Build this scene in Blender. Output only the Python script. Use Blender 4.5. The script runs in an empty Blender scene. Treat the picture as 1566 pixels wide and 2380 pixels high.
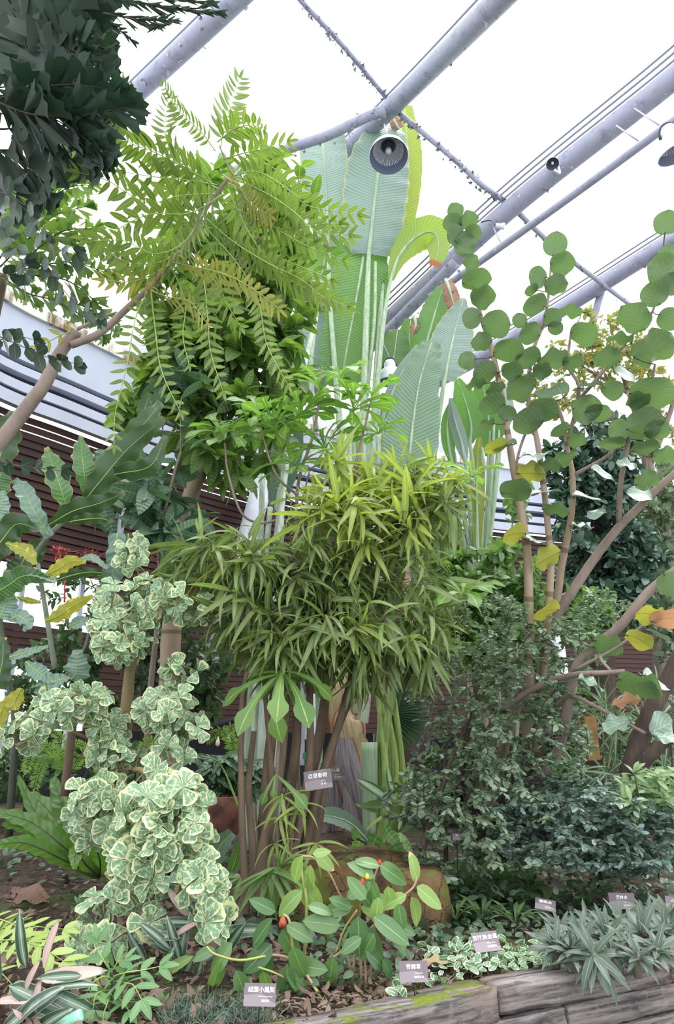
import bpy, math, random
import numpy as np
from mathutils import Vector, Matrix

# ------------------------------------------------------------------ camera, light, exposure
SC = bpy.context.scene
COL = SC.collection
FPX, PITCH, CAMZ = 1700.0, math.radians(17.3), 1.6
cam_d = bpy.data.cameras.new('camera'); cam = bpy.data.objects.new('camera', cam_d); COL.objects.link(cam)
cam.location = (0, 0, CAMZ); cam.rotation_euler = (math.pi/2 + PITCH, 0, 0)
cam_d.sensor_fit = 'VERTICAL'; cam_d.sensor_height = 36.0; cam_d.lens = 36.0*FPX/2380.0
cam_d.clip_start = 0.05; cam_d.clip_end = 300
SC.camera = cam
SC.view_settings.view_transform = 'Standard'; SC.view_settings.look = 'None'
SC.view_settings.exposure = 1.4; SC.view_settings.gamma = 1.0; SC.view_settings.use_curve_mapping = False
SC.cycles.max_bounces = 7; SC.cycles.diffuse_bounces = 3; SC.cycles.glossy_bounces = 2
SC.cycles.transmission_bounces = 4; SC.cycles.transparent_max_bounces = 10
SC.cycles.caustics_reflective = False; SC.cycles.caustics_refractive = False
SC.cycles.sample_clamp_indirect = 4.0

# bright overcast sky: white overhead, a little dimmer and cooler to the sides
W = bpy.data.worlds.new('overcast_sky'); SC.world = W; W.use_nodes = True
wn, wl = W.node_tree.nodes, W.node_tree.links
wn.clear()
tc = wn.new('ShaderNodeTexCoord'); sx = wn.new('ShaderNodeSeparateXYZ'); cr = wn.new('ShaderNodeValToRGB')
bg = wn.new('ShaderNodeBackground'); wo = wn.new('ShaderNodeOutputWorld')
wl.new(tc.outputs['Generated'], sx.inputs[0]); wl.new(sx.outputs['Z'], cr.inputs[0])
cr.color_ramp.elements[0].position = 0.0; cr.color_ramp.elements[0].color = (0.62, 0.66, 0.70, 1)
cr.color_ramp.elements[1].position = 0.75; cr.color_ramp.elements[1].color = (1.0, 1.0, 1.0, 1)
e = cr.color_ramp.elements.new(0.25); e.color = (0.85, 0.88, 0.92, 1)
wl.new(cr.outputs[0], bg.inputs[0]); bg.inputs[1].default_value = 1.15
wl.new(bg.outputs[0], wo.inputs[0])
sun_d = bpy.data.lights.new('sun', 'SUN'); sun = bpy.data.objects.new('sun', sun_d); COL.objects.link(sun)
sun_d.energy = 1.6; sun_d.angle = math.radians(50); sun_d.color = (1.0, 0.985, 0.95)
sun.rotation_euler = (math.radians(-18), math.radians(14), 0); sun.location = (0, 0, 25)

# ------------------------------------------------------------------ helpers
R = np.random.default_rng(11)
def rs(n): 
    global R
    R = np.random.default_rng(n)
CP, SP = math.cos(PITCH), math.sin(PITCH)
CAMP = np.array([0, 0, CAMZ])
def ray(px, py):
    u = (px-783.0)/FPX; v = (1190.0-py)/FPX
    return np.array([u, CP - v*SP, SP + v*CP])
def P(px, py, Y):
    d = ray(px, py); return CAMP + d*(Y/d[1])
def PZ(px, py, z):
    d = ray(px, py); return CAMP + d*((z-CAMZ)/d[2])
def mpp(px, py, Y): return Y/ray(px, py)[1]/FPX
def unit(v):
    v = np.asarray(v, float); return v/np.maximum(np.linalg.norm(v, axis=-1, keepdims=True), 1e-9)

class MB:
    def __init__(s): s.V=[]; s.A=[]; s.F4=[]; s.F3=[]; s.n=0
    def raw(s, V, F, A=None):
        V = np.asarray(V, float).reshape(-1, 3); F = np.asarray(F, int)
        if A is None: A = np.zeros((len(V), 3))
        s.V.append(V); s.A.append(np.asarray(A, float))
        (s.F4 if F.shape[1] == 4 else s.F3).append(F + s.n); s.n += len(V)
        return s
    def inst(s, T, pos, d, n, sc, rnd=None, sw=None):
        """template T at pos, its length along d, its upper face towards n"""
        V, F, A = T
        pos = np.atleast_2d(pos); N = len(pos)
        if N == 0: return s
        d = unit(np.broadcast_to(d, (N, 3))); n = np.broadcast_to(n, (N, 3))
        x = unit(np.cross(d, n)); z = np.cross(x, d)
        sc = np.broadcast_to(np.asarray(sc, float), (N,)); sw = sc if sw is None else np.broadcast_to(sw, (N,))
        W_ = pos[:, None] + (sw[:, None, None]*V[None, :, 0:1])*x[:, None] + (sc[:, None, None]*V[None, :, 1:2])*d[:, None] + (sc[:, None, None]*V[None, :, 2:3])*z[:, None]
        if rnd is None: rnd = R.random(N)
        AA = np.broadcast_to(A, (N,)+A.shape).copy(); AA[:, :, 2] = np.asarray(rnd)[:, None]
        FF = F[None] + (np.arange(N)*len(V))[:, None, None]
        return s.raw(W_.reshape(-1, 3), FF.reshape(-1, F.shape[1]), AA.reshape(-1, 3))
    def tube(s, pts, rad, seg=6, rnd=0.5, smooth=0, cap=True, wob=0.0):
        pts = np.asarray(pts, float); rad = np.broadcast_to(np.asarray(rad, float), (len(pts),)).copy()
        if smooth: pts, rad = spline(pts, smooth, rad)
        n = len(pts)
        t = np.gradient(pts, axis=0); t = unit(t)
        ref = np.array([0, 0, 1.0]) if abs(t[0][2]) < .9 else np.array([1.0, 0, 0])
        u = unit(np.cross(t[0], ref)); U = np.zeros((n, 3))
        for i in range(n):
            u = u - t[i]*np.dot(u, t[i]); u = u/max(np.linalg.norm(u), 1e-9); U[i] = u
        Wv = np.cross(t, U)
        a = np.linspace(0, 2*math.pi, seg, endpoint=False)
        rr = rad[:, None]*np.ones(seg)[None]
        if wob: rr = rr*(1 + wob*(R.random((n, seg))-.5)*2)
        V = pts[:, None] + rr[..., None]*(np.cos(a)[None, :, None]*U[:, None] + np.sin(a)[None, :, None]*Wv[:, None])
        L = np.concatenate([[0], np.cumsum(np.linalg.norm(np.diff(pts, axis=0), axis=1))])
        A = np.zeros((n, seg, 3)); A[..., 0] = (a/(2*math.pi))[None]; A[..., 1] = L[:, None]; A[..., 2] = rnd
        i = np.arange(n-1)[:, None]; j = np.arange(seg)[None]; j2 = (j+1) % seg
        F = np.stack([i*seg+j, i*seg+j2, (i+1)*seg+j2, (i+1)*seg+j], -1).reshape(-1, 4)
        b = s.n; s.raw(V.reshape(-1, 3), F, A.reshape(-1, 3))
        if cap:
            for k, c in ((0, pts[0]), (n-1, pts[-1])):
                ring = b + k*seg + np.arange(seg)
                s.V.append(c[None]); s.A.append(np.array([[0, L[k], rnd]])); ci = s.n; s.n += 1
                f = np.stack([ring, np.roll(ring, -1), np.full(seg, ci)], -1)
                s.F3.append(f if k else f[:, ::-1])
        return s
    def box(s, c, ex, ey, ez, rnd=0.5):
        """centre and three half-extent vectors"""
        c, ex, ey, ez = map(lambda q: np.asarray(q, float), (c, ex, ey, ez))
        V = [c + a*ex + b*ey + g*ez for g in (-1, 1) for b in (-1, 1) for a in (-1, 1)]
        F = [(0, 2, 3, 1), (4, 5, 7, 6), (0, 1, 5, 4), (2, 6, 7, 3), (0, 4, 6, 2), (1, 3, 7, 5)]
        A = np.zeros((8, 3)); A[:, 2] = rnd
        for i, (g, b, a) in enumerate([(g, b, a) for g in (0, 1) for b in (0, 1) for a in (0, 1)]): A[i, 0] = a; A[i, 1] = g
        return s.raw(V, F, A)
    def lathe(s, c, ax, prof, seg=24, rnd=0.5):
        """prof: list of (radius, along axis)"""
        ax = unit(ax); u = unit(np.cross(ax, [0.3, 0.9, 0.2])); w = np.cross(ax, u)
        a = np.linspace(0, 2*math.pi, seg, endpoint=False)
        V = []; A = []
        for k, (r, h) in enumerate(prof):
            V.append(np.asarray(c)+ax*h + r*(np.cos(a)[:, None]*u + np.sin(a)[:, None]*w))
            q = np.zeros((seg, 3)); q[:, 0] = a/(2*math.pi); q[:, 1] = k/(len(prof)-1); q[:, 2] = rnd; A.append(q)
        n = len(prof); i = np.arange(n-1)[:, None]; j = np.arange(seg)[None]; j2 = (j+1) % seg
        F = np.stack([i*seg+j, i*seg+j2, (i+1)*seg+j2, (i+1)*seg+j], -1).reshape(-1, 4)
        return s.raw(np.concatenate(V), F, np.concatenate(A))
    def mesh(s, name, mat, org=(0, 0, 0), smooth=True):
        V = np.concatenate(s.V) - np.asarray(org, float); A = np.concatenate(s.A)
        F4 = np.concatenate(s.F4) if s.F4 else np.zeros((0, 4), int)
        F3 = np.concatenate(s.F3) if s.F3 else np.zeros((0, 3), int)
        me = bpy.data.meshes.new(name)
        me.vertices.add(len(V)); me.vertices.foreach_set('co', V.astype(np.float32).ravel())
        nl = F4.size + F3.size; me.loops.add(nl)
        me.loops.foreach_set('vertex_index', np.concatenate([F4.ravel(), F3.ravel()]).astype(np.int32))
        npy = len(F4)+len(F3); me.polygons.add(npy)
        ls = np.concatenate([np.arange(len(F4))*4, F4.size + np.arange(len(F3))*3]).astype(np.int32)
        me.polygons.foreach_set('loop_start', ls)
        at = me.attributes.new('lv', 'FLOAT_VECTOR', 'POINT'); at.data.foreach_set('vector', A.astype(np.float32).ravel())
        me.update(calc_edges=True)
        me.polygons.foreach_set('use_smooth', np.full(npy, bool(smooth)))
        me.materials.append(mat); me.validate(verbose=False)
        return me
    def obj(s, name, mat, parent=None, smooth=True, label=None, at=None):
        org = np.array(ORG.get(parent.name, (0, 0, 0))) if parent else np.asarray(at if at is not None else (0, 0, 0), float)
        o = bpy.data.objects.new(name, s.mesh(name, mat, org, smooth)); COL.objects.link(o)
        if parent: o.parent = parent
        else: o.location = org
        ORG[o.name] = tuple(org)
        if label: o['label'] = label
        return o
ORG = {}
def thing(name, label, cat, at=(0, 0, 0), group=None):
    o = bpy.data.objects.new(name, None); COL.objects.link(o); o.location = tuple(map(float, at)); o.empty_display_size = .1
    ORG[o.name] = tuple(map(float, at)); tag(o, label, cat, group); return o
def tag(o, label=None, cat=None, group=None, kind=None):
    if label: o['label'] = label
    if cat: o['category'] = cat
    if group: o['group'] = group
    if kind: o['kind'] = kind
    return o
def spline(pts, k, *extra):
    """Catmull-Rom resample, k points per span"""
    P0 = np.asarray(pts, float); n = len(P0)
    ex = [np.asarray(q, float).reshape(n, -1) for q in extra]
    D = np.concatenate([P0]+ex, 1)
    Q = np.concatenate([2*D[:1]-D[1:2], D, 2*D[-1:]-D[-2:-1]])
    out = []
    for i in range(n-1):
        p0, p1, p2, p3 = Q[i:i+4]
        for t in np.linspace(0, 1, k, endpoint=False):
            out.append(.5*((2*p1)+(-p0+p2)*t+(2*p0-5*p1+4*p2-p3)*t*t+(-p0+3*p1-3*p2+p3)*t**3))
    out.append(D[-1]); out = np.array(out)
    res = [out[:, :3]]; c = 3
    for q, e0 in zip(ex, extra):
        w = out[:, c:c+q.shape[1]]; c += q.shape[1]
        res.append(w[:, 0] if np.ndim(e0) == 1 else w)
    return res[0] if not extra else tuple(res)
def px3(L):
    """[(px,py,Y),...] -> points"""
    return np.array([P(*q[:3]) for q in L])
def path(L, k=6): return spline(px3(L), k)

# ------------------------------------------------------------------ leaf templates (x across, y along, z up)
def width(prof, t):
    if isinstance(prof, tuple):
        a, b = prof; w = np.power(np.clip(t, 0, 1), a)*np.power(np.clip(1-t, 0, 1), b)
        tm = a/(a+b); return w/(tm**a*(1-tm)**b)
    q = np.array(prof); return np.interp(t, q[:, 0], q[:, 1])
def leaf(wr=.3, prof=(.6, .8), nl=6, nw=1, fold=.2, droop=.4, wave=0., wk=5, pet=0., tip=None, cup=0., cs=False):
    """unit long leaf; wr = full width / length"""
    t = np.linspace(0, 1, nl+1)
    if cs: t = (1-np.cos(t*math.pi))/2
    dt_ = np.diff(t, prepend=0); ang = -droop*(t-.15); dy = np.cos(ang)*dt_; dz = np.sin(ang)*dt_
    Y = np.concatenate([[0], np.cumsum(dy[1:])]) + pet; Z = np.concatenate([[0], np.cumsum(dz[1:])])
    w = width(prof, t)*wr*.5; w = np.maximum(w, .004)
    u = np.linspace(-1, 1, 2*nw+1)
    X = w[:, None]*u[None]
    YY = Y[:, None] + 0*X; ZZ = Z[:, None] + fold*np.abs(X) - cup*X*X
    if wave: ZZ = ZZ + wave*wr*(np.abs(u)**1.5)[None]*np.sin(t[:, None]*wk*2*math.pi + (u[None] > 0)*1.7)
    if tip is not None: YY = YY + tip*(np.abs(u)[None]**1.3)*(t[:, None]**3)
    V = np.stack([X, YY, ZZ], -1).reshape(-1, 3)
    A = np.stack([np.broadcast_to(u[None], X.shape), np.broadcast_to(t[:, None], X.shape), 0*X], -1).reshape(-1, 3)
    m = 2*nw+1; i = np.arange(nl)[:, None]; j = np.arange(2*nw)[None]
    F = np.stack([i*m+j, i*m+j+1, (i+1)*m+j+1, (i+1)*m+j], -1).reshape(-1, 4)
    return V, F, A
def blade(mb, mid, half, nrm, nw=4, fold=.15, wave=0., wk=6, edge=0., rnd=None, torn=0, cup=0.):
    """big leaf blade along a midrib path: mid (n,3), half (n,) half widths, nrm (n,3) or (3,) upper face"""
    n = len(mid); t = unit(np.gradient(mid, axis=0)); nrm = np.broadcast_to(nrm, (n, 3))
    x = unit(np.cross(t, nrm)); z = np.cross(x, t)
    u = np.linspace(-1, 1, 2*nw+1); tt = np.linspace(0, 1, n)
    hw = half[:, None]*np.ones(len(u))[None]
    if edge: hw = hw*(1 + edge*np.sin(tt*wk*2*math.pi*1.3)[:, None]*np.abs(u)[None]**2)
    X = hw*u[None]
    Z = fold*np.abs(X) + cup*X*X + wave*half.max()*(np.abs(u)**1.6)[None]*np.sin(tt[:, None]*wk*2*math.pi+(u[None] > 0)*2.1)
    V = mid[:, None] + X[..., None]*x[:, None] + Z[..., None]*z[:, None]
    A = np.stack([np.broadcast_to(u[None], X.shape), np.broadcast_to(tt[:, None], X.shape), np.full(X.shape, R.random() if rnd is None else rnd)], -1)
    m = len(u); i = np.arange(n-1)[:, None]; j = np.arange(2*nw)[None]
    F = np.stack([i*m+j, i*m+j+1, (i+1)*m+j+1, (i+1)*m+j], -1).reshape(-1, 4)
    mb.raw(V.reshape(-1, 3), F, A.reshape(-1, 3)); return mb

# ------------------------------------------------------------------ materials
class NT:
    def __init__(s, name):
        s.m = bpy.data.materials.new(name); s.m.use_nodes = True; s.t = s.m.node_tree; s.t.nodes.clear()
        s.out = s.t.nodes.new('ShaderNodeOutputMaterial')
    def n(s, kind, **kw):
        nd = s.t.nodes.new(kind)
        for k, v in kw.items():
            if k.startswith('i_'):
                key = k[2:]; key = int(key) if key.isdigit() else key.replace('_', ' ')
                s.set(nd.inputs[key], v)
            else: setattr(nd, k, v)
        return nd
    def set(s, sock, v):
        if hasattr(v, 'is_output') or isinstance(v, bpy.types.NodeSocket): s.t.links.new(v, sock)
        elif isinstance(v, (tuple, list)) and len(v) == 3 and sock.type == 'RGBA': sock.default_value = (*v, 1)
        else: sock.default_value = v
    def math(s, op, a, b=None, c=None, clamp=False):
        nd = s.n('ShaderNodeMath', operation=op, use_clamp=clamp); s.set(nd.inputs[0], a)
        if b is not None: s.set(nd.inputs[1], b)
        if c is not None: s.set(nd.inputs[2], c)
        return nd.outputs[0]
    def mix(s, f, a, b):
        nd = s.n('ShaderNodeMix', data_type='RGBA'); s.set(nd.inputs[0], f); s.set(nd.inputs[6], a); s.set(nd.inputs[7], b)
        return nd.outputs[2]
    def step(s, x, lo, hi):
        nd = s.n('ShaderNodeMapRange', interpolation_type='SMOOTHSTEP'); s.set(nd.inputs[0], x)
        nd.inputs[1].default_value = lo; nd.inputs[2].default_value = hi
        return nd.outputs[0]
    def noise(s, scale, vec=None, detail=3.0, rough=.55, color=False):
        nd = s.n('ShaderNodeTexNoise'); nd.inputs['Scale'].default_value = scale; nd.inputs['Detail'].default_value = detail
        nd.inputs['Roughness'].default_value = rough
        if vec is not None: s.t.links.new(vec, nd.inputs['Vector'])
        return nd.outputs[1 if color else 0]
    def obj(s): return s.n('ShaderNodeNewGeometry').outputs['Position']
    def lv(s):
        a = s.n('ShaderNodeAttribute', attribute_name='lv'); x = s.n('ShaderNodeSeparateXYZ'); s.t.links.new(a.outputs['Vector'], x.inputs[0])
        return x.outputs[0], x.outputs[1], x.outputs[2]
    def bump(s, h, strength=.3, dist=.01):
        nd = s.n('ShaderNodeBump'); s.set(nd.inputs['Height'], h); nd.inputs['Strength'].default_value = strength; nd.inputs['Distance'].default_value = dist
        return nd.outputs[0]
    def done(s, sh): s.t.links.new(sh, s.out.inputs[0]); return s.m
    def pbr(s, col, rough=.6, normal=None, spec=.5, metal=0.):
        nd = s.n('ShaderNodeBsdfPrincipled'); s.set(nd.inputs['Base Color'], col); s.set(nd.inputs['Roughness'], rough)
        nd.inputs['Specular IOR Level'].default_value = spec; nd.inputs['Metallic'].default_value = metal
        if normal is not None: s.t.links.new(normal, nd.inputs['Normal'])
        return nd.outputs[0]

def srgb(h):
    if isinstance(h, str): c = [int(h[i:i+2], 16)/255 for i in (0, 2, 4)]
    else: c = [q/255 for q in h]
    return tuple(((q+.055)/1.055)**2.4 if q > .04045 else q/12.92 for q in c)
def ds(c, k=.16, g=.97):
    L = .25*c[0]+.62*c[1]+.13*c[2]; return tuple(g*(q*(1-k)+L*k) for q in c)
def leafmat(name, c1, c2, trans=None, tf=.35, rough=.42, spec=.4, vein=None, mid=.07, ribs=0, ribd=.0, rang=1.0, thin=False, edge=None, ew=.8, eamp=.25,
            back=None, tip=None, tiplo=.88, spots=None, spotlo=.62, band=None):
    """colour between c1 and c2 by leaf; vein = midrib colour; ribs = side veins; edge = margin colour; band = (colour, lo, hi) silvery stripe beside midrib"""
    c1, c2, edge, back = [None if q is None else ds(q) for q in (c1, c2, edge, back)]
    trans = (1.5, 1.8, .6) if trans is None else trans; trans = tuple(.3*1.15+.7*q for q in trans)
    s = NT(name); u, v, r = s.lv(); au = s.math('ABSOLUTE', u); pos = s.obj()
    nz = s.noise(9, pos, 2)
    f = s.math('ADD', s.math('MULTIPLY', r, .7), s.math('MULTIPLY', nz, .45), clamp=True)
    f = s.math('SUBTRACT', f, .07, clamp=True)
    col = s.mix(f, c1, c2)
    normal = None
    if ribs:
        w = s.math('SINE', s.math('MULTIPLY', s.math('SUBTRACT', v, s.math('MULTIPLY', au, .06*rang)), ribs*6.283))
        w = s.math('MULTIPLY_ADD', w, .5, .5) if not thin else s.step(w, .55, .98)
        dk = s.n('ShaderNodeMix', data_type='RGBA', blend_type='MULTIPLY'); s.set(dk.inputs[0], s.math('MULTIPLY', w, ribd)); s.set(dk.inputs[6], col); s.set(dk.inputs[7], (.35, .45, .35)); col = dk.outputs[2]
        normal = s.bump(w, .5, .006)
    if band:
        b = s.math('MULTIPLY', s.step(au, band[2], band[1]), s.step(nz, .2, .5)); col = s.mix(b, col, band[0])
    if edge:
        k = s.math('ADD', au, s.math('MULTIPLY', s.math('SUBTRACT', s.noise(28, pos, 2), .5), eamp*2))
        k = s.math('MAXIMUM', k, s.math('ADD', s.math('MULTIPLY', v, .97), s.math('MULTIPLY', s.math('SUBTRACT', nz, .5), .12)))
        col = s.mix(s.step(k, ew-.06, ew+.04), col, edge)
    if vein:
        col = s.mix(s.step(au, mid, mid*.4), col, vein)
    if spots:
        col = s.mix(s.step(s.noise(22, pos, 3), spotlo, spotlo+.05), col, spots)
    if tip:
        k = s.math('ADD', v, s.math('MULTIPLY', s.math('SUBTRACT', r, .8), .5))
        col = s.mix(s.step(k, tiplo, tiplo+.05), col, tip)
    if back:
        g = s.n('ShaderNodeNewGeometry'); col = s.mix(g.outputs['Backfacing'], col, back)
    p = s.pbr(col, rough, normal, spec)
    tr = s.n('ShaderNodeBsdfTranslucent')
    tm = s.n('ShaderNodeMix', data_type='RGBA', blend_type='MULTIPLY'); tm.inputs[0].default_value = 1; s.set(tm.inputs[6], col); s.set(tm.inputs[7], trans)
    s.t.links.new(tm.outputs[2], tr.inputs[0])
    mx = s.n('ShaderNodeMixShader'); mx.inputs[0].default_value = tf
    s.t.links.new(p, mx.inputs[1]); s.t.links.new(tr.outputs[0], mx.inputs[2])
    return s.done(mx.outputs[0])
def barkmat(name, c1, c2, scale=14, stretch=4, rough=.85, moss=None, bump=.6, rings=0):
    s = NT(name); u, v, r = s.lv(); pos = s.obj()
    mp = s.n('ShaderNodeMapping'); mp.inputs['Scale'].default_value = (1, 1, 1.0/stretch); s.t.links.new(pos, mp.inputs[0])
    n1 = s.noise(scale, mp.outputs[0], 5, .6); n2 = s.noise(scale*4, mp.outputs[0], 3)
    f = s.math('MULTIPLY_ADD', n1, 1.6, -.3, clamp=True)
    col = s.mix(f, c1, c2)
    if moss: col = s.mix(s.step(s.noise(5, pos, 4), .52, .62), col, moss)
    h = s.math('ADD', n1, s.math('MULTIPLY', n2, .4))
    if rings:
        rg = s.math('SINE', s.math('MULTIPLY', v, rings*6.283)); k = s.step(rg, .93, .99); col = s.mix(s.math('MULTIPLY', k, .7), col, tuple(q*.4 for q in c1)); h = s.math('ADD', h, k)
    return s.done(s.pbr(col, rough, s.bump(h, bump, .012), .25))
def plain(name, c, rough=.5, metal=0, spec=.5, var=.0, scale=6, c2=None, bump=0):
    s = NT(name)
    if c2 is not None:
        col = s.mix(s.step(s.noise(scale, s.obj(), 4), .4, .65), c, c2)
    else: col = c
    nm = s.bump(s.noise(scale*8, s.obj(), 3), bump, .01) if bump else None
    return s.done(s.pbr(col, rough, nm, spec, metal))
G = srgb
def streak(name, c, c2, rough=.45):
    s = NT(name); mp = s.n('ShaderNodeMapping'); mp.inputs['Scale'].default_value = (26, 26, 1.6); s.t.links.new(s.obj(), mp.inputs[0])
    n = s.noise(1.3, mp.outputs[0], 4, .6); return s.done(s.pbr(s.mix(s.step(n, .35, .65), c, c2), rough, s.bump(n, .3, .006), .4))
# ------------------------------------------------------------------ materials of the setting
def m_soil():
    s = NT('soil'); pos = s.obj(); n1 = s.noise(3.5, pos, 5, .6); n2 = s.noise(26, pos, 4)
    c = s.mix(s.step(n1, .35, .7), G('2a2421'), G('4b4039')); c = s.mix(s.step(n2, .5, .75), c, G('6a5a4c'))
    c = s.mix(s.step(s.noise(1.7, pos, 4), .53, .66), c, G('3d4a2a'))
    return s.done(s.pbr(c, .95, s.bump(s.math('ADD', n1, n2), .9, .03), .15))
def m_timber():
    s = NT('weathered_timber'); u, v, r = s.lv(); pos = s.obj()
    sp = s.n('ShaderNodeSeparateXYZ'); s.t.links.new(pos, sp.inputs[0]); cb = s.n('ShaderNodeCombineXYZ')
    s.set(cb.inputs[0], s.math('MULTIPLY', v, 1.1)); s.set(cb.inputs[1], s.math('MULTIPLY', sp.outputs[2], 20)); s.set(cb.inputs[2], s.math('MULTIPLY', s.math('ADD', s.math('MULTIPLY', sp.outputs[0], -.45), s.math('MULTIPLY', sp.outputs[1], .89)), 20))
    n1 = s.noise(1.6, cb.outputs[0], 8, .7); n2 = s.noise(22, pos, 5, .7)
    c = s.mix(s.step(n1, .34, .66), G('383536'), G('8c8584')); c = s.mix(s.math('MULTIPLY', s.step(n2, .5, .75), .35), c, G('a39a98'))
    c = s.mix(s.math('MULTIPLY', s.step(s.noise(2.2, pos, 2), .5, .7), .4), c, G('7a6558'))
    g = s.n('ShaderNodeNewGeometry'); sz = s.n('ShaderNodeSeparateXYZ'); s.t.links.new(g.outputs['Normal'], sz.inputs[0])
    mossf = s.math('MULTIPLY', s.step(s.math('ADD', s.noise(4.5, pos, 5, .65), s.math('MULTIPLY', r, .22)), .64, .74), s.step(sz.outputs[2], .5, .85))
    mc = s.mix(s.noise(40, pos, 2), G('47551c'), G('76822f'))
    c = s.mix(mossf, c, mc)
    h = s.math('ADD', s.math('ADD', n1, s.math('MULTIPLY', n2, .5)), mossf)
    return s.done(s.pbr(c, .9, s.bump(h, .8, .008), .2))
def m_planks():
    s = NT('brown_cladding'); pos = s.obj(); u, v, r = s.lv()
    mp = s.n('ShaderNodeMapping'); mp.inputs['Scale'].default_value = (.6, .6, 20); s.t.links.new(pos, mp.inputs[0])
    c = s.mix(s.noise(4, mp.outputs[0], 4), G('3d2a27'), G('583b34')); c = s.mix(s.math('MULTIPLY', r, .5), c, G('33231f'))
    return s.done(s.pbr(c, .6, None, .3))
def m_steel():
    s = NT('painted_steel'); pos = s.obj(); n = s.noise(5, pos, 6, .7)
    c = s.mix(s.step(n, .5, .7), G('9a9cae'), G('7d7f92')); c = s.mix(s.step(s.noise(16, pos, 4), .66, .7), c, G('c9cad4'))
    return s.done(s.pbr(c, .55, s.bump(n, .3, .01), .4))
def m_white():
    s = NT('white_fascia'); pos = s.obj()
    mp = s.n('ShaderNodeMapping'); mp.inputs['Scale'].default_value = (1, 1, .3); s.t.links.new(pos, mp.inputs[0])
    c = s.mix(s.step(s.noise(1.2, mp.outputs[0], 4), .4, .75), G('b4bacb'), G('a3a9ba'))
    return s.done(s.pbr(c, .45, None, .4))
def m_stain():
    s = NT('stained_edge'); pos = s.obj()
    mp = s.n('ShaderNodeMapping'); mp.inputs['Scale'].default_value = (1, 1, .25); s.t.links.new(pos, mp.inputs[0])
    c = s.mix(s.step(s.noise(2.6, mp.outputs[0], 6, .7), .47, .62), G('d9d6cc'), G('6e5a38'))
    return s.done(s.pbr(c, .7, None, .3))
SOIL, TIMBER, PLANK, STEEL, WHITE, STAIN = m_soil(), m_timber(), m_planks(), m_steel(), m_white(), m_stain()
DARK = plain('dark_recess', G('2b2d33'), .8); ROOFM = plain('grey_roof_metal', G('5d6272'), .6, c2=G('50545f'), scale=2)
GREYW = plain('grey_wall_paint', G('6d6f78'), .8, c2=G('5c5f68'), scale=1)
def struct(mb, name, mat, smooth=False, label=None):
    o = mb.obj(name, mat, smooth=smooth); o['kind'] = 'structure'
    if label: o['label'] = label
    return o

# ------------------------------------------------------------------ ground of the bed, path
E0, E1 = PZ(783, 2385, .55)[:2], PZ(1159, 2297, .55)[:2]
E2 = PZ(1556, 2223, .55)[:2]; EL = E0 - (E1-E0)*2.5; ER = E2 + (E2-E1)*2.2
FRONT = np.array([EL, E0, E1, E2, ER])
def front_y(x): return np.interp(x, FRONT[:, 0], FRONT[:, 1])
def gnoise(x, y):
    return (np.sin(x*2.3+y*1.1)*.5+np.sin(x*5.1-y*3.7+1)*.3+np.sin(x*11+y*9.3)*.15+np.sin(y*4.4+.5)*.3)
def gz(x, y):
    b = .515 + .012*np.maximum(y-4, 0) + .018*gnoise(x, y)
    return b + .10*np.exp(-((x-.2)**2+(y-8.6)**2)/1.6)
xs = np.linspace(-9, 11, 150); vs = np.concatenate([np.linspace(0, 3.5, 70), np.linspace(3.6, 20, 40)])
X, Vv = np.meshgrid(xs, vs); Y = front_y(X)+.07+Vv; Z = gz(X, Y)+R.normal(0, .004, X.shape)
m = MB(); nx = len(xs); i = np.arange(len(vs)-1)[:, None]; j = np.arange(nx-1)[None]
m.raw(np.stack([X, Y, Z], -1).reshape(-1, 3), np.stack([i*nx+j, i*nx+j+1, (i+1)*nx+j+1, (i+1)*nx+j], -1).reshape(-1, 4))
struct(m, 'ground', SOIL, True)
m = MB(); m.raw([(-14, -4, 0), (16, -4, 0), (16, 26, 0), (-14, 26, 0)], [(0, 1, 2, 3)])
struct(m, 'floor', plain('grey_path', G('8d8a86'), .85, c2=G('77736e'), scale=4))

def sleeper(p0, p1, z1, w, h, label, moss, cat='timber'):
    """one worn timber, p0-p1 = top front edge in plan"""
    p0 = np.array([*p0, z1]); p1 = np.array([*p1, z1]); d = unit(p1-p0); L = np.linalg.norm(p1-p0)
    b = np.array([-d[1], d[0], 0]); n = max(6, int(L/.04)); mb = MB()
    ring = []
    for (a, c) in ((0, 0), (.5, 0), (1, 0), (1, -.5), (1, -1), (.5, -1), (0, -1), (0, -.75), (0, -.5), (0, -.25)): ring.append((a*w, c*h))
    ring = np.array(ring); k = len(ring)
    T = np.linspace(0, L, n+1)
    jit = np.cumsum(R.normal(0, .0018, (n+1, k, 2)), 0); jit -= jit.mean(0); jit *= .8
    jit += R.normal(0, .0012, (n+1, k, 2))
    endr = np.minimum(1, np.minimum(T, L-T)/.02)**.5
    q = ring[None]+jit; c0 = np.array([w/2, -h/2]); q = c0 + (q-c0)*(.93+.07*endr)[:, None, None]
    V = p0 + T[:, None, None]*d + q[..., 0:1]*b + q[..., 1:2]*np.array([0, 0, 1.])
    A = np.zeros(V.shape); A[..., 1] = T[:, None]; A[..., 2] = moss
    i = np.arange(n)[:, None]; j = np.arange(k)[None]; j2 = (j+1) % k
    mb.raw(V.reshape(-1, 3), np.stack([i*k+j, i*k+j2, (i+1)*k+j2, (i+1)*k+j], -1).reshape(-1, 4)[:, ::-1], A.reshape(-1, 3))
    for e in (0, n):
        ci = mb.n; mb.V.append(V[e].mean(0)[None]); mb.A.append(np.array([[0, 0, moss]])); mb.n += 1
        rr = e*k+np.arange(k); mb.F3.append(np.stack([rr, np.roll(rr, -1), np.full(k, ci)], -1))
    o = mb.obj('timber_sleeper', TIMBER); tag(o, label, cat, 'weathered timbers edging the planting bed'); return o
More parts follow.
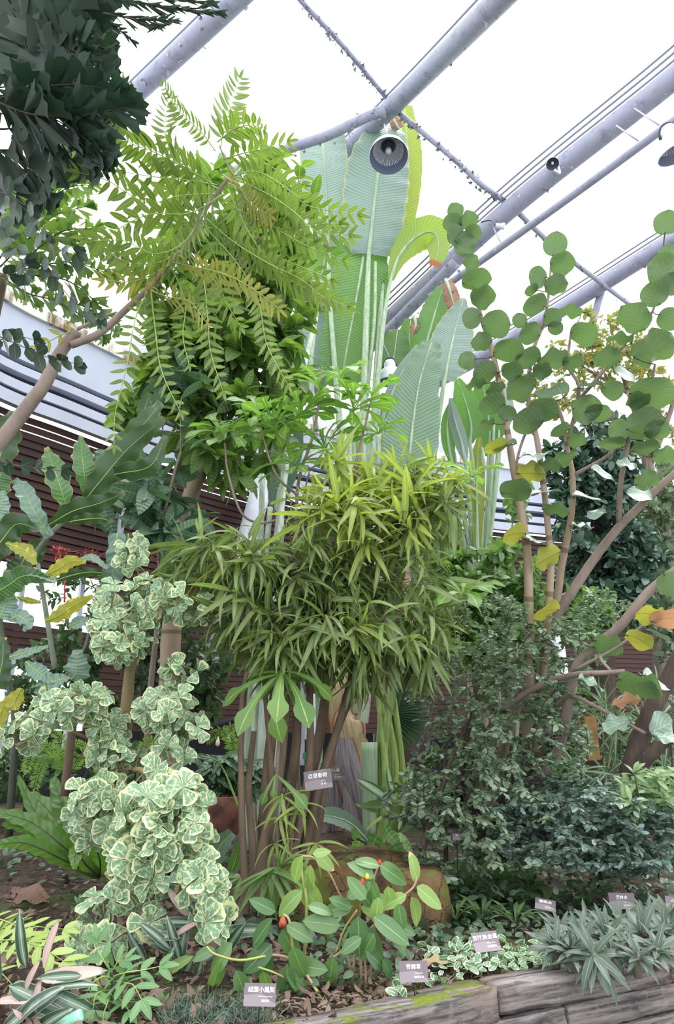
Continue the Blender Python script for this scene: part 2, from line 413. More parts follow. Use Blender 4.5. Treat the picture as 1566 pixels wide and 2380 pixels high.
def lerp(a, b, t): return np.asarray(a)+(np.asarray(b)-np.asarray(a))*t
H = .115
off = unit(np.array([E1[1]-E0[1], -(E1[0]-E0[0])]))
sleeper(EL, lerp(EL, E1, .997), .55, .155, H, 'mossy weathered timber on top of the bed edge with a brown worn top', .8)
sleeper(lerp(E1, E2, .004), lerp(E1, E2, 1.0), .553, .15, H, 'grey cracked timber on top of the edge under the trailing purple-green rosettes', .55)
sleeper(lerp(E2, ER, .004), ER, .55, .15, H, 'pale end of the timber beyond the longest top timber', .3)
Q = lambda px, py, z: PZ(px, py, z)[:2]
za = .55-H-.006
S1 = lerp(E1, E2, (1309-1159)/(1556-1159)*.93)
sleeper(lerp(EL, E1, .3), lerp(E1, S1, .99)+off*.0, za, .14, H, 'short grey timber in the second course ending at a dark joint', .1)
sleeper(lerp(S1, ER, .004), lerp(S1, ER, .8), za, .14, H, 'long grey rough timber in the second course of the edge', .1)
sleeper(lerp(EL, E1, .2), ER, za-H-.006, .13, H, 'dark shaded timber in the lowest visible course', .0)
m = MB()
for a, b in zip(FRONT[:-1], FRONT[1:]):
    o2 = np.array([-(b-a)[1], (b-a)[0]]); o2 = unit(o2)*.1
    m.box([*((a+b)/2+o2), .26], [*((b-a)/2), 0], [*(o2*.3), 0], [0, 0, .26])
struct(m, 'wall_retaining', SOIL)

# ------------------------------------------------------------------ curved building behind
ZF = 6.0
edge_px = [(-420, 690), (-200, 800), (0, 910), (150, 968), (310, 1030), (470, 1085), (620, 1130), (780, 1165), (950, 1195), (1120, 1215), (1290, 1232), (1430, 1244), (1566, 1254), (1800, 1268), (2100, 1280)]
PL = spline(np.array([PZ(a, b, ZF) for a, b in edge_px]), 4); PL[:, 2] = 0
tn = unit(np.gradient(PL, axis=0)); INW = np.stack([-tn[:, 1], tn[:, 0], 0*tn[:, 0]], 1)   # away from the camera
INW *= np.sign((INW*PL).sum(1))[:, None]
Y0 = PZ(0, 910, ZF)[1]
def zat(py): return float(P(0, py, Y0)[2])
def band(z0, z1, o0, o1, mb=None, i0=0, i1=None, rnd=.5):
    """extruded strip: section corners (o0,z0) (o1,z1), o = offset inwards"""
    mb = mb or MB(); pl = PL[i0:i1]; iw = INW[i0:i1]; n = len(pl)
    sec = [(o0, z0), (o1, z0), (o1, z1), (o0, z1)]
    V = np.stack([pl + iw*o + np.array([0, 0, z]) for o, z in sec], 1); A = np.zeros(V.shape); A[..., 2] = rnd
    i = np.arange(n-1)[:, None]; j = np.arange(4)[None]; j2 = (j+1) % 4
    mb.raw(V.reshape(-1, 3), np.stack([i*4+j, i*4+j2, (i+1)*4+j2, (i+1)*4+j], -1).reshape(-1, 4), A.reshape(-1, 3))
    for e, fl in ((0, False), (n-1, True)): mb.raw(V[e], [(0, 1, 2, 3)] if fl else [(3, 2, 1, 0)], A[e])
    return mb
def bp(y0, y1, o0, o1, name, mat, **k): return struct(band(zat(y1), zat(y0), o0, o1, **k), name, mat, label=k.get('label'))
bp(905, 932, -.10, .0, 'trim_1', WHITE)                       # gutter lip
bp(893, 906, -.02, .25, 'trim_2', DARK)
bp(872, 893, -.06, .3, 'trim_3', WHITE)
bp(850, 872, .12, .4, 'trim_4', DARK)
bp(832, 850, -.02, .35, 'trim_5', WHITE)
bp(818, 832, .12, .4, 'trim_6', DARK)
bp(712, 818, .0, .4, 'wall_fascia', WHITE)
bp(688, 712, -.05, .4, 'trim_7', STAIN)
m = MB(); V = np.stack([PL+INW*.0+[0, 0, zat(688)], PL+INW*1.6+[0, 0, zat(688)+1.5]], 1)
i = np.arange(len(PL)-1)[:, None]; m.raw(V.reshape(-1, 3), np.concatenate([i*2, i*2+1, i*2+3, i*2+2], 1))
m.raw(V.reshape(-1, 3)-[0, 0, .1], np.concatenate([i*2, i*2+1, i*2+3, i*2+2], 1)[:, ::-1])
struct(m, 'roof', ROOFM)
def zatx(px, py, o=.6):   # height of a picture point on the cladding
    k = np.argmin(np.abs([(p[0]/p[1]) - ray(px, py)[0]/ray(px, py)[1] for p in PL]))
    q = PL[k]+INW[k]*o; d = ray(px, py); return CAMZ + d[2]*(q[1]/d[1])
def clad(ztop, zbot, otop, obot, name, i0=0, i1=None):
    mb = MB(); n = max(1, int(round((ztop-zbot)/.098)))
    for k in range(n):
        a = k/n; b = (k+1)/n; z1 = ztop+(zbot-ztop)*a; z0 = ztop+(zbot-ztop)*b + .006; o = otop+(obot-otop)*a
        band(z0, z1, o, o+.012, mb, i0, i1, rnd=float(R.random()))
    struct(mb, name, PLANK)
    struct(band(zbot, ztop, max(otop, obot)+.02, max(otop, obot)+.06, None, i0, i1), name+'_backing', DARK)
zA = zatx(110, 1305); zB = zatx(110, 1445, .9); zC = zatx(50, 1540, 1.0)
kx = int(np.argmin(np.abs([p[0]/p[1] - ray(300, 1400)[0]/ray(300, 1400)[1] for p in PL])))
clad(zat(932), zA, .12, .75, 'wall_back_upper'); clad(zA, zB, .78, .9, 'wall_back_middle', kx)
clad(zB, zC, .9, 1.0, 'wall_back_lower'); clad(zC, 1.72, 1.0, 1.1, 'wall_back_base', kx)
m = MB()
for kk in range(1, kx, 3): m.box(PL[kk]+INW[kk]*1.0+[0, 0, (zC+zA)/2-.2], INW[kk]*.03, tn[kk]*.035, [0, 0, (zA-zC)/2+.9])
struct(m, 'window_1_frame', WHITE)
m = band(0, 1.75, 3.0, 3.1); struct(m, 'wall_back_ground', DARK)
m = band(0, 1.9, 1.2, 1.3, None, 0, kx-3); struct(m, 'wall_back_grey', GREYW)
m = MB()
for kk in range(2, len(PL), 5): m.tube([PL[kk]+INW[kk]*1.5, PL[kk]+INW[kk]*1.5+[0, 0, 2]], .09, 8)
struct(m, 'wall_posts', GREYW)
PIL = plain('pale_column_paint', G('b9bdc6'), .5, c2=G('a2a6b0'), scale=2)
for a, b, r, lab in (((612, 1120, 12.2), (470, 1620, 12.2), .17, 'thick pale grey leaning column behind the fig stems'),
                     ((310, 1050, 10.7), (262, 1330, 10.7), .06, 'slim white post leaning against the brown cladding'),
                     ((1440, 1290, 14), (1480, 1500, 14), .08, 'white slanted post behind the sea grape branches'),
                     ((1290, 1480, 12), (1345, 1870, 12), .12, 'pale slanted column base behind the small-leaved shrub')):
    o = MB().tube([P(*a), P(*b)], [r*1.1, r*.85], 14).obj('support_column', PIL); tag(o, lab, 'column')
o = MB().tube([P(655, 1640, 11.8), P(455, 1700, 11.8)], .05, 6).obj('diagonal_brace', DARK); tag(o, 'thin black diagonal bar under the brown cladding', 'brace')

# ------------------------------------------------------------------ steel of the roof and its film
BE = {'b1': [(660, -120, 5.9), (540, 5, 7.0), (320, 212, 8.8), (150, 370, 10.6), (-120, 610, 13)],
      'b2': [(1330, -180, 5.0), (1168, -10, 6.2), (900, 258, 9.3), (640, 505, 11.9), (380, 745, 14.5)],
      'b3': [(1800, -20, 6.4), (1566, 182, 7.6), (1180, 490, 9.6), (880, 765, 11.6), (600, 1010, 13.6)],
      'b4': [(1900, 360, 8.8), (1566, 556, 11.0), (1290, 728, 13.0), (1080, 850, 14.6), (800, 1010, 17)]}
BP = {k: spline(px3(v), 10) for k, v in BE.items()}
WIRE = plain('grey_conduit', G('8e90a0'), .5)
def beam(k, r, lab, wires=2):
    p = BP[k]; o = MB().tube(p, r, 20).obj('roof_beam', STEEL); tag(o, lab, 'roof beam', kind='structure')
    t = unit(np.gradient(p, axis=0)); side = unit(np.cross(t, [0, 0, 1])); side *= np.sign((side*[-1, 0.3, 0]).sum(1))[:, None]
    up = unit(np.cross(side, t)); up *= np.sign(up[:, 2])[:, None]
    for w in range(wires):
        MB().tube(p+up*(r*.8+.02+.05*w)+side*(r*.75+.055*w), .017, 6).obj('conduit', WIRE, o)
    mb = MB(); T = leaf(.8, (.3, .3), 2, 1, .3, .6); idx = R.integers(0, len(p), 60); ang = R.uniform(-.3, 1.2, 60)
    pos = p[idx]+t[idx]*R.uniform(-.4, .4, (60, 1)) - up[idx]*r*np.cos(ang)[:, None] - side[idx]*r*np.sin(ang)[:, None]*np.where(R.random((60, 1)) > .5, 1, -1)
    mb.inst(T, pos, unit(R.normal(size=(60, 3))), R.normal(size=(60, 3)), R.uniform(.03, .09, 60)); mb.obj('peeling_paint', STEEL, o)
    return o
beam('b1', .15, 'steel tube entering at the top beside the fishtail palm', 1)
beam('b2', .15, 'thick steel tube crossing over the tall paddle leaves', 1)
beam('b3', .155, 'thick grey steel tube carrying the horn speaker, with conduits', 3)
beam('b4', .155, 'steel tube low above the sea grape leaves', 2)
def pipe(pts, r, name, lab, flakes=0, mat=None, nsp=6, cat='pipe', seg=10):
    p = path(pts, nsp); o = MB().tube(p, r, seg).obj(name, mat or STEEL); tag(o, lab, cat, kind='structure')
    if flakes:
        t = unit(np.gradient(p, axis=0)); mb = MB(); T = leaf(.7, (.3, .3), 2, 1, .4, 1.0)
        f = R.random(flakes)*(len(p)-1); i0 = f.astype(int); pos = p[i0]+(p[np.minimum(i0+1, len(p)-1)]-p[i0])*(f-i0)[:, None]
        pos = pos + R.normal(0, r*.6, (flakes, 3)) - [0, 0, r*.7]
        mb.inst(T, pos, unit(R.normal(size=(flakes, 3))-[0, 0, .8]), R.normal(size=(flakes, 3)), R.uniform(.03, .1, flakes)); mb.obj('peeling_bark_debris', plain('debris_'+name+str(flakes), G('85858f'), .9), o)
    return o
pipe([(895, 262, 9.2), (860, 268, 9.2), (760, 315, 9.4), (650, 352, 9.7), (540, 400, 10.2)], .085, 'branch_pipe', 'grey pipe joining the thick tube in front of the cut-off paddle leaf', 90)
pipe([(640, -70, 7.5), (700, 2, 7.7), (800, 110, 8.3), (905, 236, 9.25)], .038, 'purlin_rod', 'thin dark rod from the top edge down to the tube joint', 140)
pipe([(922, 258, 9.25), (1050, 365, 9.3), (1120, 430, 9.4), (1183, 474, 9.6)], .045, 'purlin_rod', 'thin rod with ragged debris running from tube joint to the speaker tube', 160)
pipe([(1200, 490, 9.7), (1290, 575, 10.6), (1400, 660, 12), (1500, 735, 13.2)], .045, 'purlin_rod', 'thin rod running down behind the sea grape tip leaves', 60)
pipe([(1640, 222, 6.6), (1566, 280, 7.0), (1340, 447, 8.1), (1110, 612, 9.4), (1000, 690, 10.2)], .055, 'hanging_pipe', 'smooth grey pipe slung parallel below the speaker tube')
pipe([(1060, 610, 10.3), (980, 690, 10.8), (880, 790, 11.5), (800, 860, 12)], .10, 'lower_chord_tube', 'rough grey tube just under the main tube by the dry leaf', 60)
pipe([(1400, 668, 12.4), (1385, 720, 12.5), (1372, 775, 12.6)], .07, 'short_strut', 'short slanted strut below the lowest steel tube')
for a, b, lab in (((1474, 252, 7.8), (1545, 300, 7.0), 'grey arm from the tube to the lamp at the frame edge'), ((1432, 292, 7.9), (1487, 330, 7.35), 'thin wire hanging the smooth pipe beside the lamp arm'),
                  ((1147, 530, 9.5), (1165, 568, 9.1), 'thin wire hanging the smooth pipe by the small spotlight')):
    o = MB().tube([P(*a), P(*b)], .012, 5).obj('hanger_wire', WIRE); tag(o, lab, 'wire', kind='structure')
# film cushions between the tubes
def m_film():
    s = NT('clear_film'); pos = s.obj()
    vor = s.n('ShaderNodeTexVoronoi'); vor.inputs['Scale'].default_value = 9; vor.inputs['Randomness'].default_value = .15; s.t.links.new(pos, vor.inputs['Vector'])
    c = s.mix(s.step(vor.outputs['Distance'], .3, .22), (.985, .99, .995), (.93, .94, .97))
    tr = s.n('ShaderNodeBsdfTransparent'); s.t.links.new(c, tr.inputs[0])
    return s.done(tr.outputs[0])
FILM = m_film()
def cushion(a, b, n=12):
    A_, B_ = BP[a], BP[b]; k = np.linspace(0, len(A_)-1, 21).astype(int); A_, B_ = A_[k], B_[k]; w = np.linspace(0, 1, n)
    V = A_[:, None]*(1-w)[None, :, None] + B_[:, None]*w[None, :, None]; V[..., 2] += .22 + .9*np.sin(w*math.pi)[None]
    mb = MB(); i = np.arange(len(k)-1)[:, None]; j = np.arange(n-1)[None]
    mb.raw(V.reshape(-1, 3), np.stack([i*n+j, i*n+j+1, (i+1)*n+j+1, (i+1)*n+j], -1).reshape(-1, 4)); struct(mb, 'ceiling', FILM, True)
cushion('b1', 'b2'); cushion('b2', 'b3'); cushion('b3', 'b4')
# ------------------------------------------------------------------ traveller's palms and other paddle-leaved plants
PAD_UNDER = leafmat('paddle_leaf_underside', G('7d9690'), G('93a8a6'), (1.2, 1.6, .8), .22, .38, .5, G('c9d3ae'), .05, ribs=62, ribd=.5, edge=G('a9ab5e'), ew=.975, eamp=.0)
PAD_TOP = leafmat('paddle_leaf_upper', G('5f8169'), G('7d9a82'), (1.3, 1.9, .7), .25, .35, .5, G('c2cf8c'), .045, ribs=62, ribd=.55)
PAD_GREEN = leafmat('paddle_leaf_green', G('4e7a3e'), G('6b9650'), (1.6, 2.2, .6), .4, .4, .4, G('b5c77a'), .05, ribs=60, ribd=.55)
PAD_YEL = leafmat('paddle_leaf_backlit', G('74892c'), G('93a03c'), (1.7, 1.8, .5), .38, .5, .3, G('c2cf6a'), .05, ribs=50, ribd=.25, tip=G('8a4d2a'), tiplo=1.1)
PAD_FOLD = leafmat('paddle_leaf_turning', G('7c9a3a'), G('96ab42'), (1.6, 1.8, .5), .32, .45, .3, G('c2cf6a'), .05, ribs=40, ribd=.3, tip=G('9a5f45'), tiplo=.80, spots=G('c9a12c'), spotlo=.68)
STALK = streak('pale_green_stalk', G('a3b79a'), G('839c7c'))
STALKY = streak('yellow_green_stalk', G('96a85c'), G('6f8a4a'))
STALKW = streak('whitish_waxy_stalk', G('c3cac2'), G('94a891'))
STALKP = streak('pinkish_sheath', G('c0a093'), G('d0c8ba'))
DRY = leafmat('dry_leaf', G('8a5b48'), G('b58d78'), (1.2, .9, .7), .15, .8, .2, None, spots=G('5e3d33'))
TRUNKP = barkmat('pale_palm_trunk', G('85705f'), G('b8a892'), 5, 7, .7, bump=.4, rings=3)
def m_sheath(name, c1, c2, c3):
    s = NT(name); u, v, r = s.lv(); pos = s.obj()
    cmb = s.n('ShaderNodeCombineXYZ'); s.set(cmb.inputs[0], s.math('MULTIPLY', u, 7.)); s.set(cmb.inputs[1], s.math('MULTIPLY', v, 1.6)); s.set(cmb.inputs[2], s.math('MULTIPLY', r, 9.))
    n = s.noise(1.6, cmb.outputs[0], 6, .65)
    c = s.mix(s.step(n, .3, .7), c1, c2); au = s.math('ABSOLUTE', u)
    c = s.mix(s.step(s.math('ADD', au, s.math('MULTIPLY', n, .3)), .95, 1.12), c, c3)
    return s.done(s.pbr(c, .65, s.bump(n, .6, .012), .3))
SH_GREY = m_sheath('old_grey_leaf_sheath', G('6f6470'), G('aaa0a8'), G('a05a36'))
SH_TAN = m_sheath('tan_leaf_sheath', G('a88e66'), G('c7b596'), G('9a4a30'))
SH_DARK = m_sheath('dark_leaf_sheath', G('4c4143'), G('7d7072'), G('6b4a40'))
SH_PINK = m_sheath('pink_orange_leaf_sheath', G('a9868a'), G('d3b9b0'), G('d08a52'))
SH_PALE = m_sheath('pale_striped_leaf_sheath', G('b8c3b2'), G('e0ddd6'), G('c9a896'))

def paddle(par, mid, w, mat, face='under', pet=None, pr=.03, pmat=None, fold=.12, wave=.05, cup=0, tilt=(0, 0, 0), wk=9, edge=.03, nsub=7):
    """mid: picture points base->tip with depth, w: widths in px"""
    m3 = px3(mid); hw = np.array([w_*.5*mpp(*q) for w_, q in zip(w, mid)])
    p, h = spline(m3, nsub, hw); h = np.maximum(h, .004)
    view = unit(p-CAMP); n = (view if face == 'under' else -view) + np.asarray(tilt, float)
    mb = MB(); blade(mb, p, h, n, 5, fold, wave, wk, edge, cup=cup)
    o = mb.obj('leaf', mat, par)
    if pet is None: pet = []
    q = px3(pet) if len(pet) else np.zeros((0, 3))
    full = np.concatenate([spline(np.concatenate([q, m3[:1]]), 6)[:-1], p[:int(len(p)*.93)]]) if len(pet) else p[:int(len(p)*.93)]
    npet = len(full) - int(len(p)*.93); rr = np.concatenate([np.linspace(pr*1.5, pr, npet), np.linspace(pr, .004, len(full)-npet)])
    MB().tube(full + (0 if face != 'under' else 0), rr, 8).obj('leaf_stalk', pmat or STALK, o)
    return o
def stalks(par, L, mat, r0=.04, r1=.03, name='leaf_stalk'):
    for pts in L: 
        p = path(pts, 6); MB().tube(p, np.linspace(r0, r1, len(p)), 8).obj(name, mat, par)
def sheath(par, pts, w, mat, rad=.25, cup=-1.6, nrm=None):
    """old leaf base wrapped round the trunk"""
    m3 = px3(pts); hw = np.array([a*.5*mpp(*q) for a, q in zip(w, pts)]); p, h = spline(m3, 5, hw)
    n = -unit(p-CAMP) if nrm is None else np.asarray(nrm, float)
    mb = MB(); blade(mb, p, np.maximum(h, .01), n, 6, 0, .015, 2, .0, cup=cup)
    return mb.obj('leaf_sheath', mat, par)

rs(21)
T1 = thing('travellers_palm', 'tall palm with huge upright paddle leaves reaching the roof tubes, striped pale stalks', 'palm', P(800, 1955, 8.6))
Yt = 8.8
trk = path([(800, 1975, 8.7), (806, 1850, 8.7), (812, 1700, 8.75), (822, 1550, 8.8), (832, 1400, 8.85)], 8)
MB().tube(trk, np.interp(np.linspace(0, 1, len(trk)), [0, .2, .6, 1], [.20, .20, .18, .17]), 18, wob=.03).obj('trunk', TRUNKP, T1)
for pts, w, mt, cp in (
    ([(792, 1990, 8.55), (780, 1900, 8.5), (775, 1790, 8.48), (795, 1715, 8.5)], [40, 60, 62, 26], SH_GREY, -1.8),
    ([(838, 1915, 8.46), (822, 1840, 8.42), (806, 1770, 8.42), (800, 1715, 8.45)], [26, 62, 64, 40], SH_GREY, -2.0),
    ([(842, 1850, 8.47), (843, 1790, 8.45), (842, 1740, 8.48), (840, 1706, 8.5)], [8, 34, 42, 10], SH_TAN, -2.0),
    ([(822, 1750, 8.5), (812, 1710, 8.48), (806, 1670, 8.5), (815, 1655, 8.55)], [20, 70, 66, 30], SH_TAN, -2.0),
    ([(760, 1985, 8.55), (752, 1930, 8.5), (758, 1870, 8.5), (770, 1800, 8.55)], [40, 34, 26, 12], SH_GREY, -1.4),
    ([(850, 1990, 8.5), (852, 1930, 8.48), (858, 1870, 8.5), (850, 1810, 8.55)], [30, 26, 22, 8], SH_GREY, -1.4),
    ([(815, 1995, 8.4), (818, 1940, 8.38), (812, 1880, 8.38), (800, 1830, 8.42)], [34, 40, 30, 8], SH_GREY, -1.4),
    ([(735, 2000, 8.5), (745, 1960, 8.4), (757, 1920, 8.4)], [30, 26, 10], SH_GREY, -1.2),
    ([(800, 1700, 8.6), (790, 1620, 8.6), (800, 1540, 8.65), (820, 1480, 8.7)], [70, 60, 40, 16], SH_TAN, -1.6),
    ([(838, 1680, 8.6), (840, 1600, 8.6), (838, 1500, 8.65), (842, 1430, 8.7)], [36, 46, 40, 20], SH_PALE, -1.6),
    ([(800, 1560, 8.7), (815, 1480, 8.65), (825, 1400, 8.65), (820, 1300, 8.7)], [30, 50, 44, 20], SH_PINK, -1.6),
    ([(812, 1640, 8.55), (806, 1630, 8.53), (800, 1612, 8.55)], [26, 28, 10], plain('crimson_sheath', G('8a3a48'), .5), -1.4)):
    sheath(T1, pts, w, mt, cup=cp)
# fan of stalks above the trunk
fan = [(789, 1010, 0), (798, 980, 1), (812, 1000, 2), (822, 980, 0), (834, 960, 3), (846, 980, 2), (857, 970, 0), (868, 990, 1), (880, 1010, 2), (893, 1010, 3), (905, 1060, 4)]
for k, (x, y, c) in enumerate(fan):
    xb = 836 + (k-5)*5.5
    stalks(T1, [[(xb, 1460, 8.75), (xb+(x-xb)*.35, 1300, 8.7+.05*(k % 3)), (x-(x-836)*.12, 1130, 8.75), (x, y, 8.85)]], (STALK, STALKW, STALKW, STALKY, STALKP)[c], .085, .045)
for k in range(5):
    xb = 815+k*13
    sheath(T1, [(830+k*3, 1440, 8.6), (xb+4, 1300, 8.55), (xb, 1180, 8.6), (xb+(xb-838)*.1, 1080, 8.7)], [40, 34, 26, 8], (SH_PALE, SH_PALE, SH_PINK, SH_PALE, SH_PINK)[k], cup=-1.2)
paddle(T1, [(764, 575, 9.9), (760, 490, 9.9), (755, 400, 9.95), (750, 340, 10), (748, 312, 10)], [30, 108, 112, 110, 106], PAD_UNDER, pet=[(800, 1100, 8.8), (782, 900, 9.1), (768, 720, 9.5), (764, 640, 9.8)], fold=.1, edge=.01)
paddle(T1, [(857, 590, 9.6), (862, 545, 9.6), (870, 470, 9.6), (880, 390, 9.65), (895, 320, 9.7), (905, 270, 9.9)], [80, 138, 150, 148, 110, 40], PAD_UNDER, pet=[(842, 1100, 8.8), (846, 900, 9.0), (852, 720, 9.3), (855, 640, 9.5)], pr=.036, fold=.08)
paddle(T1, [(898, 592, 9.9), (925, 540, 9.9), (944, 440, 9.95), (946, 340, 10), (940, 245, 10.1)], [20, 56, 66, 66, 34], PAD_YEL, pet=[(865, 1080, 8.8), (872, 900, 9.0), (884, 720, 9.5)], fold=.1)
paddle(T1, [(850, 560, 9.75), (838, 640, 9.6), (824, 720, 9.5), (808, 800, 9.4), (798, 860, 9.3), (793, 900, 9.3)], [90, 136, 134, 124, 108, 60], PAD_GREEN, fold=.06)
paddle(T1, [(768, 540, 10.1), (755, 600, 10.1), (742, 680, 10), (733, 735, 10)], [50, 115, 110, 60], PAD_GREEN, fold=.06)
paddle(T1, [(738, 700, 9.9), (722, 770, 9.8), (706, 840, 9.7), (696, 900, 9.7)], [40, 96, 100, 50], PAD_UNDER, pet=None, fold=.06)
paddle(T1, [(908, 650, 9.5), (925, 600, 9.5), (955, 560, 9.5), (990, 540, 9.5), (1015, 548, 9.45), (1018, 585, 9.4), (1008, 618, 9.4)], [14, 40, 66, 74, 68, 44, 22], PAD_FOLD, pet=[(868, 1060, 8.8), (878, 880, 9.0), (892, 740, 9.3)], pr=.028, fold=.25, wave=.02)
paddle(T1, [(926, 300, 9.75), (916, 280, 9.7), (912, 262, 9.7)], [26, 24, 12], DRY, fold=.4, wave=.2)
stalks(T1, [[(735, 1000, 9.0), (722, 860, 9.2), (735, 740, 9.6), (742, 700, 9.8)], [(842, 1000, 9), (868, 760, 9.3), (872, 610, 9.6)]], STALK, .035, .025)

T2 = thing('travellers_palm', 'palm with pink-orange sheaths and a broad blue-green paddle leaf beside the lamp', 'palm', P(962, 1900, 9.6))
trk = path([(960, 1930, 9.6), (958, 1750, 9.6), (952, 1580, 9.6), (960, 1420, 9.6), (972, 1290, 9.6)], 8)
MB().tube(trk, .15, 14, wob=.06).obj('trunk', SH_DARK, T2)
for pts, w, mt in (
    ([(985, 1700, 9.4), (965, 1640, 9.36), (950, 1580, 9.38), (938, 1500, 9.42)], [20, 50, 50, 16], SH_DARK),
    ([(935, 1620, 9.4), (948, 1560, 9.38), (968, 1510, 9.4), (980, 1480, 9.45)], [20, 44, 40, 14], SH_GREY),
    ([(950, 1800, 9.4), (945, 1740, 9.38), (935, 1690, 9.4), (925, 1650, 9.45)], [30, 52, 40, 10], SH_DARK),
    ([(975, 1790, 9.4), (978, 1720, 9.38), (985, 1670, 9.4), (998, 1630, 9.45)], [30, 46, 36, 10], SH_DARK),
    ([(958, 1480, 9.42), (956, 1400, 9.4), (962, 1320, 9.42), (975, 1250, 9.45)], [40, 46, 34, 12], SH_PINK)): sheath(T2, pts, w, mt, cup=-1.5)
for k, (xb, x, c) in enumerate(((952, 946, SH_PINK), (962, 962, SH_PINK), (972, 978, SH_PALE), (982, 996, SH_PINK), (990, 1006, SH_PALE))):
    sheath(T2, [(xb, 1330, 9.4), ((xb+x)/2, 1260, 9.38), (x, 1185, 9.4), (x+(k-2)*4, 1150, 9.45)], [22, 22, 18, 8], c, cup=-1.2)
paddle(T2, [(945, 1172, 8.3), (947, 1110, 8.3), (956, 1010, 8.35), (972, 900, 8.4), (992, 830, 8.45), (1003, 796, 8.5)], [50, 116, 126, 96, 68, 40], PAD_TOP, 'top', pet=[(965, 1300, 9.2), (952, 1230, 8.8)], fold=.12, wave=.05)
paddle(T2, [(1033, 884, 9.1), (1040, 845, 9.1), (1052, 790, 9.15), (1066, 735, 9.2), (1077, 692, 9.2)], [40, 100, 100, 66, 10], PAD_UNDER, pet=[(985, 1250, 9.3), (1005, 1080, 9.2), (1024, 940, 9.1)], fold=.1)
paddle(T2, [(988, 815, 9.5), (1000, 765, 9.5), (1016, 710, 9.55), (1030, 665, 9.6)], [36, 66, 62, 26], PAD_GREEN, pet=None)
paddle(T2, [(884, 985, 8.9), (905, 930, 8.9), (935, 865, 8.9), (972, 802, 8.9)], [8, 30, 34, 12], PAD_UNDER, pet=[(940, 1280, 9.3), (905, 1120, 9.1)], fold=.5)
paddle(T2, [(905, 890, 9.9), (915, 830, 9.9), (924, 765, 10)], [50, 84, 40], PAD_GREEN, pet=None)
paddle(T2, [(958, 860, 10), (950, 790, 10.1), (955, 740, 10.1)], [40, 50, 30], PAD_GREEN, pet=None)
paddle(T2, [(1040, 1345, 9.1), (1038, 1280, 9.1), (1026, 1200, 9.1), (1015, 1150, 9.2)], [12, 48, 44, 16], PAD_GREEN, pet=None)
paddle(T2, [(1036, 650, 9.4), (1044, 672, 9.3), (1052, 700, 9.3), (1058, 716, 9.3)], [26, 34, 36, 20], DRY, fold=.5, wave=.25)
paddle(T2, [(962, 735, 9.6), (966, 755, 9.5), (958, 775, 9.5)], [16, 26, 12], DRY, fold=.5, wave=.3)
stalks(T2, [[(955, 1250, 9.4), (930, 1000, 9.5), (915, 880, 9.8)], [(975, 1240, 9.4), (960, 1000, 9.6), (955, 860, 9.9)], [(985, 1230, 9.4), (990, 1000, 9.5), (988, 830, 9.5)],
            [(948, 1240, 9.4), (905, 1050, 9.4), (890, 960, 9.4)]], STALK, .035, .022)

T3 = thing('travellers_palm', 'slender fan of pale green stalks and narrow paddle leaves in front of the white fascia', 'palm', P(1115, 1700, 11.3))
MB().tube(path([(1110, 1760, 11.3), (1110, 1500, 11.3), (1112, 1330, 11.3)], 5), [.16]*11, 12).obj('trunk', TRUNKP, T3)
paddle(T3, [(1092, 1030, 10.9), (1094, 985, 10.9), (1080, 930, 10.9), (1062, 880, 10.9)], [14, 56, 58, 14], PAD_GREEN, pet=[(1113, 1330, 11.2), (1105, 1180, 11), (1098, 1080, 10.9)], fold=.15)
paddle(T3, [(1136, 1060, 11.2), (1138, 1000, 11.2), (1128, 930, 11.2), (1118, 870, 11.2)], [16, 66, 62, 26], PAD_GREEN, pet=[(1120, 1330, 11.2), (1132, 1180, 11.2)], fold=.1)
paddle(T3, [(1082, 1075, 10.7), (1072, 1030, 10.7), (1055, 970, 10.7), (1046, 925, 10.7)], [8, 30, 28, 8], PAD_UNDER, pet=[(1105, 1330, 11.2), (1092, 1190, 10.9)], fold=.5)
paddle(T3, [(1052, 1085, 10.8), (1042, 1030, 10.8), (1040, 975, 10.8), (1052, 925, 10.8)], [8, 30, 28, 8], PAD_GREEN, pet=None, fold=.4)
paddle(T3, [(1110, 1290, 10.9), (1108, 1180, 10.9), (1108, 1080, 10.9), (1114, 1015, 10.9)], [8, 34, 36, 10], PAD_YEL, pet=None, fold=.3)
paddle(T3, [(1165, 1010, 11.5), (1170, 950, 11.5), (1165, 890, 11.6)], [20, 50, 20], PAD_UNDER, pet=[(1128, 1330, 11.3), (1150, 1150, 11.4)], fold=.2)
stalks(T3, [[(1100, 1340, 11.2), (1070, 1230, 11), (1045, 1130, 10.9), (1030, 1060, 10.9)], [(1104, 1340, 11.2), (1082, 1220, 11), (1062, 1100, 10.9), (1055, 1050, 10.9)],
            [(1116, 1340, 11.2), (1120, 1150, 11), (1120, 1040, 10.9)], [(1124, 1340, 11.2), (1148, 1150, 11.1), (1160, 1000, 11.2)], [(1122, 1340, 11.2), (1140, 1150, 11.1), (1148, 980, 11.2)]], STALK, .045, .025)
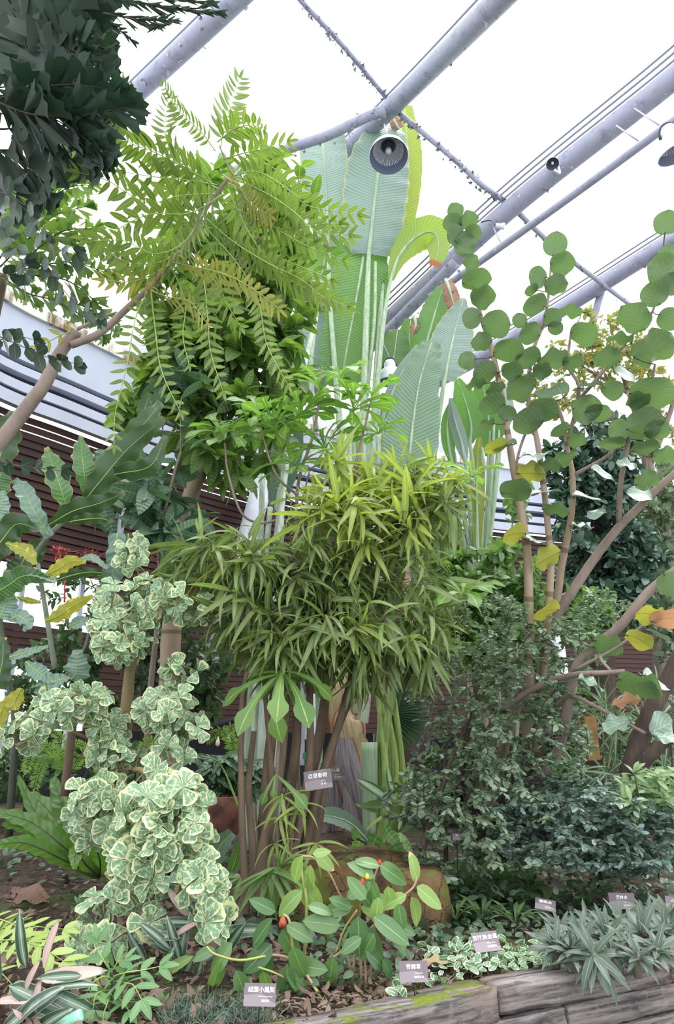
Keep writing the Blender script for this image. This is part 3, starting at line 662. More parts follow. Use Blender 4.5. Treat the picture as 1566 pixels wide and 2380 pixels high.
# stems left of the trunk and right of it
T4 = thing('paddle_plant', 'clump of tall bluish-white stalks rising straight behind the brown fig stems', 'plant', P(600, 1960, 7.6))
stalks(T4, [[(598, 1985, 7.6), (592, 1800, 7.6), (596, 1600, 7.6), (612, 1350, 7.7), (628, 1180, 7.9)], [(578, 1985, 7.7), (577, 1750, 7.7), (592, 1500, 7.7), (604, 1300, 7.8), (610, 1100, 8)],
            [(612, 1985, 7.5), (610, 1700, 7.5), (640, 1300, 7.7), (668, 1050, 8), (690, 930, 8.3), (735, 740, 9)], [(622, 1985, 7.6), (636, 1700, 7.6), (648, 1350, 7.8), (656, 1150, 8)]], STALKW, .055, .03)
stalks(T4, [[(646, 1985, 7.8), (648, 1750, 7.8), (690, 1450, 7.9), (735, 1300, 8)], [(735, 1985, 7.9), (742, 1700, 7.9), (738, 1500, 8), (752, 1350, 8.1)]], STALK, .04, .03)
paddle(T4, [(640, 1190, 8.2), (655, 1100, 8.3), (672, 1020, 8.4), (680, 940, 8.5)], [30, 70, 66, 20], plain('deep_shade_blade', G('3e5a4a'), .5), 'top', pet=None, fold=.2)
T5 = thing('paddle_plant', 'clump of fresh light green stalks standing just beside the palm trunk', 'plant', P(880, 1960, 8))
stalks(T5, [[(872, 1975, 8.0), (885, 1800, 8.0), (903, 1650, 8.0), (925, 1500, 8.1), (960, 1380, 8.3)], [(862, 1975, 8.1), (868, 1820, 8.1), (885, 1700, 8.1), (882, 1560, 8.2), (890, 1450, 8.3)],
            [(880, 1975, 7.9), (896, 1850, 7.9), (888, 1700, 8), (872, 1560, 8.1)], [(940, 1900, 8.4), (930, 1750, 8.4), (915, 1620, 8.4)], [(905, 1930, 8.3), (918, 1780, 8.3), (900, 1650, 8.4)]], STALKY, .055, .03)
MB().tube(path([(862, 1950, 7.95), (860, 1830, 7.95), (858, 1725, 7.95)], 5), .085, 12).obj('cut_stump', STALK, T5)
paddle(T5, [(850, 1950, 7.3), (815, 1915, 7.2), (770, 1898, 7.1), (722, 1900, 7.0)], [20, 46, 50, 16], PAD_TOP, 'top', pet=[(870, 1990, 7.5)], pr=.012, fold=.15, tilt=(0, 0, .8))
T6 = thing('fan_palm', 'dark round fan palm leaf with a saw edge between the two palm trunks', 'palm', P(915, 1900, 8.9))
mb = MB(); c = P(900, 1650, 8.9); Tf = leaf(.16, (.25, .35), 5, 1, .5, .15)
for a in np.linspace(-1.9, 1.1, 26):
    d = np.array([math.cos(a), .1, math.sin(a)]); mb.inst(Tf, c, d, np.array([0, -1, .3]), .52)
mb.obj('leaf', leafmat('fan_leaf', G('2c4f2e'), G('3d6636'), None, .35), T6); stalks(T6, [[(905, 1930, 8.9), (905, 1750, 8.9), (900, 1650, 8.9)]], STALKY, .02, .015)
# ------------------------------------------------------------------ woody plants
def grow(par, mains, blobs, T, mat, bark, n=200, per=8, size=.1, llen=.25, tr=.006, a=.5, b=1.0, g=.2, up=1.0, jit=.5, arc=.12, szj=.3, mode='alt',
         name='foliage', face=0., smooth=6, low=.3, rfun=None, nodes_extra=None, stemname='branch'):
    nodes = []
    for k, (pts, r0, r1) in enumerate(mains):
        p = path(pts, smooth); rr = np.linspace(r0, r1, len(p))
        MB().tube(p, rr, 10 if r0 > .03 else 7, wob=.05).obj('trunk' if k == 0 and stemname == 'branch' else stemname, bark, par); nodes.append(p)
    if nodes_extra is not None: nodes.append(nodes_extra)
    N = np.concatenate(nodes)
    w = np.array([q[6] if len(q) > 6 else q[2]*q[3] for q in blobs], float); w /= w.sum()
    ch = R.choice(len(blobs), n, p=w); th = R.uniform(0, 2*math.pi, n); rr = np.sqrt(R.random(n)); dd = R.uniform(-1, 1, n)
    A = np.array([P(blobs[c][0]+blobs[c][2]*r_*math.cos(t_), blobs[c][1]+blobs[c][3]*r_*math.sin(t_), blobs[c][4]+blobs[c][5]*d_) for c, t_, r_, d_ in zip(ch, th, rr, dd)])
    d0 = np.array([np.min(((N-a_)**2).sum(1)) for a_ in A]); A = A[np.argsort(d0)]; ch = ch[np.argsort(d0)]
    buf = np.zeros((len(N)+n*4, 3)); buf[:len(N)] = N; cnt = len(N)
    tw = MB(); LP = []; LD = []; LN = []; LS = []; LR = []
    for q, a_ in enumerate(A):
        D = buf[:cnt]-a_; s2 = (D**2).sum(1) + np.where(D[:, 2] > low, 3., 0.)*(D[:, 2]-low)**2
        st = buf[np.argmin(s2)].copy(); L = np.linalg.norm(a_-st)
        if L < .03: continue
        m1 = st*.55+a_*.45 + np.array([0, 0, arc*L]) + R.normal(0, .05*L, 3)
        t = np.linspace(0, 1, 7)[:, None]; pts = (1-t)**2*st + 2*t*(1-t)*m1 + t*t*a_
        r0 = min(tr*(1+L*1.2), tr*3)
        tw.tube(pts[::2] if L < .3 else pts, np.linspace(r0, tr*.5, 4 if L < .3 else 7), 4, cap=False)
        buf[cnt:cnt+3] = pts[[2, 4, 6]]; cnt += 3
        tl = min(llen/L, 1.0); k = per
        dirt = unit(pts[-1]-pts[-2])
        if mode == 'ros': tt = np.full(k, 1.0) - R.random(k)*.05
        else: tt = 1 - tl*(np.arange(k)+R.random()*.5)/k
        tt2 = tt[:, None]; pp = (1-tt2)**2*st + 2*tt2*(1-tt2)*m1 + tt2*tt2*a_
        ph = (np.arange(k)*2.4 if mode != 'opp' else (np.arange(k)//2)*1.57+(np.arange(k) % 2)*math.pi) + R.random()*6.28
        if mode == 'flat': ph = np.where(np.arange(k) % 2, 0., math.pi)
        u1 = unit(np.cross(dirt, [0, 0, 1.]+R.normal(0, .05, 3))); u2 = np.cross(u1, dirt)
        rad = np.cos(ph)[:, None]*u1 + np.sin(ph)[:, None]*u2*(.25 if mode == 'flat' else 1)
        d = dirt*a + rad*b + np.array([0, 0, g]) + R.normal(0, .18, (k, 3))
        if mode == 'ros': nn = dirt*1.0 + np.array([0, -face, up]) + R.normal(0, jit, (k, 3))
        else: nn = np.array([0, -face, up]) + R.normal(0, jit, (k, 3)) + dirt*.2
        LP.append(pp); LD.append(d); LN.append(nn); LS.append(size*(1+R.uniform(-szj, szj, k))*(1 if mode != 'ros' else 1)); LR.append(np.clip(R.random(k)*.7+.3*R.random(), 0, 1))
    tw.obj('twigs', bark, par)
    fo = MB(); Ts = T if isinstance(T, list) else [T]
    LP, LD, LN, LS, LR = map(np.concatenate, (LP, LD, LN, LS, LR))
    sel = R.integers(0, len(Ts), len(LP))
    for k, t_ in enumerate(Ts):
        m_ = sel == k; fo.inst(t_, LP[m_], LD[m_], LN[m_], LS[m_], LR[m_])
    return fo.obj(name, mat, par)

B_BROWN = barkmat('brown_stem_bark', G('4d4039'), G('83715f'), 16, 5)
B_DARK = barkmat('dark_twig_bark', G('3b332f'), G('5f534a'), 18, 4)
B_GREY = barkmat('grey_smooth_bark', G('6a5d58'), G('94857b'), 9, 3, .7, bump=.3)
B_TAN = barkmat('tan_ringed_bark', G('84705f'), G('a89683'), 7, 3, .7, bump=.3, rings=2.2)
B_FIG = barkmat('mossy_tan_bark', G('6e6049'), G('9a8a68'), 8, 4, .8, moss=G('6c7a3e'), bump=.4)
GREENST = plain('green_stem', G('7f9a4a'), .45, c2=G('94a85a'), scale=5)

# ---- tall yellow-green tree with feather leaves
PIN = leafmat('feather_leaflets', G('4c6c2c'), G('76903a'), (1.5, 1.7, .5), .33, .42, .4, G('a9b95c'), .05, edge=G('9aa040'), ew=.92, eamp=.05, tip=G('8a5a2a'), tiplo=1.02)
PINY = leafmat('yellowing_leaflets', G('7a8c34'), G('94943c'), (1.4, 1.5, .5), .33, .45, .3, G('c5c070'), .05, edge=G('a6702c'), ew=.85, eamp=.1, tip=G('8a5a2a'), tiplo=.92)
LT_PIN = [leaf(.26, (.45, .75), 5, 1, .15, .35), leaf(.24, (.4, .8), 5, 1, .25, .1), leaf(.28, (.45, .75), 5, 1, .1, .6)]
def frond(par, line, mat, lp=58, gap=19, taper=.45, skew=.5, tilt=None, name='leaf', T=None, rr=.006, bark=None, jit=.08, start=.12, hang=0., wsc=1.0, side=.9):
    q = np.array(line, float); p = path(line, 8); t = unit(np.gradient(p, axis=0))
    L = np.concatenate([[0], np.cumsum(np.linalg.norm(np.diff(p, axis=0), axis=1))]); m = mpp(*line[len(line)//2])
    n = max(3, int(L[-1]*(1-start)/(gap*m))); s = np.linspace(start, .985, n)*L[-1]
    pos = np.stack([np.interp(s, L, p[:, k]) for k in range(3)], 1); tt = unit(np.stack([np.interp(s, L, t[:, k]) for k in range(3)], 1))
    view = unit(pos-CAMP); nr = unit(view*(.75 if tilt is None else tilt) + np.array([0, 0, .65]))
    nr = unit(nr - tt*(nr*tt).sum(1, keepdims=True)); sd = np.cross(tt, nr)
    f = np.linspace(0, 1, n); sz = lp*m*(1-taper*np.abs(f-.35)**1.4*1.6)
    mb = MB(); T = T or LT_PIN
    for sg in (-1, 1):
        d = tt*skew*(1+f[:, None]*.8) + sd*sg*side + R.normal(0, jit, (n, 3)) + np.array([0, 0, hang])
        k = R.integers(0, len(T), n)
        for c in range(len(T)):
            w = k == c; mb.inst(T[c], pos[w], d[w], (nr+R.normal(0, jit*1.5, (n, 3)))[w], sz[w]*R.uniform(.88, 1.08, w.sum()), sw=sz[w]*wsc)
    mb.inst(T[0], pos[-1:], tt[-1:], nr[-1:], sz[-1:])
    o = mb.obj(name, mat, par); MB().tube(p, np.linspace(rr, rr*.4, len(p)), 5).obj('leaf_stalk', bark or GREENST, o); return o

rs(31)
A1 = thing('feather_leaved_tree', 'leaning slim tree with long yellow-green feather leaves hanging from its crown', 'tree', P(-60, 1100, 5.0))
for k, (pts, r0, r1) in enumerate([([(-120, 1250, 5.2), (-40, 1090, 5.15), (0, 1030, 5.1), (60, 950, 5.05), (105, 890, 5.0), (140, 820, 5.0), (178, 768, 4.95)], .062, .045),
                      ([(165, 802, 4.95), (230, 775, 4.95), (290, 722, 4.9), (345, 670, 4.9), (395, 615, 4.9), (430, 575, 4.9), (470, 500, 4.9), (510, 440, 4.85), (540, 408, 4.8)], .03, .014),
                      ([(180, 765, 4.95), (230, 740, 5.0), (272, 725, 5.05)], .014, .006), ([(540, 408, 4.8), (510, 340, 4.8)], .01, .006)]):
    MB().tube(path(pts, 6), np.linspace(r0, r1, (len(pts)-1)*6+1), 12, wob=.04).obj('trunk' if k == 0 else 'branch', B_GREY, A1)
FR = [
 ([(512, 345, 4.8), (520, 300, 4.8), (535, 250, 4.85), (558, 180, 4.9)], PIN, 52, 16), ([(500, 350, 4.8), (470, 310, 4.8), (420, 260, 4.85), (378, 195, 4.9)], PIN, 34, 14),
 ([(505, 330, 4.8), (545, 300, 4.7), (590, 290, 4.6), (612, 305, 4.55)], PIN, 60, 14), ([(520, 370, 4.7), (570, 355, 4.6), (620, 345, 4.5), (668, 330, 4.5)], PIN, 52, 16),
 ([(500, 430, 4.8), (450, 400, 4.8), (390, 335, 4.8), (385, 270, 4.85), (395, 225, 4.9)], PIN, 44, 17), ([(500, 430, 4.8), (420, 385, 4.7), (350, 350, 4.7), (300, 330, 4.7), (252, 275, 4.7)], PIN, 62, 15),
 ([(300, 262, 4.8), (290, 220, 4.8), (268, 172, 4.8)], PIN, 40, 14), ([(505, 430, 4.8), (430, 418, 4.75), (350, 410, 4.7), (290, 400, 4.7)], PIN, 60, 25),
 ([(500, 450, 4.8), (420, 455, 4.6), (340, 470, 4.5), (250, 420, 4.5), (180, 400, 4.5)], PIN, 66, 24), ([(520, 450, 4.8), (440, 495, 4.6), (340, 500, 4.5), (240, 550, 4.5), (195, 552, 4.5)], PIN, 66, 24),
 ([(545, 408, 4.8), (600, 400, 4.6), (670, 440, 4.5), (720, 480, 4.5), (835, 500, 4.5)], PIN, 58, 20), ([(545, 415, 4.8), (620, 450, 4.5), (680, 490, 4.4), (740, 540, 4.4), (815, 548, 4.4)], PIN, 62, 20),
 ([(540, 430, 4.8), (600, 500, 4.6), (690, 560, 4.5), (760, 590, 4.5), (800, 605, 4.5)], PIN, 56, 20), ([(530, 440, 4.8), (590, 560, 4.6), (660, 640, 4.45), (730, 680, 4.4), (812, 715, 4.4)], PIN, 62, 19),
 ([(530, 425, 4.8), (560, 440, 4.6), (580, 470, 4.5), (625, 500, 4.45)], PINY, 62, 11), ([(470, 500, 4.85), (540, 560, 4.6), (620, 610, 4.4), (700, 650, 4.35), (760, 700, 4.3)], PIN, 56, 18),
 ([(430, 575, 4.9), (470, 640, 4.8), (482, 740, 4.7), (490, 820, 4.7), (520, 915, 4.7)], PIN, 50, 21), ([(470, 520, 4.85), (550, 610, 4.6), (600, 700, 4.5), (620, 800, 4.5), (672, 900, 4.5)], PIN, 46, 19),
 ([(345, 672, 4.9), (315, 740, 4.8), (295, 850, 4.7), (268, 960, 4.7), (265, 1040, 4.7)], PIN, 44, 25), ([(350, 670, 4.9), (360, 760, 4.8), (375, 860, 4.7), (420, 960, 4.7)], PIN, 48, 24),
 ([(480, 480, 4.85), (430, 560, 4.6), (360, 590, 4.4), (290, 560, 4.3), (215, 560, 4.3)], PIN, 62, 20), ([(430, 575, 4.9), (370, 610, 4.7), (300, 610, 4.5), (240, 580, 4.5)], PIN, 62, 20),
 ([(400, 610, 4.9), (450, 620, 4.6), (530, 640, 4.4), (600, 680, 4.3), (650, 720, 4.3)], PINY, 60, 18), ([(395, 615, 4.9), (350, 640, 4.7), (300, 655, 4.6), (240, 650, 4.6)], PINY, 56, 22),
 ([(345, 672, 4.9), (390, 690, 4.7), (440, 700, 4.6), (480, 750, 4.5)], PINY, 56, 22), ([(180, 768, 4.95), (150, 775, 4.9), (120, 790, 4.9), (88, 808, 4.9)], PINY, 36, 20),
 ([(540, 410, 4.8), (590, 370, 5.1), (650, 400, 5.2), (700, 430, 5.3)], PIN, 50, 20), ([(540, 410, 4.8), (560, 500, 5.2), (610, 560, 5.4), (640, 600, 5.4)], PIN, 54, 18),
 ([(480, 500, 4.9), (440, 520, 5.1), (380, 530, 5.2), (330, 520, 5.2)], PIN, 58, 20), ([(510, 440, 4.9), (460, 420, 5.1), (400, 440, 5.3), (320, 440, 5.3)], PIN, 58, 20),
 ([(470, 540, 4.9), (500, 600, 5.1), (520, 690, 5.2), (560, 760, 5.2)], PIN, 50, 20), ([(540, 560, 4.7), (620, 590, 4.6), (700, 620, 4.6), (770, 650, 4.6)], PIN, 54, 20),
 ([(540, 480, 4.7), (640, 530, 4.6), (720, 520, 4.5), (790, 520, 4.5)], PIN, 50, 20), ([(395, 615, 4.9), (430, 700, 4.8), (425, 780, 4.75), (440, 850, 4.7)], PIN, 44, 22),
]
for ln, mt, lp, gp in FR: frond(A1, ln, mt, lp, gp)

# ---- dark fishtail palm at the upper left
def jag(tpl, seed, amp=.10):
    V, F, A = tpl; V = V.copy(); r_ = np.random.default_rng(seed); k = A[:, 1] > .95; V[k, 1] += r_.uniform(-amp, amp, k.sum()); k2 = (A[:, 1] > .7) & ~k; V[k2, 1] += r_.uniform(-amp*.3, amp*.3, k2.sum()); return V, F, A
FT = [jag(leaf(.95, [(0, .03), (.3, .3), (.7, .72), (1, 1)], 4, 3, .1, .3, tip=-.15), s_) for s_ in (1, 2)] + [jag(leaf(.6, [(0, .03), (.3, .35), (.7, .75), (1, .9)], 4, 3, .3, .2, tip=.25), 3)]
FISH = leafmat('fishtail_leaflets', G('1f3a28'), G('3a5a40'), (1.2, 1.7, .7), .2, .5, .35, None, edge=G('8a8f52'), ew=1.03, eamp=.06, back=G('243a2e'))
FISHB = leafmat('backlit_fishtail_leaflets', G('4c6e30'), G('6d8a3c'), (1.5, 1.8, .5), .36, .4, .4, None)  # yellow-green glow of backlight put into the leaf colour
rs(41)
A2 = thing('fishtail_palm', 'dark fishtail palm with ragged wedge leaflets overhanging beside the feather-leaved tree', 'palm', P(-80, 520, 4.3))
MB().tube(path([(-90, 900, 4.6), (-60, 500, 4.4), (-20, 260, 4.3)], 6), [.07]*13, 12).obj('trunk', B_BROWN, A2)
PN = [[(-40, 240, 4.2), (20, 222, 4.2), (70, 208, 4.2), (170, 196, 4.2), (270, 214, 4.2)], [(72, 206, 4.2), (66, 140, 4.2), (48, 60, 4.2), (22, -20, 4.2)], [(122, 200, 4.2), (110, 130, 4.2), (98, 60, 4.2), (60, -30, 4.2)],
      [(172, 195, 4.2), (168, 140, 4.2), (140, 90, 4.2), (110, 30, 4.2)], [(100, 62, 4.1), (150, 32, 4.1), (200, 5, 4.1), (250, -25, 4.1)], [(0, 228, 4.3), (60, 245, 4.3), (150, 290, 4.3), (240, 355, 4.3)], [(-10, 235, 4.2), (60, 262, 4.2), (130, 270, 4.2), (225, 262, 4.2), (290, 250, 4.2)],
      [(0, 300, 4.4), (60, 300, 4.4), (140, 325, 4.4), (220, 370, 4.4)], [(150, 110, 4.3), (190, 130, 4.3), (225, 160, 4.3), (250, 215, 4.3)], [(-20, 100, 4.4), (30, 80, 4.4), (80, 40, 4.4)], [(-20, 180, 4.5), (40, 170, 4.5), (120, 150, 4.5), (190, 170, 4.5)],
      [(-20, 340, 4.4), (30, 370, 4.4), (80, 400, 4.4), (110, 450, 4.4)], [(-20, 20, 4.6), (30, 10, 4.6), (100, 10, 4.6), (160, 60, 4.6)], [(180, 60, 4.6), (200, 100, 4.6), (235, 120, 4.6)], [(-20, 420, 4.5), (20, 440, 4.5), (60, 470, 4.5)],
      [(60, 330, 4.7), (110, 350, 4.7), (170, 370, 4.7)], [(-20, 130, 4.8), (60, 120, 4.8), (140, 110, 4.8), (220, 90, 4.8)], [(-10, 270, 4.8), (90, 230, 4.8), (180, 240, 4.8), (250, 290, 4.8)], [(0, 60, 4.9), (80, 90, 4.9), (180, 30, 4.9)],
      [(-30, 210, 5.0), (60, 180, 5.0), (150, 60, 5.0)], [(140, 190, 4.9), (200, 210, 4.9), (240, 240, 4.9), (265, 290, 4.9)]]
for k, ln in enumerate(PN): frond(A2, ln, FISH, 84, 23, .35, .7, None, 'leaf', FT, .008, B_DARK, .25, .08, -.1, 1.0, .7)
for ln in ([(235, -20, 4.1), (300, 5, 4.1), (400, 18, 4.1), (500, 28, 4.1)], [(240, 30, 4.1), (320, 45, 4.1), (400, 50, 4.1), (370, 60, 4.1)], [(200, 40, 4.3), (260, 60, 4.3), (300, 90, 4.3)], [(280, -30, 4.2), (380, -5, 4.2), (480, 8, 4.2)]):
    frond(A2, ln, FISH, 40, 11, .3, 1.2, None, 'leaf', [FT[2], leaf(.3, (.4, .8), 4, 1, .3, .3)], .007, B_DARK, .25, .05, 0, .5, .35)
A3 = thing('fishtail_palm', 'sunlit light green fishtail palm seen through and below the dark one', 'palm', P(-40, 900, 6.6))
MB().tube(path([(-60, 1100, 6.7), (-30, 800, 6.6), (0, 640, 6.5)], 6), [.08]*13, 10).obj('trunk', B_BROWN, A3)
for ln in ([(0, 620, 6.5), (60, 560, 6.4), (130, 500, 6.3), (200, 480, 6.3)], [(0, 640, 6.5), (80, 620, 6.3), (170, 610, 6.2), (260, 640, 6.2)], [(0, 640, 6.5), (60, 680, 6.3), (130, 700, 6.2), (200, 740, 6.2)], [(40, 520, 6.5), (90, 440, 6.5), (140, 370, 6.5), (200, 320, 6.5)],
           [(90, 560, 6.4), (170, 560, 6.4), (250, 580, 6.4), (310, 620, 6.4)], [(80, 640, 6.4), (150, 650, 6.3), (210, 690, 6.3), (270, 760, 6.3)], [(0, 600, 6.6), (40, 520, 6.6), (60, 420, 6.6)], [(0, 560, 6.7), (70, 500, 6.7), (150, 440, 6.7), (210, 430, 6.7)],
           [(60, 600, 6.3), (140, 540, 6.2), (220, 530, 6.2)], [(150, 700, 6.4), (210, 720, 6.4), (240, 780, 6.4)]):
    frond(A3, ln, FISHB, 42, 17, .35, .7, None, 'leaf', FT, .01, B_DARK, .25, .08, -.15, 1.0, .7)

# ---- dark creeper with round leaves hanging in front
OV = leafmat('round_dark_leaves', G('20382b'), G('37513f'), (1.1, 1.5, .7), .12, .35, .5, G('5f7a5a'), .04)
rs(43)
A4 = thing('round_leaved_creeper', 'thin trailing creeper with dark oval leaves crossing the frame edge near the leaning trunk', 'creeper', P(-30, 430, 3.6))
LTO = [leaf(.62, (.35, .4), 5, 2, .05, .3), leaf(.7, (.35, .4), 5, 2, -.05, .5)]
for ln, lp, gp in (([(-30, 440, 3.6), (20, 455, 3.6), (70, 500, 3.6), (110, 560, 3.6), (180, 590, 3.6)], 46, 30), ([(-30, 770, 3.7), (40, 800, 3.7), (110, 830, 3.7), (175, 845, 3.7)], 44, 26), ([(-30, 500, 3.7), (30, 560, 3.7), (60, 640, 3.7)], 44, 32),
                   ([(60, 590, 3.8), (120, 640, 3.8), (170, 700, 3.8), (230, 740, 3.8)], 42, 34), ([(-20, 1070, 3.6), (40, 1082, 3.6), (90, 1088, 3.6), (145, 1095, 3.6)], 36, 26), ([(-30, 640, 3.7), (20, 640, 3.7), (60, 610, 3.7)], 44, 34), ([(-20, 800, 3.8), (30, 780, 3.8), (80, 790, 3.8)], 40, 26)):
    frond(A4, ln, OV, lp, gp, .2, .5, None, 'spray', LTO, .004, B_DARK, .3, .05)

# ---- broad-leaved tree behind
BRD = leafmat('broad_leaves', G('426a2e'), G('76963c'), (1.7, 1.9, .5), .46, .38, .5, G('96b060'), .045, ribs=9, ribd=.3)
BRDD = leafmat('bluish_broad_leaves', G('4b7357'), G('6d8f74'), (1.3, 1.7, .7), .25, .35, .5, G('a5bd92'), .045, ribs=10, ribd=.3)
LT_B = [leaf(.42, (.55, .8), 8, 1, .2, .6), leaf(.38, (.6, .8), 6, 1, .1, .9), leaf(.45, (.5, .8), 6, 1, .25, .3)]
rs(51)
A5 = thing('broad_leaved_tree', 'tall tree with pale brown trunk and drooping broad leaves, partly sunlit, behind the feather leaves', 'tree', P(395, 1700, 7.4))
grow(A5, [([(380, 1950, 7.5), (395, 1550, 7.4), (408, 1290, 7.3), (440, 1160, 7.2), (480, 1060, 7.1), (496, 980, 7.0), (505, 900, 7.0), (530, 760, 7.0), (560, 640, 7.0), (590, 520, 7)], .11, .03), ([(500, 950, 7), (420, 800, 7), (380, 700, 7)], .04, .015), ([(505, 900, 7), (600, 800, 7.1), (640, 700, 7.1)], .04, .015),
          ([(560, 640, 7), (480, 560, 7), (420, 480, 7)], .03, .012)],
     [(560, 500, 170, 130, 7.2, .6), (640, 430, 100, 70, 7.2, .5), (480, 640, 190, 100, 7.2, .6), (520, 820, 190, 130, 7, .6, 50000), (620, 700, 120, 110, 7.2, .5), (560, 1000, 130, 130, 6.8, .5), (420, 900, 110, 110, 6.9, .4), (330, 950, 70, 70, 6.9, .3), (660, 860, 60, 90, 7.1, .4), (690, 620, 60, 60, 7.3, .3)],
     LT_B, BRD, B_TAN, n=400, per=7, size=.26, llen=.4, tr=.007, g=-.35, a=.6, b=.9, up=1.0, jit=.45)
A6 = thing('bluish_leaved_sapling', 'slender tree with large matt blue-green leaves over the brown cladding', 'tree', P(330, 1900, 6.6))
grow(A6, [([(330, 1950, 6.7), (350, 1600, 6.6), (372, 1400, 6.5), (372, 1250, 6.4), (400, 1120, 6.3), (420, 1050, 6.3)], .03, .012)],
     [(320, 1170, 90, 70, 6.3, .3), (400, 1230, 80, 70, 6.3, .3), (360, 1090, 60, 50, 6.3, .3), (440, 900, 90, 60, 6.5, .3), (450, 1330, 50, 60, 6.3, .2)], LT_B, BRDD, B_GREY, n=44, per=5, size=.3, llen=.35, tr=.006, g=-.2)
A7 = thing('shade_shrub', 'dense dark shrub of small leaves filling the gap under the variegated fig', 'shrub', P(400, 1900, 8.2))
SHD = leafmat('shade_leaves', G('33502f'), G('54704a'), (1.3, 1.7, .6), .3, .4, .45)
LT_S = [leaf(.45, (.5, .8), 3, 1, .15, .4)]
grow(A7, [([(400, 1950, 8.3), (400, 1750, 8.2), (380, 1600, 8.1), (350, 1500, 8.1)], .04, .015)],
     [(420, 1560, 130, 70, 8, .5), (250, 1480, 130, 70, 8, .5), (130, 1570, 110, 70, 8, .5), (370, 1420, 120, 60, 8, .5), (480, 1620, 60, 60, 8, .4), (60, 1640, 60, 50, 8, .4), (150, 1360, 90, 50, 8.3, .3, 1500), (330, 1650, 90, 40, 8, .4)], LT_S, SHD, B_DARK, n=420, per=10, size=.11, llen=.35, tr=.005)
A8 = thing('red_flowered_climber', 'sprigs of tiny coral red flowers above the yellowing leaves by the window gap', 'flowering plant', P(150, 1330, 6.4))
FLW = plain('coral_petals', G('c9474a'), .5)
grow(A8, [([(150, 1400, 6.5), (150, 1330, 6.4), (140, 1290, 6.4)], .008, .004)], [(135, 1285, 30, 16, 6.4, .1), (215, 1290, 30, 16, 6.4, .1), (345, 1275, 22, 20, 6.4, .1), (470, 1385, 12, 16, 6.4, .1)], [leaf(.25, (.5, .7), 2, 1, 0, .2)], FLW, FLW, n=34, per=9, size=.045, llen=.1, tr=.003, name='flowers')

# ---- narrow-leaved fig (signed)
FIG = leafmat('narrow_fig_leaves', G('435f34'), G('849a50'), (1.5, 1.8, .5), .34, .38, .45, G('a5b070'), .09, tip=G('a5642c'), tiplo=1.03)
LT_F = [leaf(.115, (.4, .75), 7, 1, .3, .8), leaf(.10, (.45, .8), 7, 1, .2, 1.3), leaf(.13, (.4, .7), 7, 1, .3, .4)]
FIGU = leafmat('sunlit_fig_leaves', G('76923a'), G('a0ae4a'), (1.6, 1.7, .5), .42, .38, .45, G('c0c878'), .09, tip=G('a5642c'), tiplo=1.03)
rs(61)
A9 = thing('narrow_leaved_fig', 'many-stemmed fig with long slender drooping leaves carrying a hung name plate', 'shrub', P(660, 2150, 5.4))
ST = [([(572, 2200, 5.1), (566, 2000, 5.1), (560, 1800, 5.15), (562, 1640, 5.2), (575, 1560, 5.2)], .027, .018),
      ([(592, 2160, 5.3), (588, 1980, 5.3), (578, 1830, 5.35), (590, 1700, 5.4)], .03, .02), ([(612, 2150, 5.4), (612, 1960, 5.4), (622, 1800, 5.4), (640, 1600, 5.4), (655, 1400, 5.4), (660, 1260, 5.4)], .05, .024),
      ([(598, 2165, 5.3), (606, 2000, 5.3), (640, 1850, 5.35), (660, 1700, 5.4), (672, 1500, 5.4), (700, 1350, 5.4)], .045, .022), ([(625, 2150, 5.5), (650, 1980, 5.5), (672, 1850, 5.5), (690, 1700, 5.5), (684, 1520, 5.5), (672, 1380, 5.5)], .05, .022),
      ([(640, 2140, 5.6), (690, 1960, 5.6), (718, 1820, 5.6), (748, 1680, 5.6), (762, 1540, 5.6), (772, 1400, 5.6), (800, 1230, 5.5), (830, 1080, 5.5)], .055, .018),
      ([(630, 2150, 5.5), (702, 1990, 5.5), (740, 1830, 5.5), (782, 1700, 5.5), (815, 1580, 5.5), (850, 1440, 5.5), (930, 1300, 5.5), (1000, 1220, 5.4)], .04, .014),
      ([(610, 2155, 5.35), (625, 2010, 5.35), (632, 1900, 5.35), (628, 1760, 5.35), (612, 1560, 5.35), (600, 1450, 5.3), (540, 1330, 5.2)], .03, .012),
      ([(650, 2150, 5.7), (700, 2050, 5.7), (735, 1950, 5.7), (760, 1800, 5.7), (800, 1660, 5.7), (880, 1520, 5.7), (960, 1400, 5.6)], .035, .014),
      ([(590, 2170, 5.4), (655, 2060, 5.4), (700, 1900, 5.4), (720, 1750, 5.4), (720, 1600, 5.4), (730, 1450, 5.4), (690, 1300, 5.4)], .04, .018)]
grow(A9, ST, [(840, 1270, 165, 130, 5.4, .5), (690, 1310, 110, 60, 5.3, .4), (890, 1545, 110, 45, 5.2, .4), (690, 1530, 90, 40, 5.2, .3), (700, 1370, 190, 90, 5.3, .5), (900, 1380, 170, 90, 5.4, .5), (500, 1300, 110, 70, 5.2, .3), (560, 1420, 90, 50, 5.2, .3), (820, 1480, 170, 60, 5.2, .5), (1000, 1190, 100, 60, 5.3, .3), (960, 1120, 70, 40, 5.3, .2), (960, 1490, 80, 60, 5.2, .3), (640, 1490, 80, 40, 5.2, .3)],
     LT_F, FIG, B_BROWN, n=470, per=6, size=.28, llen=.7, tr=.005, g=-.55, a=.9, b=.8, up=1, jit=.6)
rs(63)
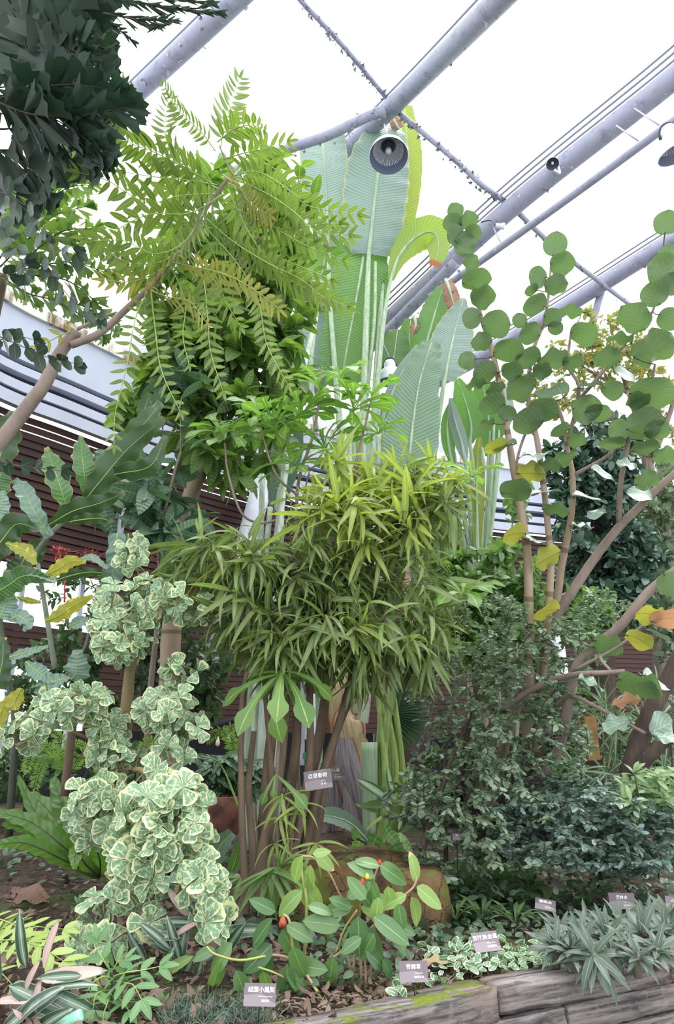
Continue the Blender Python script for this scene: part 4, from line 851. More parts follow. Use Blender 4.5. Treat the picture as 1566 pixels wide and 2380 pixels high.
grow(A9, [([(772, 1400, 5.6), (800, 1230, 5.5), (830, 1080, 5.5)], .012, .008), ([(930, 1300, 5.5), (1000, 1220, 5.4), (1040, 1140, 5.4)], .01, .006), ([(690, 1300, 5.4), (700, 1180, 5.4), (720, 1090, 5.4)], .01, .006)],
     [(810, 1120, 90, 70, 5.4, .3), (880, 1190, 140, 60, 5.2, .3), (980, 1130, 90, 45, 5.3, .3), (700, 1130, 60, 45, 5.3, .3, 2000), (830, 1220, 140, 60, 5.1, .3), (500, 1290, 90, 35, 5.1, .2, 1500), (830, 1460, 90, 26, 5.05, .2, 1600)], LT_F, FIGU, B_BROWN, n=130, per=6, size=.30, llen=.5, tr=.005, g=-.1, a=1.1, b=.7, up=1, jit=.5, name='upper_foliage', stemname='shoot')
root = MB()
for k in range(26):
    x = R.uniform(590, 640); y0 = 2165; pts = [(x, y0, 5.25+R.uniform(-.1, .25)), (x+R.uniform(-10, 40), 2050, 5.3), (x+R.uniform(0, 80), R.uniform(1800, 1950), 5.4)]
    root.tube(path(pts, 4), np.linspace(.02, .006, 9), 6)
root.obj('aerial_roots', B_BROWN, A9)
rs(62)
A9b = thing('fig_sprout', 'low yellow-green sprouts with long leaves at the foot of the brown fig stems', 'plant', P(640, 2160, 5.0))
FIGY = leafmat('young_fig_leaves', G('7d9a3c'), G('9cb352'), (1.4, 1.6, .5), .4, .4, .4, G('c0c878'), .09)
mb = MB()
def spray(cx, cy, Y, n, lp, a0, a1, T, pull=0.):
    c = P(cx, cy, Y); m_ = mpp(cx, cy, Y)
    for a_ in np.linspace(a0, a1, n):
        a2 = math.radians(a_+R.uniform(-8, 8)); d = np.array([math.cos(a2), -R.uniform(.1, .7), math.sin(a2)]); mb.inst(T[R.integers(len(T))], c, d, np.array([0, -.5, 1.])+R.normal(0, .2, 3), lp*m_*R.uniform(.75, 1.1))
spray(640, 2015, 4.9, 12, 110, -160, -10, LT_F); spray(625, 2025, 4.9, 12, 120, 190, 350, LT_F); spray(650, 2020, 4.9, 8, 90, 100, 20, LT_F); spray(560, 2040, 4.9, 5, 80, 170, 260, LT_F)
mb.obj('lower_leaves', leafmat('sprout_leaves', G('5f8440'), G('7c9c56'), None, .35, .38, .45, G('a9ba78'), .09), A9b)
mb = MB()
for x, y, L in ((655, 1850, 0), (650, 1900, 0), (700, 1870, 0), (640, 1960, 0), (690, 2000, 0), (735, 1960, 0)): spray(x, y, 4.95, 5, 78, -170, 20, LT_F)
MB().tube(path([(640, 2120, 5), (668, 1990, 4.95), (662, 1900, 4.95), (655, 1845, 4.95)], 5), .006, 5).obj('stem', GREENST, A9b)
MB().tube(path([(660, 2140, 5), (700, 2040, 4.95), (720, 1960, 4.95)], 5), .006, 5).obj('stem', GREENST, A9b)
mb.obj('upper_leaves', FIGY, A9b)

# ---- spoon-leaved tree mingled with the fig
SPN = [leaf(.34, [(0, .06), (.12, .14), (.45, .3), (.62, .34), (.7, .55), (.78, .98), (.86, .8), (.94, .4), (1, .03)], 12, 1, .12, .9), leaf(.32, [(0, .06), (.12, .14), (.45, .32), (.62, .34), (.7, .5), (.78, .95), (.86, .85), (.94, .4), (1, .03)], 12, 1, .05, 1.4)]
SPM = leafmat('spoon_leaves', G('4f7f32'), G('79a045'), (1.6, 1.9, .6), .4, .35, .5, G('a9bf6a'), .09)
rs(71)
A10 = thing('spoon_leaved_croton', 'slim shrub with rosettes of spoon-tipped green leaves rising through the fig', 'shrub', P(650, 2120, 5.0))
mains = [([(655, 2120, 5.6), (640, 1900, 5.2), (648, 1720, 5.0), (655, 1575, 4.9)], .016, .01), ([(700, 2050, 5.9), (690, 1700, 5.9), (700, 1400, 5.8), (690, 1150, 5.7), (725, 1020, 5.7), (745, 920, 5.7)], .022, .01), ([(700, 1300, 5.8), (800, 1150, 5.7), (840, 1020, 5.7), (862, 930, 5.7)], .014, .008),
         ([(640, 1210, 5.7), (600, 1215, 5.7), (560, 1190, 5.6), (530, 1100, 5.6), (522, 1030, 5.6)], .012, .007), ([(820, 1250, 5.5), (900, 1290, 5.3), (960, 1390, 5.2), (1072, 1395, 5.1)], .012, .007), ([(900, 1260, 5.6), (1000, 1190, 5.5), (1060, 1140, 5.5), (1100, 1118, 5.5)], .01, .006), ([(690, 1150, 5.7), (640, 1100, 5.6), (600, 980, 5.6)], .012, .007)]
for k, (pts, r0, r1) in enumerate(mains): MB().tube(path(pts, 6), np.linspace(r0, r1, (len(pts)-1)*6+1), 7).obj('stem', B_GREY, A10)
def rosette(par, cx, cy, Y, n, lp, T, mat, ax=(0, -.4, 1), spread=1.0, up=.35, nm='leaf_rosette', droop=0.):
    c = P(cx, cy, Y); ax = unit(ax); u1 = unit(np.cross(ax, [.2, 1, .1])); u2 = np.cross(ax, u1); L = lp*mpp(cx, cy, Y)
    ph = np.arange(n)*2.4+R.random()*6; rad = np.cos(ph)[:, None]*u1+np.sin(ph)[:, None]*u2
    lv = R.uniform(.2, 1, n)[:, None]; d = rad*spread + ax*(up+.9*(1-lv)) + np.array([0, 0, -droop])
    mb = MB(); sel = R.integers(0, len(T), n)
    for k in range(len(T)):
        w = sel == k; mb.inst(T[k], (c + ax*(.05*(1-lv)))[w], d[w], (ax+R.normal(0, .2, (n, 3)))[w], L*R.uniform(.8, 1.15, w.sum()))
    return mb.obj(nm, mat, par)
rosette(A10, 655, 1570, 4.9, 9, 165, SPN, SPM, (0, -.5, .6), 1, .0, droop=.55)
for x, y, Y, lp in ((745, 920, 5.7, 105), (790, 885, 5.8, 95), (862, 925, 5.7, 95), (700, 970, 5.7, 110), (820, 960, 5.7, 100), (522, 1025, 5.6, 110), (1100, 1115, 5.5, 90), (1075, 1392, 5.1, 110), (640, 1000, 5.6, 100), (600, 975, 5.6, 90), (760, 1050, 5.7, 110), (880, 1010, 5.7, 80), (690, 1090, 5.6, 110), (570, 1010, 5.7, 90)):
    rosette(A10, x, y, Y, 13, lp, SPN, SPM, R.normal(0, .3, 3)+np.array([0, -.2, 1]), 1, .3)
mb = MB()
for x, y, a_, lp in ((610, 1810, -120, 75), (662, 1815, -95, 55), (640, 1800, -35, 110)):
    a2 = math.radians(a_); mb.inst(SPN[0], P(640, 1800, 4.9), np.array([math.cos(a2), -.5, math.sin(a2)]), np.array([0, -1, .7]), lp*mpp(640, 1800, 4.9))
mb.obj('leaf_rosette', SPM, A10)
# ------------------------------------------------------------------ variegated fig
def m_varieg():
    s = NT('variegated_leaf'); u, v, r = s.lv(); au = s.math('ABSOLUTE', u); pos = s.obj()
    n = s.noise(24, pos, 3); n2 = s.noise(55, pos, 2)
    g = s.mix(s.noise(16, pos, 2), G('4f7d5c'), G('8aa883')); g = s.mix(s.step(n2, .52, .6), g, G('b4c4a0'))
    k = s.math('MAXIMUM', s.math('ADD', au, s.math('MULTIPLY', s.math('SUBTRACT', n, .5), .7)), s.math('ADD', s.math('MULTIPLY', v, .9), s.math('MULTIPLY', s.math('SUBTRACT', n, .5), .2)))
    k = s.math('ADD', k, s.math('MULTIPLY', s.math('SUBTRACT', r, .5), .25))
    c = s.mix(s.step(k, .79, .87), g, s.mix(r, G('e3e2bd'), G('ced49c'))); c = s.mix(s.step(au, .07, .02), c, G('c4d3ac'))
    p = s.pbr(c, .4, None, .45); t = s.n('ShaderNodeBsdfTranslucent'); s.t.links.new(c, t.inputs[0])
    mx = s.n('ShaderNodeMixShader'); mx.inputs[0].default_value = .25; s.t.links.new(p, mx.inputs[1]); s.t.links.new(t.outputs[0], mx.inputs[2]); return s.done(mx.outputs[0])
VAR = m_varieg()
LT_V = [leaf(.78, [(0, .04), (.12, .12), (.35, .42), (.6, .8), (.8, 1), (.93, .93), (1, .55)], 9, 2, .05, .7, cup=-.12, tip=.03), leaf(.8, [(0, .04), (.12, .12), (.35, .4), (.6, .78), (.82, 1), (.95, .9), (1, .55)], 7, 2, .12, .3, tip=-.06),
        leaf(.82, [(0, .04), (.12, .14), (.35, .45), (.6, .8), (.8, 1), (.93, .95), (1, .6)], 7, 2, -.08, 1.0)]
rs(81)
V1 = thing('variegated_fig', 'big shrub of rounded triangular leaves edged in cream beside the brown fig stems', 'shrub', P(300, 2200, 4.9))
vm = [([(285, 2020, 5.4), (276, 1850, 5.4), (290, 1700, 5.4), (302, 1560, 5.4), (322, 1460, 5.4), (345, 1350, 5.4)], .062, .022), ([(300, 2260, 4.3), (302, 2150, 4.3), (298, 2030, 4.35), (310, 1960, 4.4), (330, 1900, 4.4)], .014, .01),
      ([(295, 1640, 5.4), (240, 1720, 5.2), (130, 1690, 5.0), (40, 1735, 4.9)], .018, .008), ([(296, 1680, 5.4), (350, 1640, 5.1), (420, 1680, 5.0), (450, 1710, 5.0)], .015, .007), ([(310, 1540, 5.4), (240, 1500, 5.2), (215, 1480, 5.2)], .015, .007),
      ([(285, 1800, 5.4), (330, 1790, 4.8), (380, 1850, 4.4), (430, 1960, 4.2), (480, 2080, 4.1)], .02, .008), ([(340, 1380, 5.4), (310, 1300, 5.3), (300, 1250, 5.3)], .01, .005), ([(335, 1400, 5.4), (400, 1390, 5.2), (440, 1400, 5.2)], .014, .006), ([(285, 1850, 5.4), (220, 1850, 5), (190, 1880, 4.9)], .014, .006)]
vb = [(330, 1400, 110, 55, 5.15, .25), (430, 1400, 60, 50, 5.2, .2), (270, 1480, 65, 45, 5.1, .2), (300, 1500, 60, 40, 5.1, .2), (310, 1280, 28, 50, 5.2, .1, 1200), (150, 1640, 80, 30, 4.95, .15), (210, 1630, 50, 35, 5, .15), (60, 1695, 60, 32, 4.9, .15), (20, 1720, 30, 20, 4.85, .1),
      (380, 1660, 60, 50, 5, .2), (430, 1700, 50, 30, 5, .15), (390, 1770, 70, 40, 4.9, .2), (260, 1700, 50, 35, 5.1, .15), (270, 1760, 60, 40, 5.1, .15), (400, 1580, 50, 40, 5.1, .15), (440, 1560, 30, 25, 5.1, .1), (215, 1900, 50, 70, 4.8, .15), (240, 1850, 60, 40, 4.8, .2)]
VL = grow(V1, vm, vb, LT_V, VAR, B_FIG, n=270, per=7, size=.088, llen=.10, tr=.005, a=.15, b=1.0, g=.05, up=.7, jit=.35, face=1.0, mode='ros', low=.2)
vb2 = [(400, 1880, 75, 55, 4.15, .15), (400, 1960, 70, 50, 4.1, .12), (300, 1980, 45, 40, 4.2, .1), (440, 2020, 55, 40, 4.0, .1), (470, 2080, 40, 40, 4.0, .1), (500, 2140, 28, 30, 3.95, .08), (350, 2010, 60, 40, 4.1, .1), (330, 1900, 50, 40, 4.2, .1), (440, 1870, 40, 30, 4.15, .1), (370, 1820, 60, 30, 4.3, .1),
       (270, 2090, 50, 22, 4.2, .1, 700), (240, 2140, 50, 18, 4.2, .1, 500), (350, 2150, 20, 12, 4.1, .05, 160), (210, 2070, 16, 14, 4.2, .05, 160), (190, 2190, 20, 10, 4.1, .05, 120), (260, 2200, 14, 8, 4.1, .05, 100)]
grow(V1, [([(460, 2030, 4.15), (470, 2110, 4.1), (468, 2200, 4.3)], .009, .007)], vb2, LT_V, VAR, B_BROWN, n=165, per=8, size=.092, llen=.08, tr=.003, a=.15, b=1.0, g=.0, up=.6, jit=.3, face=1.1, mode='ros', low=.2, name='front_foliage', stemname='stem',
     nodes_extra=np.concatenate([path([(285, 1800, 5.4), (330, 1790, 4.8), (380, 1850, 4.4), (430, 1960, 4.2), (480, 2080, 4.1)]), path([(302, 2150, 4.3), (298, 2030, 4.35), (310, 1960, 4.4), (330, 1900, 4.4)])]))

# ------------------------------------------------------------------ giant wavy leaves at the left
WAV = leafmat('wavy_leaf', G('3f6a3c'), G('5c8850'), (1.4, 1.8, .6), .3, .33, .6, G('8fae72'), .035, ribs=16, ribd=.25, edge=G('a99a3e'), ew=.965, eamp=.02)
WAVD = leafmat('dark_wavy_leaf', G('2b4a2a'), G('3d6234'), (1.2, 1.6, .5), .25, .35, .6, G('4d6b3f'), .03, edge=G('7c6a2c'), ew=.97, eamp=.02, spots=G('a9b04a'), spotlo=.7)
WAVB = leafmat('bluish_wavy_leaf', G('527a66'), G('7f9f8f'), (1.2, 1.6, .8), .2, .28, .7, G('a9c09c'), .03, ribs=12, ribd=.3)
WAVY = leafmat('yellow_wavy_leaf', G('8f9420'), G('b3ab2c'), (1.5, 1.5, .4), .4, .4, .4, G('6f7a28'), .04, spots=G('d2c548'), spotlo=.6)
rs(91)
def big(par, mid, w, mat, face='top', stalk=None, wave=.2, wk=5, fold=.12, tilt=(0, 0, .3), sr=.012, smat=None, edge=.13, name='leaf'):
    m3 = px3(mid); hw = np.array([w_*.5*mpp(*q) for w_, q in zip(w, mid)]); p, h = spline(m3, 8, hw)
    n = (unit(p-CAMP)*(1 if face == 'under' else -1)) + np.asarray(tilt, float); mb = MB(); blade(mb, p, np.maximum(h, .003), n, 4, fold, wave, wk, edge)
    o = mb.obj(name, mat, par)
    full = p[:-2] if stalk is None else np.concatenate([spline(np.concatenate([px3(stalk), m3[:1]]), 6)[:-1], p[:-2]])
    MB().tube(full, np.linspace(sr, sr*.25, len(full)), 6).obj('leaf_stalk', smat or GREENST, o); return o
L1 = thing('giant_fern', 'giant fern with upright wavy-edged lobes, silvery and dark, against the brown cladding', 'fern', P(150, 1850, 5.6))
STG = plain('grey_green_stalk', G('7b8572'), .5, c2=G('5d6656'), scale=4); STD = plain('dark_stalk', G('4a4d40'), .5, c2=G('34382f'), scale=4)
rach = [(150, 1850, 5.6), (175, 1640, 5.6), (200, 1520, 5.6)]
MB().tube(path(rach, 6), np.linspace(.035, .025, 13), 8).obj('stem', B_BROWN, L1)
MB().tube(path([(60, 1680, 5.6), (185, 1530, 5.5), (215, 1450, 5.5), (262, 1330, 5.5), (272, 1250, 5.5)], 6), np.linspace(.02, .012, 25), 7).obj('stem', STD, L1)
MB().tube(path([(20, 1950, 5.6), (35, 1690, 5.5), (16, 1560, 5.5), (0, 1440, 5.5), (-10, 1300, 5.4)], 6), np.linspace(.03, .02, 25), 8).obj('stem', STD, L1)
MB().tube(path([(128, 1555, 5.5), (108, 1430, 5.5), (88, 1310, 5.4)], 6), np.linspace(.022, .016, 13), 8).obj('stem', STG, L1)
MB().tube(path([(50, 1340, 5.5), (110, 1250, 5.4), (165, 1195, 5.4), (240, 1110, 5.4), (330, 1020, 5.5), (372, 960, 5.6)], 6), np.linspace(.024, .01, 31), 8).obj('stem', STG, L1)
for mid, w, mt, fc in (([(115, 1248, 5.3), (80, 1190, 5.2), (55, 1140, 5.2), (33, 1115, 5.2)], [20, 40, 40, 14], WAVB, 'top'), ([(158, 1192, 5.3), (140, 1130, 5.2), (122, 1080, 5.2), (107, 1040, 5.2)], [14, 50, 48, 8], WAV, 'top'),
    ([(200, 1142, 5.3), (196, 1100, 5.2), (190, 1055, 5.2), (187, 1013, 5.2)], [16, 42, 44, 6], WAV, 'top'), ([(238, 1092, 5.4), (238, 1070, 5.4), (240, 1045, 5.4)], [20, 44, 30], WAVB, 'top'), ([(285, 1055, 5.5), (288, 1030, 5.5), (296, 1010, 5.5)], [10, 30, 10], WAVB, 'top'),
    ([(190, 1172, 5.3), (240, 1110, 5.2), (300, 1040, 5.2), (382, 972, 5.2)], [10, 62, 60, 14], WAVD, 'under'), ([(235, 1110, 5.3), (280, 1100, 5.2), (350, 1082, 5.1), (385, 1012, 5.1)], [10, 40, 44, 10], WAVD, 'under'), ([(215, 1122, 5.3), (270, 1050, 5.25), (330, 990, 5.2), (375, 935, 5.3)], [6, 40, 50, 16], WAVD, 'under'),
    ([(110, 1222, 5.3), (170, 1188, 5.2), (230, 1170, 5.2), (290, 1145, 5.2)], [8, 50, 42, 8], WAVD, 'under'), ([(150, 1215, 5.3), (190, 1208, 5.2), (230, 1205, 5.2), (262, 1212, 5.2)], [8, 26, 24, 6], WAVD, 'under'),
    ([(272, 1240, 5.4), (268, 1310, 5.4), (246, 1380, 5.4), (212, 1455, 5.4)], [34, 46, 36, 10], WAVB, 'top'), ([(298, 1240, 5.6), (296, 1280, 5.6), (285, 1330, 5.6)], [16, 36, 16], WAVD, 'top'), ([(230, 1470, 5.5), (235, 1430, 5.5), (250, 1390, 5.5)], [14, 50, 20], WAVD, 'top'),
    ([(-20, 1120, 5.1), (0, 1060, 5.1), (18, 1000, 5.1), (30, 955, 5.1)], [60, 64, 60, 14], WAVD, 'under'), ([(-30, 1170, 5.1), (-5, 1120, 5.1), (10, 1080, 5.1)], [60, 60, 24], WAV, 'under'), ([(-30, 1300, 5.0), (5, 1255, 5.0), (40, 1218, 5.0), (92, 1232, 5.0)], [50, 66, 56, 8], WAVD, 'under'),
    ([(-20, 1210, 5.1), (0, 1180, 5.1), (8, 1140, 5.1)], [30, 44, 10], WAVB, 'top'), ([(-20, 1385, 5.0), (20, 1360, 5.0), (60, 1338, 5.0), (128, 1350, 5.0)], [50, 58, 46, 10], WAV, 'under'), ([(55, 1330, 5.0), (90, 1335, 5.0), (130, 1352, 5.0)], [8, 16, 8], WAVB, 'top'),
    ([(60, 1290, 5.4), (45, 1320, 5.4), (20, 1340, 5.4)], [10, 66, 30], WAVD, 'top'), ([(110, 1250, 5.5), (70, 1290, 5.5), (40, 1330, 5.5)], [10, 60, 30], WAVD, 'under'),
    ([(14, 1262, 4.95), (38, 1272, 4.95), (64, 1284, 4.95), (82, 1312, 4.95)], [6, 26, 34, 10], WAVY, 'top'), ([(100, 1342, 5.1), (135, 1322, 5.1), (165, 1305, 5.1), (200, 1306, 5.1)], [8, 32, 30, 6], WAVY, 'under'), ([(106, 1444, 5.1), (138, 1430, 5.1), (175, 1405, 5.1), (215, 1386, 5.1)], [10, 32, 32, 8], WAVY, 'under'),
    ([(38, 1388, 5.2), (65, 1396, 5.2), (95, 1400, 5.2)], [4, 16, 6], WAVY, 'under'), ([(128, 1350, 5.3), (165, 1338, 5.3), (205, 1330, 5.3), (248, 1332, 5.3)], [6, 22, 22, 6], WAVD, 'under'), ([(185, 1300, 5.3), (215, 1296, 5.3), (250, 1322, 5.3)], [6, 18, 6], WAVB, 'top'),
    ([(0, 1438, 5.1), (15, 1400, 5.1), (20, 1372, 5.1)], [60, 50, 16], WAVB, 'top'), ([(24, 1440, 5.1), (42, 1432, 5.1), (64, 1448, 5.1), (55, 1468, 5.1)], [12, 36, 30, 6], WAVB, 'top'), ([(22, 1528, 5.1), (50, 1520, 5.1), (112, 1502, 5.1)], [10, 22, 8], WAVB, 'top'),
    ([(60, 1538, 5.0), (85, 1560, 5.0), (128, 1586, 5.0)], [8, 40, 10], WAVB, 'top'), ([(100, 1580, 5.0), (104, 1600, 5.0), (90, 1618, 5.0)], [16, 60, 26], WAVB, 'top'), ([(110, 1590, 5.0), (140, 1580, 5.0), (163, 1576, 5.0)], [50, 30, 6], WAVB, 'top'), ([(160, 1455, 5.2), (180, 1448, 5.2), (205, 1440, 5.2)], [10, 30, 14], WAVB, 'top'),
    ([(-10, 1600, 5.3), (5, 1540, 5.3), (8, 1480, 5.3)], [50, 44, 14], WAVD, 'under'), ([(50, 1600, 5.2), (35, 1630, 5.2), (40, 1650, 5.2)], [10, 44, 10], WAVY, 'under'), ([(-10, 1690, 5.2), (5, 1650, 5.2), (15, 1625, 5.2)], [40, 34, 10], WAVY, 'under'), ([(165, 1580, 5.3), (178, 1560, 5.3), (180, 1510, 5.3)], [16, 60, 20], WAVB, 'under'),
    ([(330, 1000, 5.5), (336, 950, 5.5), (350, 915, 5.5)], [10, 34, 14], WAVD, 'under')):
    big(L1, mid, w, mt, fc, wk=4, sr=.006)

L2 = thing('birds_nest_fern', 'bright green rosette fern of long wavy fronds sitting on the soil', 'fern', P(232, 2050, 5.9))
NEST = leafmat('nest_frond', G('45742f'), G('6f9a3c'), (1.5, 1.8, .5), .35, .33, .6, G('2f4a22'), .03, ribs=14, ribd=.15)
c0 = (232, 2040, 5.9)
for mid, w in (([c0, (190, 1950, 5.8), (150, 1880, 5.8), (122, 1808, 5.9)], [16, 48, 54, 14]), ([c0, (160, 1970, 5.6), (90, 1900, 5.5), (42, 1805, 5.5)], [14, 30, 34, 8]), ([c0, (150, 1970, 5.5), (70, 1910, 5.4), (-20, 1885, 5.3)], [14, 36, 38, 14]),
               ([c0, (150, 2000, 5.5), (60, 1960, 5.3), (-25, 1965, 5.2)], [14, 34, 34, 10]), ([c0, (140, 1990, 5.6), (70, 1930, 5.5), (5, 1915, 5.4)], [14, 34, 30, 10]), ([c0, (205, 1990, 5.7), (180, 1920, 5.7), (150, 1840, 5.8)], [14, 30, 30, 8]),
               ([c0, (226, 1970, 5.9), (222, 1900, 6.0), (205, 1810, 6.1)], [20, 56, 50, 14]), ([c0, (245, 1980, 6.0), (262, 1900, 6.1), (270, 1850, 6.2)], [16, 44, 44, 10]), ([c0, (200, 2010, 5.5), (178, 1980, 5.4), (172, 2020, 5.3)], [14, 34, 36, 10]), ([c0, (232, 2000, 5.6), (215, 1960, 5.5), (185, 1975, 5.4)], [26, 44, 40, 14]),
               ([c0, (170, 1960, 6.0), (100, 1870, 6.1), (50, 1840, 6.1)], [14, 36, 34, 10])):
    big(L2, mid, w, NEST, 'under' if mid[-1][1] > 1900 else 'top', wave=.22, wk=6, fold=.18, sr=.007, smat=STD)
L3 = thing('soft_fern', 'light green feathery fern hanging above the rosette fern', 'fern', P(120, 1850, 6.6))
SFM = leafmat('soft_fern_leaflets', G('5f8a3c'), G('84a84e'), (1.5, 1.8, .5), .4, .5, .3)
for ln in ([(150, 1800, 6.6), (130, 1760, 6.5), (100, 1770, 6.5), (80, 1830, 6.4)], [(150, 1800, 6.6), (160, 1740, 6.5), (190, 1730, 6.5), (235, 1760, 6.4)], [(160, 1800, 6.6), (190, 1760, 6.5), (220, 1770, 6.4), (240, 1810, 6.4)], [(150, 1800, 6.6), (120, 1740, 6.6), (80, 1740, 6.5), (60, 1790, 6.5)],
           [(320, 1760, 6.6), (350, 1720, 6.5), (390, 1740, 6.5)], [(150, 1800, 6.6), (140, 1720, 6.7), (120, 1700, 6.6)], [(560, 1760, 8), (520, 1700, 7.9), (480, 1720, 7.9)], [(540, 1800, 7.9), (545, 1760, 7.8), (590, 1740, 7.8)], [(570, 1770, 7.9), (540, 1735, 7.8), (535, 1690, 7.8)]):
    frond(L3, ln, SFM, 22, 5, .3, .3, T=[leaf(.3, (.3, .7), 2, 1, 0, .2)], rr=.004)
L4 = thing('hosta_like_plant', 'clump of broad dark ribbed leaves just behind the clay-brown fibre pot', 'plant', P(540, 1860, 7.2))
SHL = leafmat('dark_ribbed_leaf', G('355a3f'), G('577c5c'), (1.2, 1.6, .6), .25, .33, .6, G('86a383'), .04, ribs=12, ribd=.3)
for k in range(34):
    x = R.uniform(460, 590); y = R.uniform(1770, 1860); a_ = R.uniform(-.4, 3.5); L = R.uniform(60, 100)
    big(L4, [(530, 1875, 7.3), (x, y, 7.1), (x+L*math.cos(a_)*.6, y-10+abs(math.sin(a_))*-10, 7.0), (x+L*math.cos(a_), y+14, 6.9)], [2, 20, 26, 4], SHL, 'top', wave=.08, sr=.004, tilt=(0, 0, 1.2))
big(L4, [(556, 1880, 6.6), (520, 1790, 6.6), (490, 1762, 6.5), (420, 1755, 6.4)], [2, 3, 16, 4], SHL, 'top', sr=.01, tilt=(0, 0, .6))
pot = thing('fibre_pot', 'reddish-brown round fibre pot behind the fig stems', 'pot', P(515, 1950, 7.0))
c = P(518, 1945, 7.0); m_ = mpp(518, 1945, 7.0)
MB().lathe(c, (0, 0, 1), [(.001, 0), (.11, 0), (.15, .05), (.18, .2), (.19, .33), (.175, .34), (.16, .31), (.001, .30)], 28).obj('pot_body', plain('fibre_pot_clay', G('7c5344'), .9, c2=G('4f362d'), scale=9, bump=.6), pot)
mb = MB(); n = 160; ph = R.uniform(0, 6.28, n); mb.inst(leaf(.15, (.4, .6), 2, 1, 0, .5), c+np.stack([np.cos(ph)*.17, np.sin(ph)*.17, np.full(n, .33)], 1), R.normal(size=(n, 3))+[0, 0, .4], R.normal(size=(n, 3)), .05); mb.obj('coir_rim', plain('coir', G('4a372b'), .95), pot)
L5 = thing('folded_paddle_plant', 'single folded pale green paddle leaf standing below the fibre pot', 'plant', P(505, 2060, 5.8))
big(L5, [(500, 2055, 5.8), (498, 2020, 5.8), (510, 1970, 5.85), (540, 1935, 5.9)], [4, 26, 44, 22], PAD_TOP, 'top', wave=.03, fold=.5); big(L5, [(525, 2060, 6), (548, 2000, 6), (560, 1950, 6)], [4, 30, 10], PAD_GREEN, 'top', wave=.03)

# ------------------------------------------------------------------ sea grape
SEA = leafmat('sea_grape_leaf', G('3b5a36'), G('5f7c45'), (1.5, 1.8, .7), .34, .33, .5, G('4a3a2a'), .03, ribs=5, ribd=.75, rang=9, thin=True, back=G('58734c'))
SEAS = leafmat('sea_grape_sky_sheen', G('7b9a86'), G('9db3a6'), (1.1, 1.4, .8), .15, .28, .8, G('b5c2a8'), .035, ribs=5, ribd=.4, rang=9, thin=True)  # silver tone is the sky's reflection on upper faces, put into the base colour
SEAY = leafmat('sea_grape_yellow', G('8a9a34'), G('a8a63c'), (1.4, 1.4, .4), .4, .35, .5, G('8a5a2a'), .035, spots=G('c98a30'), spotlo=.68)
SEAR = leafmat('sea_grape_peach', G('c98a6a'), G('d8a67e'), (1.2, 1, .6), .3, .4, .4, G('a86a4a'), .03)
rs(101)
SG = thing('sea_grape', 'sea grape tree with large round leaves and pale jointed stems rising above the small-leaved shrub', 'tree', P(1190, 1990, 6.2))
SSt = [([(1215, 1960, 6.3), (1228, 1600, 6.0), (1229, 1424, 5.8), (1226, 1298, 5.7), (1215, 1215, 5.6), (1205, 1152, 5.6), (1191, 1079, 5.5), (1179, 1002, 5.4), (1158, 880, 5.3), (1140, 805, 5.3), (1118, 738, 5.2), (1111, 707, 5.2), (1093, 627, 5.2), (1083, 588, 5.2), (1070, 520, 5.2)], .042, .010),
       ([(1225, 1940, 6.3), (1262, 1560, 6.0), (1273, 1438, 5.8), (1280, 1316, 5.7), (1276, 1256, 5.7), (1264, 1138, 5.6), (1247, 1019, 5.5), (1229, 943, 5.5), (1231, 853, 5.4), (1243, 801, 5.4), (1260, 759, 5.4), (1271, 714, 5.3), (1278, 644, 5.3), (1280, 615, 5.3)], .034, .009),
       ([(1292, 1434, 6.1), (1302, 1333, 6.0), (1316, 1263, 5.9), (1330, 1176, 5.8), (1330, 1103, 5.7), (1320, 1051, 5.7), (1309, 985, 5.6), (1292, 932, 5.6)], .034, .014), ([(1322, 1010, 5.6), (1339, 950, 5.5), (1344, 895, 5.4), (1320, 850, 5.4), (1323, 801, 5.4), (1327, 770, 5.4)], .018, .009),
       ([(1330, 1105, 5.7), (1403, 1065, 5.6), (1452, 1023, 5.5)], .016, .009), ([(1100, 1990, 6.5), (1180, 1700, 6.3), (1240, 1540, 6.2), (1292, 1434, 6.1), (1334, 1368, 6.0), (1386, 1291, 5.9), (1438, 1225, 5.8), (1473, 1190, 5.7), (1525, 1138, 5.6), (1580, 1090, 5.5)], .05, .028),
       ([(1438, 1218, 5.8), (1442, 1124, 5.6), (1456, 1047, 5.5), (1466, 1005, 5.4), (1491, 943, 5.3), (1512, 890, 5.2), (1522, 847, 5.1)], .024, .01), ([(1344, 930, 5.5), (1393, 874, 5.3), (1414, 847, 5.3), (1445, 808, 5.2), (1477, 770, 5.2), (1512, 731, 5.1), (1526, 693, 5.1)], .016, .009),
       ([(1160, 1990, 6.2), (1230, 1840, 5.9), (1296, 1742, 5.7), (1338, 1554, 5.4), (1398, 1495, 5.3), (1445, 1450, 5.2), (1508, 1375, 5.1), (1590, 1310, 5.0)], .045, .03), ([(1120, 1720, 5.9), (1183, 1637, 5.7), (1267, 1587, 5.5), (1320, 1572, 5.3), (1356, 1566, 5.1), (1418, 1563, 5.0), (1451, 1560, 5.0)], .03, .014),
       ([(1290, 1640, 5.6), (1326, 1617, 5.4), (1398, 1650, 5.1), (1451, 1679, 5.0), (1500, 1705, 4.9)], .016, .01), ([(1392, 1512, 5.3), (1398, 1535, 5.1), (1420, 1560, 5.0)], .014, .01), ([(1330, 1560, 5.3), (1440, 1500, 5.1), (1500, 1450, 5.0), (1566, 1440, 5.0)], .012, .008),
       ([(1247, 1019, 5.5), (1225, 1000, 5.6), (1200, 1080, 5.6), (1225, 1100, 5.6)], .012, .01), ([(1505, 1117, 5.5), (1498, 1050, 5.4), (1490, 1000, 5.3)], .012, .006)]
nodes = []
